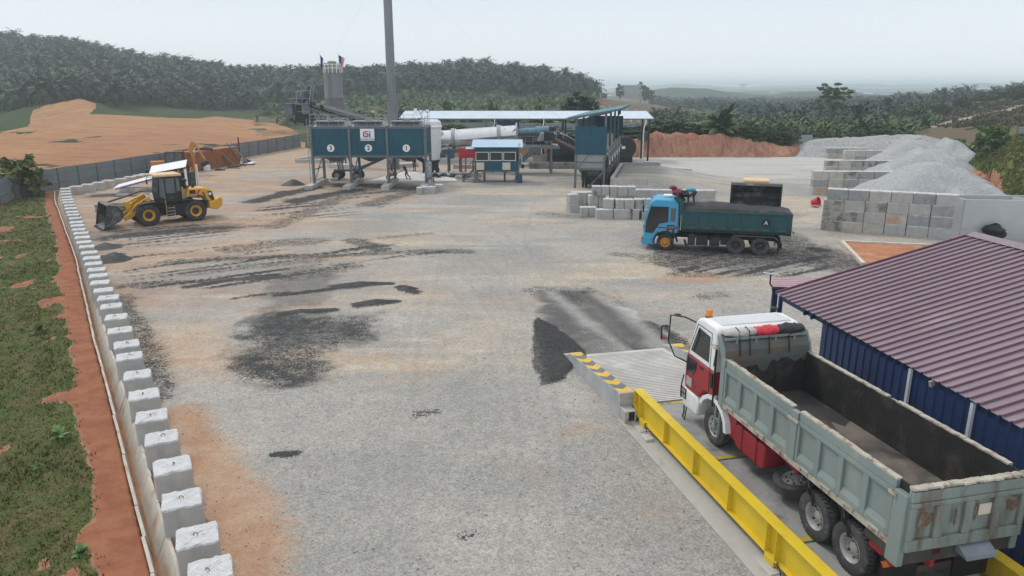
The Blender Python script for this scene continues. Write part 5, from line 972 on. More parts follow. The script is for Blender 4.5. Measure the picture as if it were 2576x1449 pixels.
# body
FX0, FX1, BY = -2.36, 3.95, 1.20; ZB, ZT, ZF = 1.42, 2.58, 1.50
b = B(); b.span((FX0, -BY + .05, ZF - .08), (FX1 + .1, BY - .05, ZF)); b.build('body_floor', BODYFL, tp)
b = B()
for x in np.arange(FX0 + .2, FX1, .55): b.span((x, -BY + .06, ZF - .22), (x + .09, BY - .06, ZF - .085))
for s in (-1, 1): b.span((FX0, s * .34, 1.125), (FX1, s * .52, ZF - .225))
b.build('subframe', RED, tp)
for s in (-1, 1):
    yi, yo = s * (BY - .05), s * BY; sg = s
    b = B(); b.span((FX0, s * (BY - .075), ZF), (FX1, s * (BY - .05), ZT - .01)); b.build('inner_lining', BODYIN, tp)
    b = B(); b.span((FX0, s * (BY - .06), ZB - .14), (FX1, s * (BY + .05), ZB)); b.build('lower_rail', RUSTY if s > 0 else SAGED, tp, bevel=.01)
    for (xa, xb) in ((1.02, FX1 - .12), (FX0 + .28, .74)):
        b = B(); n = 4; wv = (xb - xa) / n; b.span((xa, yi, ZB + .005), (xb, yo - s * .004, ZT - .02))
        for i in range(n + 1): x = xa + i * wv; b.span((max(x - .07, xa), yo, ZB + .02), (min(x + .07, xb), yo + s * .06, ZT - .30))
        b.span((xa, yo, ZT - .295), (xb, yo + s * .062, ZT - .20)); b.span((xa, yo, ZT - .195), (xb, yo + s * .035, ZT - .02))
        for i in range(n):
            x0, x1 = xa + i * wv + .075, xa + (i + 1) * wv - .075; b.prism([(x0, yo + s * .002, ZB + .26), (x0, yo + s * .002, ZB + .012), (x0, yo + s * .058, ZB + .012), (x0, yo + s * .058, ZB + .12)], (x1 - x0, 0, 0))
            b.prism([(x0, yo + s * .002, ZT - .38), (x0, yo + s * .04, ZT - .305), (x0, yo + s * .002, ZT - .305)], (x1 - x0, 0, 0))
        ds = b.build('drop_side', SAGE, tp, bevel=.006)
        b = B(); xs = np.linspace(xa, xb, 26); r_ = random.Random(int(xa * 10 + s))
        for i in range(25): z0 = ZT - .02 + r_.uniform(-.006, .006); b.hexa([(xs[i], yi - s * .03, z0), (xs[i + 1], yi - s * .03, z0), (xs[i + 1], yo + s * .03, z0), (xs[i], yo + s * .03, z0), (xs[i], yi - s * .03, z0 + .035), (xs[i + 1], yi - s * .03, z0 + .035 + r_.uniform(-.008, .008)), (xs[i + 1], yo + s * .03, z0 + .035), (xs[i], yo + s * .03, z0 + .035)])
        b.build('top_rail', RUSTY, ds)
        for i in range(4): x = xa + (i + .5) * wv; b = B(); b.bar((x - .16, yo + s * .07, ZB + .0), (x + .16, yo + s * .07, ZB + .0), .035); b.bar((x - .12, yo + s * .065, ZB - .10), (x - .12, yo + s * .065, ZB + .02), .03); b.bar((x + .12, yo + s * .065, ZB - .10), (x + .12, yo + s * .065, ZB + .02), .03); b.build('hinge', RUSTY, ds)
    b = B(); b.span((.76, yi, ZB + .003), (1.0, yo + s * .075, ZT - .04)); b.build('middle_post', SAGE, tp, bevel=.012); b = B(); b.span((.70, yo + s * .08, ZT - .26), (1.06, yo + s * .11, ZT - .20)); b.build('latch', RUSTY, tp)
    b = B(); b.span((FX0 - .04, yi, ZB - .40), (FX0 + .26, yo + s * .08, ZT - .16)); b.build('rear_post', SAGE, tp, bevel=.012); b = B(); b.span((FX0 + .18, yo + s * .082, ZT - .28), (FX0 + .36, yo + s * .11, ZT - .22)); b.build('latch', RUSTY, tp)
    b = B(); b.span((FX1 - .10, yi, ZB - .12), (FX1 + .10, yo + s * .07, ZT + .0)); b.build('front_post', SAGE, tp, bevel=.012)
# headboard: tall, curving forward over the cab
b = B(); pr_ = [(FX1 + .02, ZF), (FX1 + .02, 2.5), (FX1 + .05, 2.75), (FX1 + .13, 2.93), (FX1 + .28, 3.06)]
for i in range(len(pr_) - 1): (xa, za), (xb, zb) = pr_[i], pr_[i + 1]; b.hexa([(xa, -BY, za), (xa + .05, -BY, za), (xa + .05, BY, za), (xa, BY, za), (xb, -BY, zb), (xb + .05, -BY, zb), (xb + .05, BY, zb), (xb, BY, zb)])
HBM = mat('headboard_sooted', (.095, .108, .10), .65, var=.15, scale=1.2, dirt=(.15, .105, .075), dirt_amt=.5, dirt_scale=1.1)
hb = b.build('headboard', HBM, tp, smooth=50)
b = B(); X = []
r_ = random.Random(4); prev = None
for i in range(25): y = -BY + .02 + i * (2 * BY - .04) / 24; z = ZF + .62 + .28 * math.sin(i * .5 + 2.2) * (i < 20) + r_.uniform(-.09, .09) + (i < 9) * .22; cur = (y, min(z, 2.49)); 
def soot_poly():
    r_ = random.Random(4); top = [(-BY + .03 + i * (2 * BY - .06) / 24, min(2.47, ZF + .72 + (.22 if i < 12 else .02) + r_.uniform(-.12, .12))) for i in range(25)]
    b = B()
    for (ya, za), (yb, zb) in zip(top[:-1], top[1:]): b.add([(FX1 + .012, ya, ZF), (FX1 + .012, yb, ZF), (FX1 + .012, yb, zb), (FX1 + .012, ya, za)], [(0, 1, 2, 3)])
    return b
soot_poly().build('bitumen_coating', BODYIN, hb); r_ = random.Random(9); b = B(); e_ = [(FX1 - 1.9 - .5 * i / 14 + r_.uniform(-.25, .25), -BY + .08 + i * (2 * BY - .16) / 14) for i in range(15)]
for (xa, ya), (xb, yb) in zip(e_[:-1], e_[1:]): b.add([(FX1, ya, ZF + .004), (FX1, yb, ZF + .004), (xb, yb, ZF + .004), (xa, ya, ZF + .004)], [(0, 1, 2, 3)])
b.build('floor_soot', mat('floor_soot', (.04, .038, .037), .65, var=.3, scale=1.5, dirt=(.10, .085, .07), dirt_amt=.45, dirt_scale=1.2), tp)
for s in (-1, 1): b = B(); b.xz([(FX1 - .02, ZT - .02), (FX1 + .10, ZT - .02), (FX1 + .40, 3.02), (FX1 + .40, 3.10), (FX1 + .26, 3.10), (FX1 + .05, 2.8)], s * BY, s * (BY + .06)); b.build('headboard_side', SAGE, hb, bevel=.01)
b = B(); b.bar((FX1 + .14, -BY + .02, 3.04), (FX1 + .14, BY - .02, 3.04), .05, .06); b.bar((FX1 + .46, -BY + .02, 3.04), (FX1 + .46, BY - .02, 3.04), .05, .06)
for y in (-.8, -.25, .3, .85): b.bar((FX1 + .13, y, 3.02), (FX1 + .13, y, 2.86), .06, .02); b.bar((FX1 + .14, y, 3.01), (FX1 + .46, y, 3.01), .04, .03)
b.build('tarp_rack', SAGE, tp)
# tailgate with four recessed panels
b = B(); xr = FX0 - .06; b.span((xr, -BY - .02, ZB - .06), (xr + .05, BY + .02, ZT - .03))
for i in range(5): y = -BY + i * 2 * BY / 4; b.span((xr - .07, max(y - .09, -BY - .02), ZB + .16), (xr - .002, min(y + .09, BY + .02), ZT - .36))
b.span((xr - .072, -BY - .02, ZT - .355), (xr - .002, BY + .02, ZT - .27)); b.span((xr - .045, -BY - .02, ZT - .265), (xr - .002, BY + .02, ZT - .06)); b.span((xr - .072, -BY - .02, ZB - .06), (xr - .002, BY + .02, ZB + .155))
tg = b.build('tailgate', SAGED, tp, bevel=.012)
b = B(); ys = np.linspace(-BY, BY, 30)
for i in range(29): z0 = ZT - .028 + rnd.uniform(-.006, .006); dz = rnd.uniform(-.018, .012); b.hexa([(xr - .05 + dz, ys[i], z0), (xr + .08, ys[i], z0), (xr + .08, ys[i + 1], z0), (xr - .05 + dz, ys[i + 1], z0), (xr - .05, ys[i], z0 + .04), (xr + .08, ys[i], z0 + .04), (xr + .08, ys[i + 1], z0 + .04 + dz), (xr - .05, ys[i + 1], z0 + .04 + dz)])
b.build('top_rail', RUSTY, tg); b = B(); b.span((xr + .052, -BY + .08, ZF), (xr + .07, BY - .08, ZT - .04)); b.build('inner_lining', BODYIN, tg)
b = B(); b.box((xr - .012, -.42, ZB + .56), (.008, .34, .22)); b.build('sticker', CREAM, tg)
for y, w, z, h_ in ((.85, .42, ZB + .52, .30), (-.98, .34, ZB + .60, .36), (.30, .08, ZB + .55, .4), (-.12, .10, ZB + .58, .45)): b = B(); xq = xr - .001 - (.07 if w < .2 else 0); b.prism([(xq, y + w * .5 * rnd.uniform(.6, 1.1) * math.cos(a), z + h_ * .5 * rnd.uniform(.6, 1.15) * math.sin(a)) for a in np.linspace(0, 6.28, 17)[:-1]], (-.004, 0, 0)); b.build('rust_patch', RUST if False else mat('brown_rust', (.12, .075, .05), .85, var=.25, scale=6, dirt=(.22, .22, .19), dirt_amt=.4, dirt_scale=7), tg)
b = B(); b.span((FX0 + .0, -BY - .05, ZB - .42), (FX0 + .35, BY + .05, ZB - .15)); b.span((FX0 + .36, -BY, ZB - .36), (FX0 + .9, BY, ZB - .16)); b.build('rear_sill', mat('sill_oily', (.055, .052, .045), .75, var=.3, scale=2, dirt=(.16, .17, .15), dirt_amt=.3), tp, bevel=.02)
b = B(); b.hexa([(FX0 - .30, -.62, ZB - .30), (FX0 - .02, -.62, ZB - .26), (FX0 - .02, .05, ZB - .26), (FX0 - .30, .05, ZB - .30), (FX0 - .27, -.62, ZB - .24), (FX0 - .02, -.62, ZB - .09), (FX0 - .02, .05, ZB - .09), (FX0 - .27, .05, ZB - .24)]); b.build('discharge_chute', mat('chute_grey', (.22, .25, .28), .5, .3, var=.15), tp, bevel=.01)
# wheels
for s in (-1, 1):
    wheel(tp, (4.33, s * 1.04, .52), .52, .29, .29, TYREG, RIMG, None, 'front', s, R(2))
    for x in (0, -1.12): wheel(tp, (x, s * 1.06, .52), .52, .27, .29, TYREG, RIMG, (34, .022, .045), 'rear', s); wheel(tp, (x, s * .74, .52), .52, .27, .29, TYREG, RIMG, (34, .022, .045), 'rear', -s)
sw = wheel(tp, (1.45, .62, .44), .50, .27, .29, TYREG, RIMG, None, 'front', 1, name='spare_wheel'); sw.rotation_euler = (R(78), 0, 0)
b = B(); b.xz([(2.12, .46), (3.28, .46), (3.36, .54), (3.36, 1.0), (3.28, 1.08), (2.12, 1.08), (2.04, 1.0), (2.04, .54)], .52, 1.12); ft = b.build('fuel_tank', RED, tp, bevel=.04, smooth=45)
b = B(); b.tube((2.95, .84, 1.08), (2.95, .84, 1.17), .075, 16); b.build('filler_cap', CHROME, ft)
b = B()
for x in (2.35, 3.0): b.xz([(x, .445), (x + .05, .445), (x + .05, 1.095), (x, 1.095)], .505, 1.135)
b.build('tank_strap', mat('dark_red', (.16, .02, .025), .5), ft)
b = B()
for x in (4.02, 4.24): b.bar((x, 1.19, .42), (x, 1.19, 1.42), .05)
for z in (.44, .82, 1.2): b.bar((4.02, 1.19, z), (4.24, 1.19, z), .05)
b.build('ladder', SAGE, tp)
b = B(); b.bar((4.36, 1.24, 1.1), (4.36, 1.24, 2.75), .04); b.bar((4.36, 1.24, 2.72), (4.44, 1.24, 2.2), .03); b.build('shovel_handle', BLK, tp); b = B(); b.hexa([(4.22, 1.12, 2.74), (4.50, 1.12, 2.70), (4.50, 1.36, 2.70), (4.22, 1.36, 2.74), (4.28, 1.16, 2.84), (4.46, 1.16, 2.80), (4.46, 1.32, 2.80), (4.28, 1.32, 2.84)]); b.build('shovel_blade', RUSTY, tp)
for s in (-1, 1):
    b = B(); b.box((-1.98, s * .80, .74), (.025, .80, 1.06)); mf = b.build('mudflap', BLK, tp); xm = -1.996
    b = B(); b.box((xm, s * .80, .78), (.006, .76, .15)); rf = b.build('reflector', mat('reflector_red', (.42, .03, .03), .4, var=.05), mf); b = B()
    for k in range(3): y = s * .80 - .30 + k * .26; b.add([(xm - .005, y, .705), (xm - .005, y + .12, .705), (xm - .005, y + .22, .855), (xm - .005, y + .10, .855)], [(3, 2, 1, 0)])
    b.build('orange_stripes', ORANGE, rf)
    b = B(); b.box((-1.72, s * 1.06, 1.02), (.36, .16, .30)); b.build('tail_lamp', RED, tp, bevel=.03)
for x in (0.05, -1.07): b = B(); b.path([(x + .25, 1.18, 1.28), (x + .1, 1.24, 1.12), (x, 1.23, .95), (x - .04, 1.22, .78)], .035, 5); b.path([(x + .3, 1.16, 1.28), (x + .2, 1.22, 1.0), (x + .12, 1.2, .92)], .025, 5); b.build('hanging_strap', BLK, tp)
b = B(); b.box((-.6, .2, .34), (.6, .5, .2)); b.bar((-1.9, -1.0, .5), (-1.9, 1.0, .5), .1, .16); b.build('underrun_bar', mat('rust_brown_bar', (.09, .055, .045), .8, var=.2), tp)
# tarp rolls on the rack
def roll(name, y0, y1, m, label, r0=.16, seed=1):
    r_ = random.Random(seed); b = B(); n = 12; k = 12; P = []; L_ = y1 - y0
    for i in range(n + 1):
        t = i / n; rr = r0 * (.35 + .75 * math.sin(math.pi * (.12 + .76 * t)) ** .6) * r_.uniform(.88, 1.12)
        for j in range(k): a = 2 * math.pi * j / k; q = rr * r_.uniform(.88, 1.14); P.append((q * 1.25 * math.cos(a), y0 + L_ * t, q * .85 * math.sin(a) + r_.uniform(-.01, .01)))
    b.add(P, [(i * k + j, (i + 1) * k + j, (i + 1) * k + (j + 1) % k, i * k + (j + 1) % k) for i in range(n) for j in range(k)] + [tuple(range(k)), tuple(reversed(range(n * k, n * k + k)))])
    o = b.build(name, m, smooth=70); M_ = Matrix.Translation(tp.location) @ Matrix.Rotation(TRZ, 4, 'Z') @ Matrix.Translation((FX1 + .30, 0, 3.15)); o.matrix_world = M_; tag(o, label, 'tarpaulin'); return o
roll('tarpaulin_roll', .22, 1.12, mat('dirty_pale_tarp', (.45, .43, .42), .8, var=.15, scale=5, dirt=(.42, .26, .20), dirt_amt=.4, dirt_scale=4, bump=.5, bscale=12), 'pale dirty rolled tarpaulin on the left of the grey tipper headboard', .12, 3)
roll('tarpaulin_roll', -.42, .26, mat('red_tarp', (.56, .035, .06), .6, var=.12, scale=5, bump=.5, bscale=10), 'bright red rolled tarpaulin in the middle of the grey tipper headboard', .13, 5)
roll('tarpaulin_roll', -1.12, -.38, mat('black_tarp', (.035, .035, .037), .8, var=.2, scale=5, bump=.6, bscale=10), 'black rolled tarpaulin on the right of the grey tipper headboard', .14, 8)
b = B()
for y in (-.62, -.05, .5, .78): b.path([(FX1 + .12, y, 3.04), (FX1 + .16, y, 3.22), (FX1 + .30, y + .03, 3.29), (FX1 + .46, y + .05, 3.06)], .014, 5); b.path([(FX1 + .11, y, 3.04), (FX1 + .02, y + .02, 2.80), (FX1 - .03, y + .03, 2.62)], .018, 5)
b.build('tie_strap', BLK, tp)

# ---------------------------------------------------------------- blue dump truck
_f = g(1672, 630); _r = g(1910, 642); ba = math.atan2(_f[1] - _r[1], _f[0] - _r[0]); BS = 1.0
WB2 = math.dist(_f, _r); cx = Vector((-math.sin(ba), math.cos(ba), 0))
bt = thing('dump_truck', 'blue-cabbed dump truck with dark teal body heaped with black asphalt', 'truck', (_r[0] - cx.x * 1.16, _r[1] - cx.y * 1.16, 0), ba)
# local: x forward, rear axle at 0, +y is the side turned to the viewer
FXL = WB2; MX = 1.40
b = B()
for s in (-1, 1): b.span((-1.2, s * .36, .75), (FXL + .9, s * .46, 1.02))
for x in (-1.1, 1.0, 2.4, 3.6): b.span((x, -.36, .8), (x + .12, .36, 1.0))
b.span((2.35, .5, .42), (2.95, 1.12, .98)); b.span((3.05, .5, .42), (3.75, 1.14, 1.02)); b.span((3.8, .55, .4), (4.25, 1.12, 1.1)); b.span((1.75, .6, .5), (2.3, 1.05, .92)); b.span((2.0, -1.1, .45), (3.6, -.5, 1.0)); b.tube((4.3, .9, .3), (4.45, .9, .7), .07); b.span((-1.25, -1.05, .42), (-1.1, 1.05, .75)); b.build('chassis', DARK, bt, bevel=.02)
cb0 = FXL - .73; cb1 = FXL + 1.38; CB = 1.2
b = B(); b.xz([(cb0, 1.02), (FXL + .50, 1.02), (FXL + .62, .86), (FXL + .70, .60), (cb1 - .02, .55), (cb1 + .0, .62), (cb1 - .06, 1.55), (cb1 - .30, 2.52), (cb1 - .48, 2.72), (cb1 - .75, 2.80), (cb0 + .2, 2.78), (cb0, 2.62)], -CB, CB); cab = b.build('cab', CABBLUE, bt, bevel=.08, smooth=40)
b = B(); b.xz([(FXL + .72, .36), (cb1 + .02, .36), (cb1 + .10, .46), (cb1 + .08, .62), (FXL + .68, .60)], -CB - .01, CB + .01); b.build('bumper', CABBLUE, bt, bevel=.04)
for s in (-1, 1):
    y = s * (CB + .004); sg = 1 if s > 0 else -1
    b = B(); pane(b, [(cb0 + .62, y, 2.42), (cb1 - .42, y, 2.42), (cb1 - .16, y, 1.62), (cb1 - .14, y, 1.02), (cb1 - .62, y, 1.00), (cb1 - .98, y, 1.52), (cb0 + .62, y, 1.62)][::sg], .012); b.build('door_window', GLASS, bt)
    b = B(); pane(b, [(cb0 + .18, y, 2.36), (cb0 + .48, y, 2.36), (cb0 + .48, y, 1.66), (cb0 + .18, y, 1.66)][::sg], .012); b.build('rear_side_window', GLASSL, bt)
    b = B(); b.box((cb0 + .26, y, 1.30), (.52, .016, .07)); b.box((cb0 + .95, y, 1.31), (.60, .016, .07)); b.box((cb1 - .06, y - s * .012, 1.34), (.12, .02, .07)); b.build('red_band', RED, bt)
    b = B(); b.box((cb0 + .44, y + s * .004, 1.22), (.44, .016, .50)); dp = b.build('door_plate', BLK, bt); b = B()
    for k in range(3): b.box((cb0 + .36 + k * .08, y + s * .014, 1.12), (.045, .006, .2))
    for k in range(3): b.box((cb0 + .44, y + s * .014, 1.29 + k * .05), (.36, .006, .02))
    b.build('plate_print', RIMG, dp)
    b = B(); b.path([(cb1 - .3, s * CB, 2.62), (cb1 + .1, s * (CB + .25), 2.5), (cb1 + .22, s * (CB + .32), 1.75), (cb1 - .05, s * CB, 1.55)], .02); mb = b.build('mirror_bracket', CABBLUE, bt); b = B(); b.box((cb1 + .2, s * (CB + .32), 1.98), (.10, .24, .5)); b.build('mirror', BLK, mb, bevel=.03)
    b = B(); b.box((cb1 - .0, s * .95, .82), (.12, .42, .18)); b.build('headlight', mat('lamp_amber_clear', (.50, .42, .28), .25), bt, bevel=.03); b = B(); b.box((cb1 + .05, s * .95, .64 + .03), (.07, .40, .12)); b.build('indicator', REDB, bt)
    b = B(); pts = [(FXL + .66 * math.cos(R(a)), .52 + .62 * math.sin(R(a))) for a in range(-5, 190, 20)]; out = [(FXL + .77 * math.cos(R(a)), .52 + .73 * math.sin(R(a))) for a in range(-5, 190, 20)]
    for i in range(len(pts) - 1): b.xz([pts[i], pts[i + 1], out[i + 1], out[i]], s * .85, s * (CB + .03))
    b.build('wheel_arch', DARK, bt)
    b = B(); b.bar((2.0 - .4, s * 1.05, .92), (1.62 - .1, s * 1.05, 1.12), .36, .06); b.bar((1.55, s * 1.05, 1.13), (-.75, s * 1.05, 1.13), .36, .05); b.bar((-.75, s * 1.05, 1.13), (-.98, s * 1.05, .95), .36, .05); b.build('mudguard', mat('dusty_guard', (.10, .10, .10), .85, var=.2), bt)
    b = B(); b.box((-1.05, s * .95, .62), (.03, .5, .8)); b.build('mudflap', BLK, bt)
    wheel(bt, (FXL, s * 1.03, .52), .53, .29, .30, TYRE, RIMO, None, 'front', s)
    for x in (0, MX): wheel(bt, (x, s * 1.04, .52), .53, .27, .30, TYREG, RIMD, (36, .015, .04), 'rear', s); wheel(bt, (x, s * .72, .52), .53, .27, .30, TYREG, RIMD, None, 'rear', -s)
b = B(); pane(b, [(cb1 - .062, -1.08, 1.60), (cb1 - .30, -1.04, 2.50), (cb1 - .30, 1.04, 2.50), (cb1 - .062, 1.08, 1.60)], -.014); b.build('windscreen', GLASS, bt)
b = B(); b.box((cb1 - .01, 0, 1.1), (.03, 1.5, .45)); b.build('grille', BLK, bt); b = B(); b.box((cb0 + .75, -.3, 2.84), (.55, .8, .09)); b.build('roof_vent', WHITEP, bt, bevel=.03)
b = B(); b.span((cb0 - .10, -1.0, 1.0), (cb0 - .03, 1.0, 2.6)); b.build('cab_back', BLK, bt)
# body
TIPLT = mat('tipper_teal_panel', (.013, .085, .10), .6, var=.15, scale=1.5, dirt=(.03, .045, .045), dirt_amt=.45, dirt_scale=1.5); TIPTAN = mat('worn_panel_edge', (.10, .14, .12), .7, var=.2, scale=5)
X0, X1, BY2 = -1.62, cb0 - .22, 1.22; zb, zt = 1.42, 2.56
for o_ in list(bt.children):
    if o_.name.split('.')[0] in ('cab', 'door_window', 'rear_side_window', 'red_band', 'door_plate', 'mirror_bracket', 'windscreen', 'grille', 'roof_vent', 'cab_back', 'headlight', 'indicator'):
        for q_ in [o_] + list(o_.children):
            for v_ in q_.data.vertices: v_.co.z = .6 + (v_.co.z - .6) * 1.17
for s in (-1, 1):
    b = B(); b.span((X0, s * (BY2 - .06), zb), (X1, s * BY2, zt)); b.mi(1); b.span((X0, s * BY2, zt - .16), (X1, s * (BY2 + .05), zt + .0)); b.span((X0, s * BY2, zb), (X1, s * (BY2 + .05), zb + .10)); n = 6; L_ = X1 - X0 - .4
    for i in range(n + 2): x = X0 + .12 + i * (X1 - X0 - .24) / (n + 1); w = .10 if i != 3 else .16; b.mi(1); b.span((x - w, s * (BY2), zb + .105), (x + w, s * (BY2 + .055), zt - .165)); b.mi(2); b.span((x + w + .002, s * BY2, zb + .12), (x + w + .03, s * (BY2 + .035), zt - .25)); b.span((x - w - .03, s * BY2, zb + .12), (x - w - .002, s * (BY2 + .035), zt - .25)); b.span((x + w + .04, s * BY2, zb + .102), (x + .62, s * (BY2 + .04), zb + .14))
    sd = b.build('body_side', [TIPLT, TIPTEAL, TIPTAN], bt, bevel=.01)
    if s > 0:
        x = X0 + .12 + 1.5 * (X1 - X0 - .24) / (n + 1); b = B(); b.tube((x, BY2 + .0, 1.98), (x, BY2 + .066, 1.98), .225, 24); em = b.build('emblem_disc', BLK, sd); text('A', 'emblem_letter', .36, WHT, em, (x, BY2 + .072, 1.98), (R(90), 0, R(180)))
b = B(); b.span((X0 - .06, -BY2, zb - .15), (X0, BY2, zt)); b.span((X0 - .05, -BY2 - .05, zb - .18), (X0 + .25, BY2 + .05, zb - .005)); b.path([(X0 - .06, BY2, zb + .1), (X0 - .2, BY2, zb + .08), (X0 - .16, BY2, zb - .1)], .03); b.build('tailgate', SOOT, bt, bevel=.02)
b = B(); b.span((X0 + .26, -BY2 + .02, zb - .16), (X1, BY2 - .02, zb - .005)); b.build('body_floor', DARK, bt)
b = B(); pr_ = [(X1, zb - .1), (X1, 2.85), (X1 + .08, 3.12), (X1 + .34, 3.30)]
for i in range(3): (xa, za), (xb, zb_) = pr_[i], pr_[i + 1]; b.hexa([(xa, -BY2, za), (xa + .07, -BY2, za), (xa + .07, BY2, za), (xa, BY2, za), (xb, -BY2, zb_), (xb + .07, -BY2, zb_), (xb + .07, BY2, zb_), (xb, BY2, zb_)])
hb2 = b.build('headboard', TIPTEAL, bt)
for s in (-1, 1): b = B(); b.xz([(X1 - .04, zt - .3), (X1 + .16, zt - .3), (X1 + .20, 2.92), (X1 + .58, 3.24), (X1 + .58, 3.38), (X1 + .25, 3.38), (X1 - .02, 3.1)], s * BY2, s * (BY2 + .05)); b.build('headboard_side', TIPTEAL, hb2, bevel=.01)
# asphalt load: a thing lying in the body
nx, ny = 60, 26; gx, gy = np.meshgrid(np.linspace(X0 + .02, X1 - .03, nx), np.linspace(-BY2 + .065, BY2 - .065, ny)); tt = (gx - X0) / (X1 - X0)
hz_ = zt + .02 + (.26 + .10 * np.cos((tt - .75) * 5)) * (1 - np.abs(gy / BY2) ** 2.2) * np.clip(tt / .05, 0, 1) + (fbm(gx * 2, gy * 2, 91, 4) - .5) * .16 - .12 * (np.abs(gy) > BY2 - .1)
ld = grid_obj('asphalt_load', gx, gy, hz_, SOOT); ld.location = bt.location; ld.rotation_euler = bt.rotation_euler; tag(ld, 'heap of steaming black asphalt filling the teal truck body', 'asphalt'); ld['label'] = 'heap of black asphalt filling the teal body of the blue truck'
def on_truck(x, y, z): return Matrix.Translation(bt.location) @ Matrix.Rotation(ba, 4, 'Z') @ Vector((x, y, z))
bb = B(); r_ = random.Random(3)
q = lump(0, 0, 0, .34, REDB, None, 31); q2 = lump(-.22, .1, .22, .27, REDB, None, 33); q.add(q2.v, q2.f); o = q.build('cloth_bundle', mat('plum_cloth', (.22, .035, .07), .85, var=.35, scale=5, dirt=(.30, .22, .20), dirt_amt=.45, dirt_scale=5, bump=.8, bscale=9), smooth=70); o.location = on_truck(X1 + .42, .35, 3.55); tag(o, 'plum and pink cloth bundle tied on the blue truck headboard', 'cloth bundle')
q = lump(0, 0, 0, .33, BLK, None, 35); q.add(*(lambda w: (w.v, w.f))(lump(-.18, 0, -.4, .30, BLK, None, 36))); o = q.build('black_tarp', mat('black_cover', (.015, .016, .02), .7, var=.3, scale=6, bump=.8, bscale=9), smooth=70); o.location = on_truck(X1 + .02, .25, 3.42); tag(o, 'black tarpaulin being pulled by the bending man on the truck', 'tarpaulin')
# ================================================================ WEIGHBRIDGE, RAMP, OFFICE
WBO = Vector((3.80, 20.09, 0)); WA = R(90 + 13.6); SLABC = mat('slab_concrete', (.40, .39, .37), .9, var=.12, scale=1.2, dirt=(.26, .25, .235), dirt_amt=.4, bump=.2)
DECKM = mat('deck_concrete', (.30, .30, .295), .85, var=.14, scale=1.3, dirt=(.14, .135, .13), dirt_amt=.48, dirt_scale=.9, bump=.15)
wb = thing('weighbridge', 'yellow steel weighbridge with concrete deck under the grey-green tipper', 'weighbridge', WBO, WA)   # local: +x away, -y to the right; deck runs -x
WL, WW = 15.5, 3.55
for y0 in (0, -WW):
    s = 1 if y0 == 0 else -1; b = B(); b.span((-WL, y0 - .14, .93), (.06, y0 + .14, .95)); b.span((-WL, y0 - .14, .22), (-.22, y0 + .14, .242)); b.span((-WL, y0 - .012, .243), (.05, y0 + .012, .929)); b.hexa([(-.22, y0 - .14, .22), (.06, y0 - .14, .48), (.06, y0 + .14, .48), (-.22, y0 + .14, .22), (-.22, y0 - .14, .242), (.06, y0 - .14, .50), (.06, y0 + .14, .50), (-.22, y0 + .14, .242)])
    bm_ = b.build('side_beam', YELLOW, wb, bevel=.004)
    for x in (-.35, -2.05, -3.75, -5.45, -7.0, -7.35, -9.05, -10.75, -12.4, -14): b = B(); b.span((x - .008, y0 + s * .0125, .243), (x + .008, y0 + s * .132, .928)); b.build('stiffener', YELLOW, bm_)
    b = B(); b.span((.04, y0 - .13, .51), (.06, y0 + .13, .928)); b.span((.02, y0 + s * .02, .55), (.038, y0 + s * .12, .68)); b.build('end_plate', YELLOW, bm_)
    for x in (-.62, -7.2, -13.8):
        b = B(); b.span((x - .17, y0 - .15, .07), (x + .17, y0 + .15, .218)); b.build('load_cell_seat', YELLOW, wb, bevel=.01); b = B(); b.span((x - .35, y0 - .22, -.05), (x + .30, y0 + .32 * s if s > 0 else y0 + .22, .068)); b.build('bearing_pad', CONC, wb, bevel=.01)
        b = B(); b.span((x - .95, y0 + s * .16, .0), (x - .60, y0 + s * .42, .13)); b.build('stop_block', CONC, wb, bevel=.02); b = B(); b.path([(x - .25, y0 + s * .10, .26), (x - .35, y0 + s * .20, .32), (x - .55, y0 + s * .24, .25), (x - .62, y0 + s * .25, .05)], .014, 6); b.build('cable', BLK, wb)
for i, (xa, xb) in enumerate(((-.02, -3.6), (-3.66, -7.2), (-7.26, -10.9), (-10.96, -14.6))):
    b = B(); b.span((xb, -WW + .20, .30), (xa, -.20, .45)); dk = b.build('deck_panel', DECKM, wb, bevel=.006)
    b = B(); b.span((xb + .02, -WW + .35, .4505), (xb + .16, -.35, .454)); b.build('yellow_line', mat('worn_yellow_line', (.50, .38, .04), .8, var=.2, scale=3, dirt=(.16, .15, .12), dirt_amt=.55, dirt_scale=3), dk)
b = B(); b.span((-.17, -2.9, .4505), (-.03, -.35, .455)); b.build('yellow_line', mat('worn_yellow_line', (0, 0, 0)), wb)
b = B(); b.span((-15.6, -WW - .55, -.2), (.1, .62, .045)); b.build('base_slab', SLABC, wb, bevel=.01)
# ramp
rp = thing('concrete_ramp', 'ribbed concrete ramp with yellow and grey chevron kerb leading onto the weighbridge', 'ramp', WBO, WA); RL = 5.05
b = B(); b.hexa([(.10, -WW + .1, -.1), (RL + .5, -WW + .1, -.1), (RL + .5, .08, -.1), (.10, .08, -.1), (.10, -WW + .1, .45), (RL + .5, -WW + .1, .02), (RL + .5, .08, .02), (.10, .08, .45)])
for k in range(34): x = .2 + k * .152; z = .45 - (x - .1) / (RL + .4) * .43; b.hexa([(x, -WW + .3, z - .02), (x + .075, -WW + .3, z - .026), (x + .075, .0, z - .026), (x, .0, z - .02), (x + .01, -WW + .3, z + .016), (x + .065, -WW + .3, z + .012), (x + .065, .0, z + .012), (x + .01, .0, z + .016)])
b.build('ramp_surface', mat('ramp_concrete', (.47, .455, .43), .9, var=.12, scale=.8, dirt=(.60, .59, .57), dirt_amt=.5, dirt_scale=.45, bump=.2), rp)
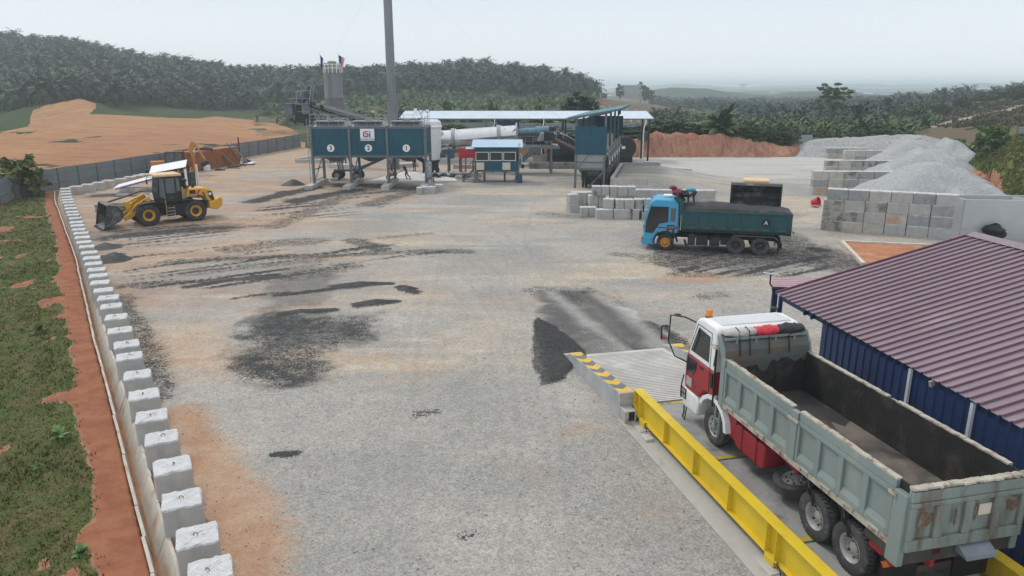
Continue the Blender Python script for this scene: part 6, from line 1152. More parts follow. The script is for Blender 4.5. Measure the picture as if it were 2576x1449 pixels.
RKB = mat('kerb_render', (.38, .385, .385), .85, var=.14, scale=1.5, dirt=(.52, .51, .49), dirt_amt=.4, dirt_scale=.8, bump=.15)
for y0, s in ((.085, 1), (-WW + .095, -1)):
    y1 = y0 + s * .46; z0, z1 = .83, .34; b = B(); b.hexa([(.12, min(y0, y1), -.1), (RL, min(y0, y1), -.1), (RL, max(y0, y1), -.1), (.12, max(y0, y1), -.1), (.12, min(y0, y1), z0), (RL, min(y0, y1), z1), (RL, max(y0, y1), z1), (.12, max(y0, y1), z0)])
    kb_ = b.build('kerb', RKB, rp, bevel=.012)
    zf = lambda x: z0 + (z1 - z0) * (x - .12) / (RL - .12) + .004; b = B(); n = 11; st = (RL - .16) / n; ya, yb, ym = y0 + s * .012, y1 - s * .012, (y0 + y1) / 2; dxx = .22
    for k in range(n):
        xa = .14 + k * st; b.mi(k % 2); P = []
        for x, y in ((xa, ya), (xa + st, ya), (xa + st - (dxx if k < n - 0 else 0), ym), (xa - dxx, ym)): x = min(max(x + .12, .13), RL - .01); P.append((x, y, zf(x)))
        Q = []
        for x, y in ((xa - dxx, ym), (xa + st - dxx, ym), (xa + st, yb), (xa, yb)): x = min(max(x + .12, .13), RL - .01); Q.append((x, y, zf(x)))
        for q in (P, Q): b.add(q, [(0, 1, 2, 3) if s > 0 else (3, 2, 1, 0)])
    b.build('chevron_paint', [mat('chevron_yellow', (.62, .40, .06), .7, var=.1, dirt=(.5, .40, .2), dirt_amt=.25), mat('chevron_grey', (.15, .155, .17), .8, var=.1)], kb_)
    b = B(); b.hexa([(RL + .003, min(y0, y1), -.1), (RL + .75, min(y0, y1), -.1), (RL + .75, max(y0, y1), -.1), (RL + .003, max(y0, y1), -.1), (RL + .003, min(y0, y1), z1 - .09), (RL + .75, min(y0, y1), .05), (RL + .75, max(y0, y1), .05), (RL + .003, max(y0, y1), z1 - .09)]); b.build('kerb_toe', SLABC, rp, bevel=.02)
    b = B(); b.span((-.32, min(y0 + s * .10, y1), -.1), (.117, max(y0 + s * .10, y1), .42)); b.build('end_block', SLABC, rp, bevel=.02); b = B(); b.span((-.33, y0 + s * .16, .12), (-.322, y1 - s * .12, .40)); b.build('pit_opening', BLK, rp)
# site office: maroon ribbed roof, navy ribbed walls
OA = R(8); A0 = Vector((*g(1953, 738, 3.2), 3.2)); ed = Vector((math.sin(OA), -math.cos(OA), 0)); sd_ = Vector((math.cos(OA), math.sin(OA), 0)); RW, RISE, ELN = 6.8, 1.78, 15.0
of = thing('site_office', 'site office with wide maroon ribbed roof and navy blue sheet walls, right edge', 'building')
up = (sd_ * RW + Vector((0, 0, RISE))); nrm = ed.cross(up).normalized()
RIB, RIBN = .293, 0
rf = part('roof', of)
for k in range(17): b = B(); b.corr(A0 + ed * (.879 * k) + nrm * (.004 * (k % 2)), ed, up, .878, up.length + rnd.uniform(-.02, .02), .293, .045, flat=.66); b.build('roof_sheet', MAROON, rf)
b = B()
for k in range(int(ELN / .293)): p = A0 + ed * (k * .293 + .285) + Vector((0, 0, .012)); b.bar(p + Vector((0, 0, .028)), p + up + Vector((0, 0, .028)), .036, .02)
b.build('roof_rib', MAROOND, rf)
A1 = A0 + up * 2 * Vector((1, 1, 0)).x if False else A0 + Vector((sd_.x * RW * 2, sd_.y * RW * 2, 0)); up2 = Vector((-sd_.x * RW, -sd_.y * RW, RISE)); b = B(); b.corr(A1 + ed * ELN, -ed, up2, ELN, up2.length, .293, .045, flat=.66); b.build('roof_slope', MAROON, of)
b = B(); rg = A0 + up + Vector((0, 0, .06)); s1 = up.normalized() * -.32; s2 = up2.normalized() * -.32; b.add([rg + s1, rg + s1 + ed * ELN, rg + ed * ELN + Vector((0, 0, .03)), rg + Vector((0, 0, .03)), rg + s2, rg + s2 + ed * ELN], [(0, 1, 2, 3), (3, 2, 5, 4)]); b.build('ridge_cap', MAROON, of)
b = B(); b.bar(A0 - ed * .03 + Vector((0, 0, .0)), A0 - ed * .03 + up, .05, .12); b.bar(A0 - ed * .03 + up, A1 - ed * .03, .05, .12); b.build('barge_board', MAROOND, of)
WP = A0 + ed * 2.62 + sd_ * .10; b = B(); zt_ = 3.16; b.corr((WP.x, WP.y, .05), ed, (0, 0, 1), ELN - 2.7, zt_ - .05, .30, .035, flat=.72); b.build('wall', NAVY, of)
b = B(); b.corr((WP + sd_ * 13.2).to_tuple()[:2] + (.05,), -sd_, (0, 0, 1), 13.1, zt_ - .05, .30, .035, flat=.72); b.build('wall', NAVY, of)
b = B(); b.prism([WP + sd_ * .05 - ed * .02 + Vector((0, 0, -.03)), WP + sd_ * 13.1 - ed * .02 + Vector((0, 0, -.03)), WP + sd_ * 6.7 - ed * .02 + Vector((0, 0, RISE - .12))], ed * .05); b.build('gable_wall', NAVY, of)
for t in (6.55, 8.55, 10.6, 12.4): b = B(); p = WP + ed * (t - 2.62) - sd_ * .05; b.bar((p.x, p.y, 0), (p.x, p.y, zt_ - .02), .10, .06); b.build('wall_post', mat('pale_post', (.50, .54, .58), .5), of)
for t in (.12, 1.9): 
    p = A0 + sd_ * (.12 if t < 1 else .12) + ed * .10
b = B(); b.bar((p.x, p.y, -.1), (p.x, p.y, 3.12), .11, .11); b.build('corner_post', NAVY, of); b = B(); q = A0 + sd_ * .15 + ed * .05; b.bar((q.x, q.y, 3.08), (q + ed * ELN).to_tuple()[:2] + (3.08,), .10, .14); b.build('eave_beam', NAVY, of)
for t in (1.75, 2.15, 7.3): b = B(); p = A0 + ed * t - sd_ * .02; b.bar((p.x, p.y, 3.06), (p + sd_ * 1.2).to_tuple()[:2] + (3.36,), .06, .14); b.build('rafter', NAVY if t < 5 else RUSTY, of)
# lean-to canopy behind, and the satellite antenna
cn = thing('canopy', 'small pink-maroon ribbed canopy roof just behind the office', 'canopy'); L0 = g(1940, 722, 2.75); b = B(); c0_ = Vector((*L0, 2.75)); b.corr(c0_, (.35, .93, .0), (.93, -.30, .06), 1.5, 3.2, .29, .045, flat=.66); b.build('canopy_roof', mat('faded_maroon', (.40, .25, .28), .5, var=.08), cn); b = B(); p = c0_ + Vector((.15, .1, 0)); b.bar((p.x, p.y, 0), (p.x, p.y, 2.7), .10); p = c0_ + Vector((.7, 1.3, 0)); b.bar((p.x, p.y, 0), (p.x, p.y, 2.7), .10); b.bar(c0_ + Vector((.05, .05, -.08)), c0_ + Vector((2.9, -.9, .10)), .08, .14); b.build('canopy_frame', NAVY, cn)
an = thing('antenna', 'flat white satellite antenna on a bent black pole at the canopy corner', 'antenna', (*L0, 2.75)); b = B(); b.path([(.25, -.2, -.05), (.05, -.05, -.02), (-.05, .0, .12), (-.06, .0, .46)], .03, 8); b.build('pole', BLK, an, smooth=50); b = B(); b.box((0, 0, 0), (.46, .34, .03)); o = b.build('dish', WHITEP, an, bevel=.015); o.location = (-.04, .04, .49); o.rotation_euler = (R(-8), R(10), R(20))
# ================================================================ ASPHALT PLANT
def post(b, x, y, z0, z1, w=.2): b.bar((x, y, z0), (x, y, z1), w, w)
# ---- three-bay hot bin housing on stilts
hx = [at(795, 470, 74.5)[0], at(884, 470, 74.2)[0], at(973, 470, 74.0)[0], at(1074, 470, 73.8)[0]]; hx[3] = at(1069, 470, 74)[0]
HB = thing('storage_bins', 'teal clad three-bay storage bin block on grey stilts, numbered 3, 2, 1', 'storage bins', (0, 74.2, 0)); hx0, hx3 = hx[0] - .05, hx[3] + .15; dep = 4.2; zl, zh = 3.12, 6.05
xs_ = [hx0, hx0 + (hx3 - hx0) * .333, hx0 + (hx3 - hx0) * .665, hx3]
for i in range(3):
    b = B(); b.corr((xs_[i] + .14, -.02, zl + .12), (1, 0, 0), (0, 0, 1), xs_[i + 1] - xs_[i] - .28, zh - zl - .30, .19, .03); cl = b.build('cladding', TEAL, HB); xc = (xs_[i] + xs_[i + 1]) / 2
    b = B(); b.lathe([(.37, 0), (.37, .03), (.001, .03)], (xc, -.06, 3.95), (0, -1, 0), 32); dc = b.build('number_disc', WHT, HB); text('321'[i], 'number', .62, BLK, dc, (xc, -.10, 3.94), (R(90), 0, 0), bold=.012)
    b = B(); b.prism([(xs_[i] + .2, .1, zh), (xs_[i + 1] - .2, .1, zh), (xs_[i + 1] - .55, .7, zh + .45), (xs_[i] + .55, .7, zh + .45)], (0, dep - 1.4, 0)); b.build('bin_roof', GREYL, HB, bevel=.03)
    b = B(); b.box((xc - .1, .9, zh + .52), (2.9, 1.7, .10)); b.box((xc, .9, zh + .66), (.7, .35, .16)); b.build('hatch_lid', GREYL, HB, bevel=.01)
    b = B(); b.path([(xc + .9, .8, zh + .58), (xc + 1.2, .7, zh + .8), (xc + 1.7, .6, zh + .78), (xc + 1.9, .5, zh + .5)], .07, 8); b.build('air_pipe', GREYL, HB, smooth=50)
    b = B(); b.lathe([(.001, 1.15), (1.3, 1.15)], (xc, 0, 0), (0, 0, 1), 4); b = B(); q = [(-1.45, .5), (1.45, .5), (1.45, dep - .5), (-1.45, dep - .5)]; b.hexa([(xc - .35, dep / 2 - .35, 1.9 + .55), (xc + .35, dep / 2 - .35, 2.45), (xc + .35, dep / 2 + .35, 2.45), (xc - .35, dep / 2 + .35, 2.45)] + [(xc + a, c, zl) for a, c in q]); b.build('hopper', GREY, HB)
b = B(); b.corr((hx3 + .02, .14, zl + .12), (0, 1, 0), (0, 0, 1), dep - .3, zh - zl - .30, .19, .03); b.build('cladding', TEAL, HB); b = B(); b.corr((hx0 - .02, dep - .14, zl + .12), (0, -1, 0), (0, 0, 1), dep - .3, zh - zl - .30, .19, .03); b.build('cladding', TEAL, HB)
b = B(); b.corr((hx3 - .14, dep, zl + .12), (-1, 0, 0), (0, 0, 1), hx3 - hx0 - .3, zh - zl - .3, .19, .03); b.build('cladding', TEAL, HB)
for y in (0, dep):
    for z in (zl, zh - .08): b = B(); b.bar((hx0, y, z), (hx3, y, z), .18, .20); b.build('girder', GREY, HB)
for x in (hx0, hx3):
    for z in (zl, zh - .08): b = B(); b.bar((x, .1, z), (x, dep - .1, z), .18, .19); b.build('girder', GREY, HB)
for i, x in enumerate(xs_):
    for y in (0, dep): b = B(); post(b, x, y - (.03 if y == 0 else -.03), .35, zh, .24); b.build('leg', GREY, HB)
    b = B(); b.bar((x, .1, .45), (x, dep - .1, 3.0), .09); b.bar((x, .1, 1.75), (x, dep - .1, 1.75), .08); b.bar((x, .1, .6), (x, dep - .1, .62), .07)
    if i in (2, 3): b.bar((x, .1, 3.0), (x, dep - .1, .45), .09)
    b.build('brace', GREY, HB)
    b = B(); b.box((x - .1, dep / 2 - .8, .12), (.75, dep + 2.6, .58)); b.build('footing_beam', CONC, HB, bevel=.02)
b = B(); zr = zh + .85
for z in (zr, zr - .32, zr + .32): b.bar((hx0, -.05, z), (hx3 - .2, -.05, z), .035)
for k in range(13): x = hx0 + (hx3 - hx0 - .2) * k / 12; b.bar((x, -.05, zh), (x, -.05, zr + .32), .04)
for z in (zr, zr - .32): b.bar((hx3, .0, z), (hx3, dep, z), .035)
for k in range(4): b.bar((hx3, dep * k / 3, zh), (hx3, dep * k / 3, zr + .2), .04)
b.build('railing', GREYL, HB)
xc = (xs_[1] + xs_[2]) / 2 - .05; b = B(); b.box((xc, -.09, 5.28), (1.42, .05, 1.16)); lg = b.build('logo_sign', WHT, HB)
b = B(); b.mi(0); z0 = 5.02; S_ = [(-.46, 0), (-.46, .42), (-.30, .56), (.06, .56), (.06, .44), (-.22, .44), (-.32, .36), (-.32, 0)]; b.prism([(xc + a + .04, -.12, z0 + c + .06) for a, c in S_], (0, -.012, 0)); b.build('logo_mark', mat('logo_red', (.55, .03, .04), .5), lg)
b = B(); b.prism([(xc + c, -.12, z0 + d_) for c, d_ in [(-.20, .40), (.02, .40), (.14, .30), (.14, .16), (.02, .06), (-.26, .06), (-.26, .16), (-.02, .16), (.03, .20), (.03, .26), (-.02, .30), (-.20, .30)]], (0, -.014, 0)); b.prism([(xc + .20, -.12, z0 + .06), (xc + .32, -.12, z0 + .06), (xc + .32, -.12, z0 + .42), (xc + .20, -.12, z0 + .42)], (0, -.014, 0)); b.box((xc + .27, -.125, z0 + .55), (.13, .014, .13)); b.box((xc + .14, -.128, z0 + .02), (.46, .012, .035)); b.build('logo_mark', mat('logo_blue', (.02, .04, .28), .5), lg); b = B(); b.box((xc - .22, -.128, z0 + .02), (.36, .012, .035)); b.build('logo_mark', mat('logo_red', (0, 0, 0)), lg)
text('SPM GLOBAL PAVING', 'logo_text', .155, BLK, lg, (xc, -.122, 4.84), (R(90), 0, 0), bold=.004)
for x, y in ((hx3 - .35, .1), (hx3 + .02, 2.6)):
    b = B(); b.bar((x, y, zh), (x, y, 7.35), .05); fl_ = b.build('lamp_pole', GREY, HB); b = B(); b.box((x, y - .05, 7.55), (.42, .10, .36)); b.build('floodlight', BLK, fl_, bevel=.02); b = B(); b.box((x, y - .105, 7.55), (.34, .012, .28)); b.build('lamp_glass', WHT, fl_)
b = B()
for x in (hx0 - .32, hx0 - .02): b.bar((x, -.2, .2), (x, -.2, zh + .8), .05)
for k in range(18): b.bar((hx0 - .32, -.2, .4 + k * .32), (hx0 - .02, -.2, .4 + k * .32), .035)
b.build('ladder', GREYL, HB)
# ---- inclined conveyor with dumping head
CV = thing('conveyor', 'long inclined grey conveyor with its dumping head high beside the silo', 'conveyor'); h0 = Vector(at(772, 262, 81)); h1 = Vector(at(1010, 330, 81)); h2 = Vector((-13.2, 81, 2.0)); d = (h1 - h0).normalized(); nv = Vector((0, 1, 0))
b = B()
for s in (-.55, .55):
    b.bar(h0 + nv * s + Vector((0, 0, -.35)), h1 + nv * s + d * 3 + Vector((0, 0, -.35)), .10, .16); b.bar(h0 + nv * s + Vector((0, 0, .10)), h1 + nv * s + d * 3 + Vector((0, 0, .10)), .08, .12); L_ = (h1 - h0).length + 3; n = 16
    for k in range(n + 1): p = h0 + d * (L_ * k / n) + nv * s; b.bar(p + Vector((0, 0, -.35)), p + Vector((0, 0, .32)), .06)
b.build('truss', GREY, CV)
b = B(); b.bar(h0 + Vector((0, 0, -.12)), h1 + d * 3 + Vector((0, 0, -.12)), .98, .12); b.build('belt', BLK, CV); b = B(); b.bar(h0 + d * 1.2 + nv * -.60 + Vector((0, 0, .36)), h1 + d * 3 - nv * .60 + Vector((0, 0, .36)), .03, .22); b.bar(h0 + d * 1.2 + nv * .60 + Vector((0, 0, .36)), h1 + d * 3 + nv * .60 + Vector((0, 0, .36)), .03, .22); b.build('side_skirt', GREYL, CV)
for k in range(2): p = h0 + d * (.55 + 1.25 * k) + Vector((0, -.62, .22)); b = B(); b.tube(p, p + Vector((0, 1.2, 0)), .24, 16); b.build('roller', DARK, CV, smooth=40)
hd = part('head', CV); x0, y0, z0 = h0
b = B(); b.box((x0 - .9, y0, z0 + .05), (3.0, 1.5, .10)); b.box((x0 + .0, y0, z0 - .55), (.9, 1.2, 1.0)); b.build('platform', GREY, hd, bevel=.01)
b = B(); b.hexa([(x0 - 1.35, y0 - .5, z0 - 1.9), (x0 - .1, y0 - .5, z0 - 2.0), (x0 - .1, y0 + .5, z0 - 2.0), (x0 - 1.35, y0 + .5, z0 - 1.9), (x0 - 1.1, y0 - .5, z0 - .1), (x0 + .1, y0 - .5, z0 - .1), (x0 + .1, y0 + .5, z0 - .1), (x0 - 1.1, y0 + .5, z0 - .1)]); b.hexa([(x0 - .4, y0 - .52, z0 - 2.3), (x0 + .5, y0 - .52, z0 - 2.0), (x0 + .5, y0 + .4, z0 - 2.0), (x0 - .4, y0 + .4, z0 - 2.3), (x0 - .1, y0 - .52, z0 - 1.2), (x0 + .6, y0 - .52, z0 - 1.1), (x0 + .6, y0 + .4, z0 - 1.1), (x0 - .1, y0 + .4, z0 - 1.2)]); b.bar((x0 - 1.4, y0, z0 - 1.95), (x0 - 1.9, y0, z0 - 1.55), .4, .16); b.build('chute', DARK, hd, bevel=.02)
b = B(); b.box((x0 - 1.9, y0, z0 - .55), (.9, 1.1, 1.1)); b.build('skip_box', GREY, hd, bevel=.02)
b = B(); P = [(x0 - 1.0, 0, z0 + .1), (x0 - .75, 0, z0 + 1.35), (x0 + .1, 0, z0 + 1.45), (x0 + .35, 0, z0 + 1.9), (x0 + .75, 0, z0 + 1.95), (x0 + .45, 0, z0 + .2)]
for s in (-.6, .6):
    for a, c in zip(P[:-1], P[1:]): b.bar((a[0], y0 + s, a[2]), (c[0], y0 + s, c[2]), .07)
    b.bar((x0 - 1.9, y0 + s, z0 + .6), (x0 + .4, y0 + s, z0 + .6), .05); b.bar((x0 - 1.0, y0 + s, z0 - .8), (x0 + .4, y0 + s, z0 - .7), .05); b.bar((x0 - .3, y0 + s, z0 - .9), (x0 - .3, y0 + s, z0 + .6), .05)
b.build('head_rail', GREYL, hd)
b = B(); b.tube((x0 - .5, y0 - .5, z0 + .45), (x0 - .5, y0 + .5, z0 + .45), .34, 14); b.box((x0 + .15, y0, z0 + .7), (.5, .7, .8)); b.box((x0 + .35, y0 - .1, z0 + 1.75), (.45, .5, .5)); b.build('drive_motor', mat('motor_blue_black', (.03, .06, .09), .6, var=.2), hd, bevel=.03)
b = B()
for s in (-.45, .45): b.bar((x0 + .8, y0 + s, z0 - .5), (x0 + 3.8, y0 + s, z0 - 6.0), .12); b.bar((x0 + 2.6, y0 + s, z0 - 1.0), (x0 + 3.2, y0 + s, .1), .13)
b.bar((x0 + 2.4, y0 - .45, z0 - 3), (x0 + 2.4, y0 + .45, z0 - 3), .08); b.build('support', GREY, CV)
b = B(); t0 = Vector((-13.0, 79.5, 2.9)); b.bar(t0, (-17.3, 80.6, 1.0), .12, .3); b.bar(t0 + Vector((0, 1, 0)), (-17.3, 81.6, 1.0), .12, .3); b.bar((-19.8, 81.0, 1.0), (-16.6, 81.0, 1.0), .3, .22); b.bar((-18.6, 80.7, .8), (-19.0, 80.7, 3.0), .14); b.bar((-17.2, 80.7, .8), (-18.4, 80.7, 3.0), .14); b.build('wheeled_chassis', GREY, CV)
for x, y in ((-19.3, 80.3), (-17.0, 79.6)):
    for dy in (0, 1.5): wheel(CV, (x, y + dy, .52), .56, .42, .28, TYRE, RIMG, None, 'front', -1 if dy == 0 else 1)
# ---- silo
SX, SY = at(844, 300, 97)[0], 97; SR = 1.18; szt = at(843, 181, SY - 1.3)[2]
SI = thing('silo', 'grey cylindrical silo with railed top, left of the tall chimney', 'silo', (SX, SY, 0)); SILM = mat('silo_steel', (.19, .20, .21), .6, .2, var=.1, scale=.8, dirt=(.12, .12, .12), dirt_amt=.4, dirt_scale=.8, streak=True)
b = B(); b.lathe([(SR - .02, 2.2), (SR, 2.25), (SR, 5.0), (SR + .02, 5.03), (SR, 5.06), (SR, 8.6), (SR + .02, 8.63), (SR, 8.66), (SR, szt)], (0, 0, 0), (0, 0, 1), 40); b.lathe([(.25, .8), (SR - .05, 2.2)], (0, 0, 0), (0, 0, 1), 32); b.build('shell', SILM, SI, smooth=40)
b = B(); b.lathe([(.52, szt), (.52, szt + 1.15), (.60, szt + 1.16), (.60, szt + 1.28), (.40, szt + 1.40), (.001, szt + 1.42)], (.0, 0, 0), (0, 0, 1), 24); b.build('filter_cap', mat('cap_olive', (.26, .28, .22), .6, var=.1), SI, smooth=40)
b = B(); zq = szt + .95
for z in (zq, szt + .5): b.path([(SR * math.cos(a), SR * math.sin(a), z) for a in np.linspace(0, 2 * math.pi, 25)], .045, 5)
for k in range(14): a = 2 * math.pi * k / 14; b.bar((SR * math.cos(a), SR * math.sin(a), szt - .1), (SR * math.cos(a), SR * math.sin(a), zq), .08)
b.build('railing', WHT, SI); b = B()
for x in (-.35, -.05): b.bar((x, -SR - .12, 2), (x, -SR - .12, szt + .9), .045)
for k in range(28): b.bar((-.35, -SR - .12, 2.3 + k * .36), (-.05, -SR - .12, 2.3 + k * .36), .03)
b.build('ladder', SILM, SI)
for k in range(4): a = R(45 + 90 * k); b = B(); post(b, 1.15 * math.cos(a), 1.15 * math.sin(a), -.1, 2.8, .2); b.build('leg', GREY, SI)
def flag(x, y, z, label, w, h, mats, malaysia):
    o = thing('flag', label, 'flag', (x, y, z)); b = B(); b.tube((0, 0, -.9), (0, 0, 1.45), .025, 6); b.build('pole', GREYL, o); b = B(); nx_, nz_ = 10, 14
    P = [(.03 + w * i / nx_ * (.55 + .45 * (1 - j / nz_)) * .75, .10 * math.sin(i * .9 + j * .25) , 1.15 - h * j / nz_ - .42 * (i / nx_) ** 1.2) for j in range(nz_ + 1) for i in range(nx_ + 1)]
    for j in range(nz_):
        for i in range(nx_): b.mi((2 if (i < 5 and j < 8) else j % 2) if malaysia else 0); k = j * (nx_ + 1) + i; b.add([P[k], P[k + 1], P[k + nx_ + 2], P[k + nx_ + 1]], [(0, 1, 2, 3)])
    b.build('cloth', mats, o, smooth=60)
FR, FW, FB = mat('flag_red', (.50, .04, .07), .8), mat('flag_white', (.66, .66, .68), .8), mat('flag_blue', (.02, .03, .16), .8)
flag(SX + 1.1, SY - 1.0, szt + .9, 'red and white striped flag with blue corner on the right of the silo top', 1.0, 1.5, [FR, FW, FB], True); flag(SX - 1.25, SY - .9, szt + .9, 'dark blue drooping flag on the left of the silo top', .45, 1.5, [FB], False)
# ---- chimney
CX_, CY_ = at(987, 280, 92)[0], 92; CH = thing('chimney', 'tall slender grey steel chimney rising out of the picture top', 'chimney', (CX_, CY_, 0)); b = B(); b.lathe([(.60, 0), (.60, 8), (.62, 8.02), (.62, 8.1), (.54, 8.12), (.53, 15), (.56, 15.02), (.56, 15.1), (.52, 15.12), (.50, 27)], (0, 0, 0), (0, 0, 1), 28); b.build('shaft', mat('chimney_steel', (.19, .20, .215), .5, .25, var=.08, scale=.6, dirt=(.15, .15, .15), dirt_amt=.35, dirt_scale=.5, streak=True), CH, smooth=40)
zc_ = at(978, 232, 92)[2]; b = B(); b.box((-.55, -.3, zc_), (.8, .8, .05)); 
for z in (.5, 1.0): b.bar((-.95, -.7, zc_ + z), (-.15, -.7, zc_ + z), .03); b.bar((-.95, -.7, zc_ + z), (-.95, .1, zc_ + z), .03)
for x, y in ((-.95, -.7), (-.15, -.7), (-.95, .1)): b.bar((x, y, zc_), (x, y, zc_ + 1.05), .03)
b.build('sampling_platform', GREY, CH)
b = B()
for x in (.72, 1.02): b.bar((x, -.3, 1), (x, -.3, zc_ + 2), .04)
for k in range(26): b.bar((.72, -.3, 1.3 + k * .35), (1.02, -.3, 1.3 + k * .35), .025)
b.build('ladder', GREY, CH)
for dx, dy in ((-9, 6), (14, 8)): b = B(); b.tube((0, 0, 24), (dx * 1.6, dy, 5), .006, 4); b.build('guy_wire', GREYL, CH)
# ---- rotary drum, filter housing, burner
d0 = Vector(at(1103, 353, 88.5)); d1 = Vector(at(1299, 339, 88.5)); dd = (d1 - d0).normalized(); DL = (d1 - d0).length; DR = 1.13
DM = thing('drying_drum', 'long polished steel drying drum lying slightly tilted behind the control cabin', 'drum'); b = B(); b.lathe([(DR - .1, 0), (DR, .02), (DR, DL - .05), (DR + .05, DL)], d0, dd, 56); b.build('shell', STAIN, DM, smooth=40)
for t in (1.85, 7.3): b = B(); b.lathe([(DR, t - .22), (DR + .17, t - .2), (DR + .17, t + .2), (DR, t + .22)], d0, dd, 56); b.build('riding_ring', mat('ring_steel', (.32, .33, .34), .4, .6, var=.1), DM, smooth=40); b = B(); b.lathe([(DR + .01, t + .25), (DR + .10, t + .26), (DR + .10, t + .40), (DR + .01, t + .42)], d0, dd, 56); b.build('band', STAIN, DM, smooth=40)
b = B(); b.lathe([(DR - .12, -.5), (DR + .06, -.45), (DR + .06, .1), (DR - .05, .12)], d0, dd, 48); b.build('seal_ring', DARK, DM, smooth=40)
b = B(); b.lathe([(.001, 0), (DR + .28, 0), (DR + .30, .18), (.001, .2)], d1, dd, 40); b.bar(d1 + Vector((-.1, -1.0, .8)), d1 + Vector((-1.9, -1.0, -1.2)), .10); b.bar(d1 + Vector((-.1, 1.0, .8)), d1 + Vector((-1.9, 1.0, -1.2)), .10); b.build('end_plate', GREYL, DM, smooth=40)
b = B()
for t in (1.2, 2.6, 4.6, 6.6, 8.2): p = d0 + dd * t; b.bar((p.x, p.y - .8, 0), (p.x, p.y - .8, p.z - DR - .3), .22); b.bar((p.x, p.y + .8, 0), (p.x, p.y + .8, p.z - DR - .3), .22)
p = d0 + Vector((0, -.8, -DR - .25)); q = d1 + dd * 4.2 + Vector((0, -.8, -DR - .22)); b.bar(p, q, .2, .3); b.bar(p + Vector((0, 1.6, 0)), q + Vector((0, 1.6, 0)), .2, .3)
for s in (-.8, .8): b.bar((q.x, q.y + .8 + s, 0), (q.x, q.y + .8 + s, q.z), .28)
b.build('support_frame', GREY, DM)
for x, w_, h_ in ((1.6, .7, .9), (3.0, .9, 1.1), (.6, .6, .6)): b = B(); p = d0 + dd * x; b.box((p.x, p.y - 1.25, p.z - DR - .55), (w_, .5, h_)); b.build('control_box', GREYL if x == 3.0 else mat('pump_blue', (.03, .10, .16), .5), DM, bevel=.03)
b = B(); b.lathe([(.42, .2), (.42, 1.2), (.50, 1.22), (.50, 1.3), (.42, 1.32), (.42, 2.3), (.56, 2.4), (.56, 3.9), (.001, 3.92)], d1 + Vector((0, 0, .28)), (1, 0, .06), 24); b.build('burner', mat('burner_blue_grey', (.13, .22, .28), .45, .2, var=.12, dirt=(.2, .24, .26), dirt_amt=.3), DM, smooth=40)
b = B(); pz = d1.z - DR - .05; x0, x1 = d1.x + .2, d1.x + 4.6; yy = d1.y - 1.2
b.box(((x0 + x1) / 2, d1.y, pz), (x1 - x0, 2.6, .10))
for z in (.5, 1.0): b.bar((x0, yy, pz + z), (x1, yy, pz + z), .045)
for k in range(6): x = x0 + (x1 - x0) * k / 5; b.bar((x, yy, pz), (x, yy, pz + 1.0), .045)
b.bar((x0, yy, pz - .2), (x1 + .6, yy, pz - .2), .2, .34); b.build('burner_platform', GREYL, DM)
b = B()
for k in range(7): b.path([(x0 + .3 + k * .55, d1.y - .6, pz + .1), (x0 + .5 + k * .5, d1.y - .5, pz + .6 + .1 * (k % 3)), (x0 + .9 + k * .45, d1.y - .4, pz + .3)], .05, 6)
b.box((x0 + 2, d1.y - .2, pz + .35), (2.4, .8, .5)); b.build('pipework', DARK, DM)
FH = thing('filter_housing', 'white faceted filter housing at the left end of the drum', 'filter housing', (at(1081, 390, 87)[0], 87.6, 0)); zf0, zf1 = at(1081, 398, 87)[2], at(1081, 301, 87)[2]; prf = [(1.3, zf0 - .2), (1.42, zf0 + .3), (1.42, zf1 - .95), (1.55, zf1 - .9), (1.55, zf1 - .75), (1.42, zf1 - .70), (1.36, zf1 - .25), (1.0, zf1), (.001, zf1 + .01)]; b = B(); b.lathe(prf, (0, 0, 0), (0, 0, 1), 10); b.build('housing', WHITEP, FH, bevel=.03)
b = B(); b.lathe([(.3, .1), (1.25, zf0 - .21)], (0, 0, 0), (0, 0, 1), 10)
for k in range(4): a = R(45 + k * 90); post(b, 1.1 * math.cos(a), 1.1 * math.sin(a), -.05, zf0 + .2, .18)
b.build('cone_and_legs', DARK, FH); b = B()
for k in range(8): b.bar((-.42, -1.46, zf0 + .3 + k * .42), (.1, -1.46, zf0 + .3 + k * .42), .03)
b.build('rung', GREYL, FH)
# dark bitumen heap and flights below the drum
q = B()
for k in range(26): w = lump(-8.6 + rnd.uniform(-1, 3.4), 83.2 + rnd.uniform(-.8, .8), .05, rnd.uniform(.2, .55), SOOT, None, 200 + k); q.add(w.v, w.f)
o = q.build('bitumen_debris', SOOT, smooth=60); o['kind'] = 'stuff'; tag(o, 'black bitumen debris heaped under the drum end and filter housing', 'debris')
b = B(); b.bar((-11.2, 83, 2.5), (-8.3, 83, .7), .9, .25); b.bar((-11.2, 82.5, 2.7), (-8.3, 82.5, .9), .06, .4); o = b.build('drag_chute', DARK); tag(o, 'dark sloping drag chute beneath the white filter housing', 'chute')
# ---- red cabinet on legs, electric
RC = thing('red_cabinet', 'bright red two-door electrical cabinet on red legs left of the control cabin', 'cabinet'); p = at(1176, 412, 84); b = B(); zc0, zc1 = at(1176, 397, 84)[2], at(1176, 372, 84)[2]; b.box((p[0], 84, (zc0 + zc1) / 2), (1.9, .6, zc1 - zc0)); b.build('cabinet_body', REDB, RC, bevel=.02); b = B(); b.box((p[0] + .1, 83.69, (zc0 + zc1) / 2), (.03, .02, zc1 - zc0 - .1)); b.build('door_gap', BLK, RC)
for s in (-.7, .7, -.2): b = B(); post(b, p[0] + s, 84, -.05, zc0, .14); b.build('leg', REDB, RC)
b = B(); b.box((p[0], 84, .2), (3.2, 1.2, .5)); o = b.build('cabinet_plinth', CONC, RC, bevel=.02)
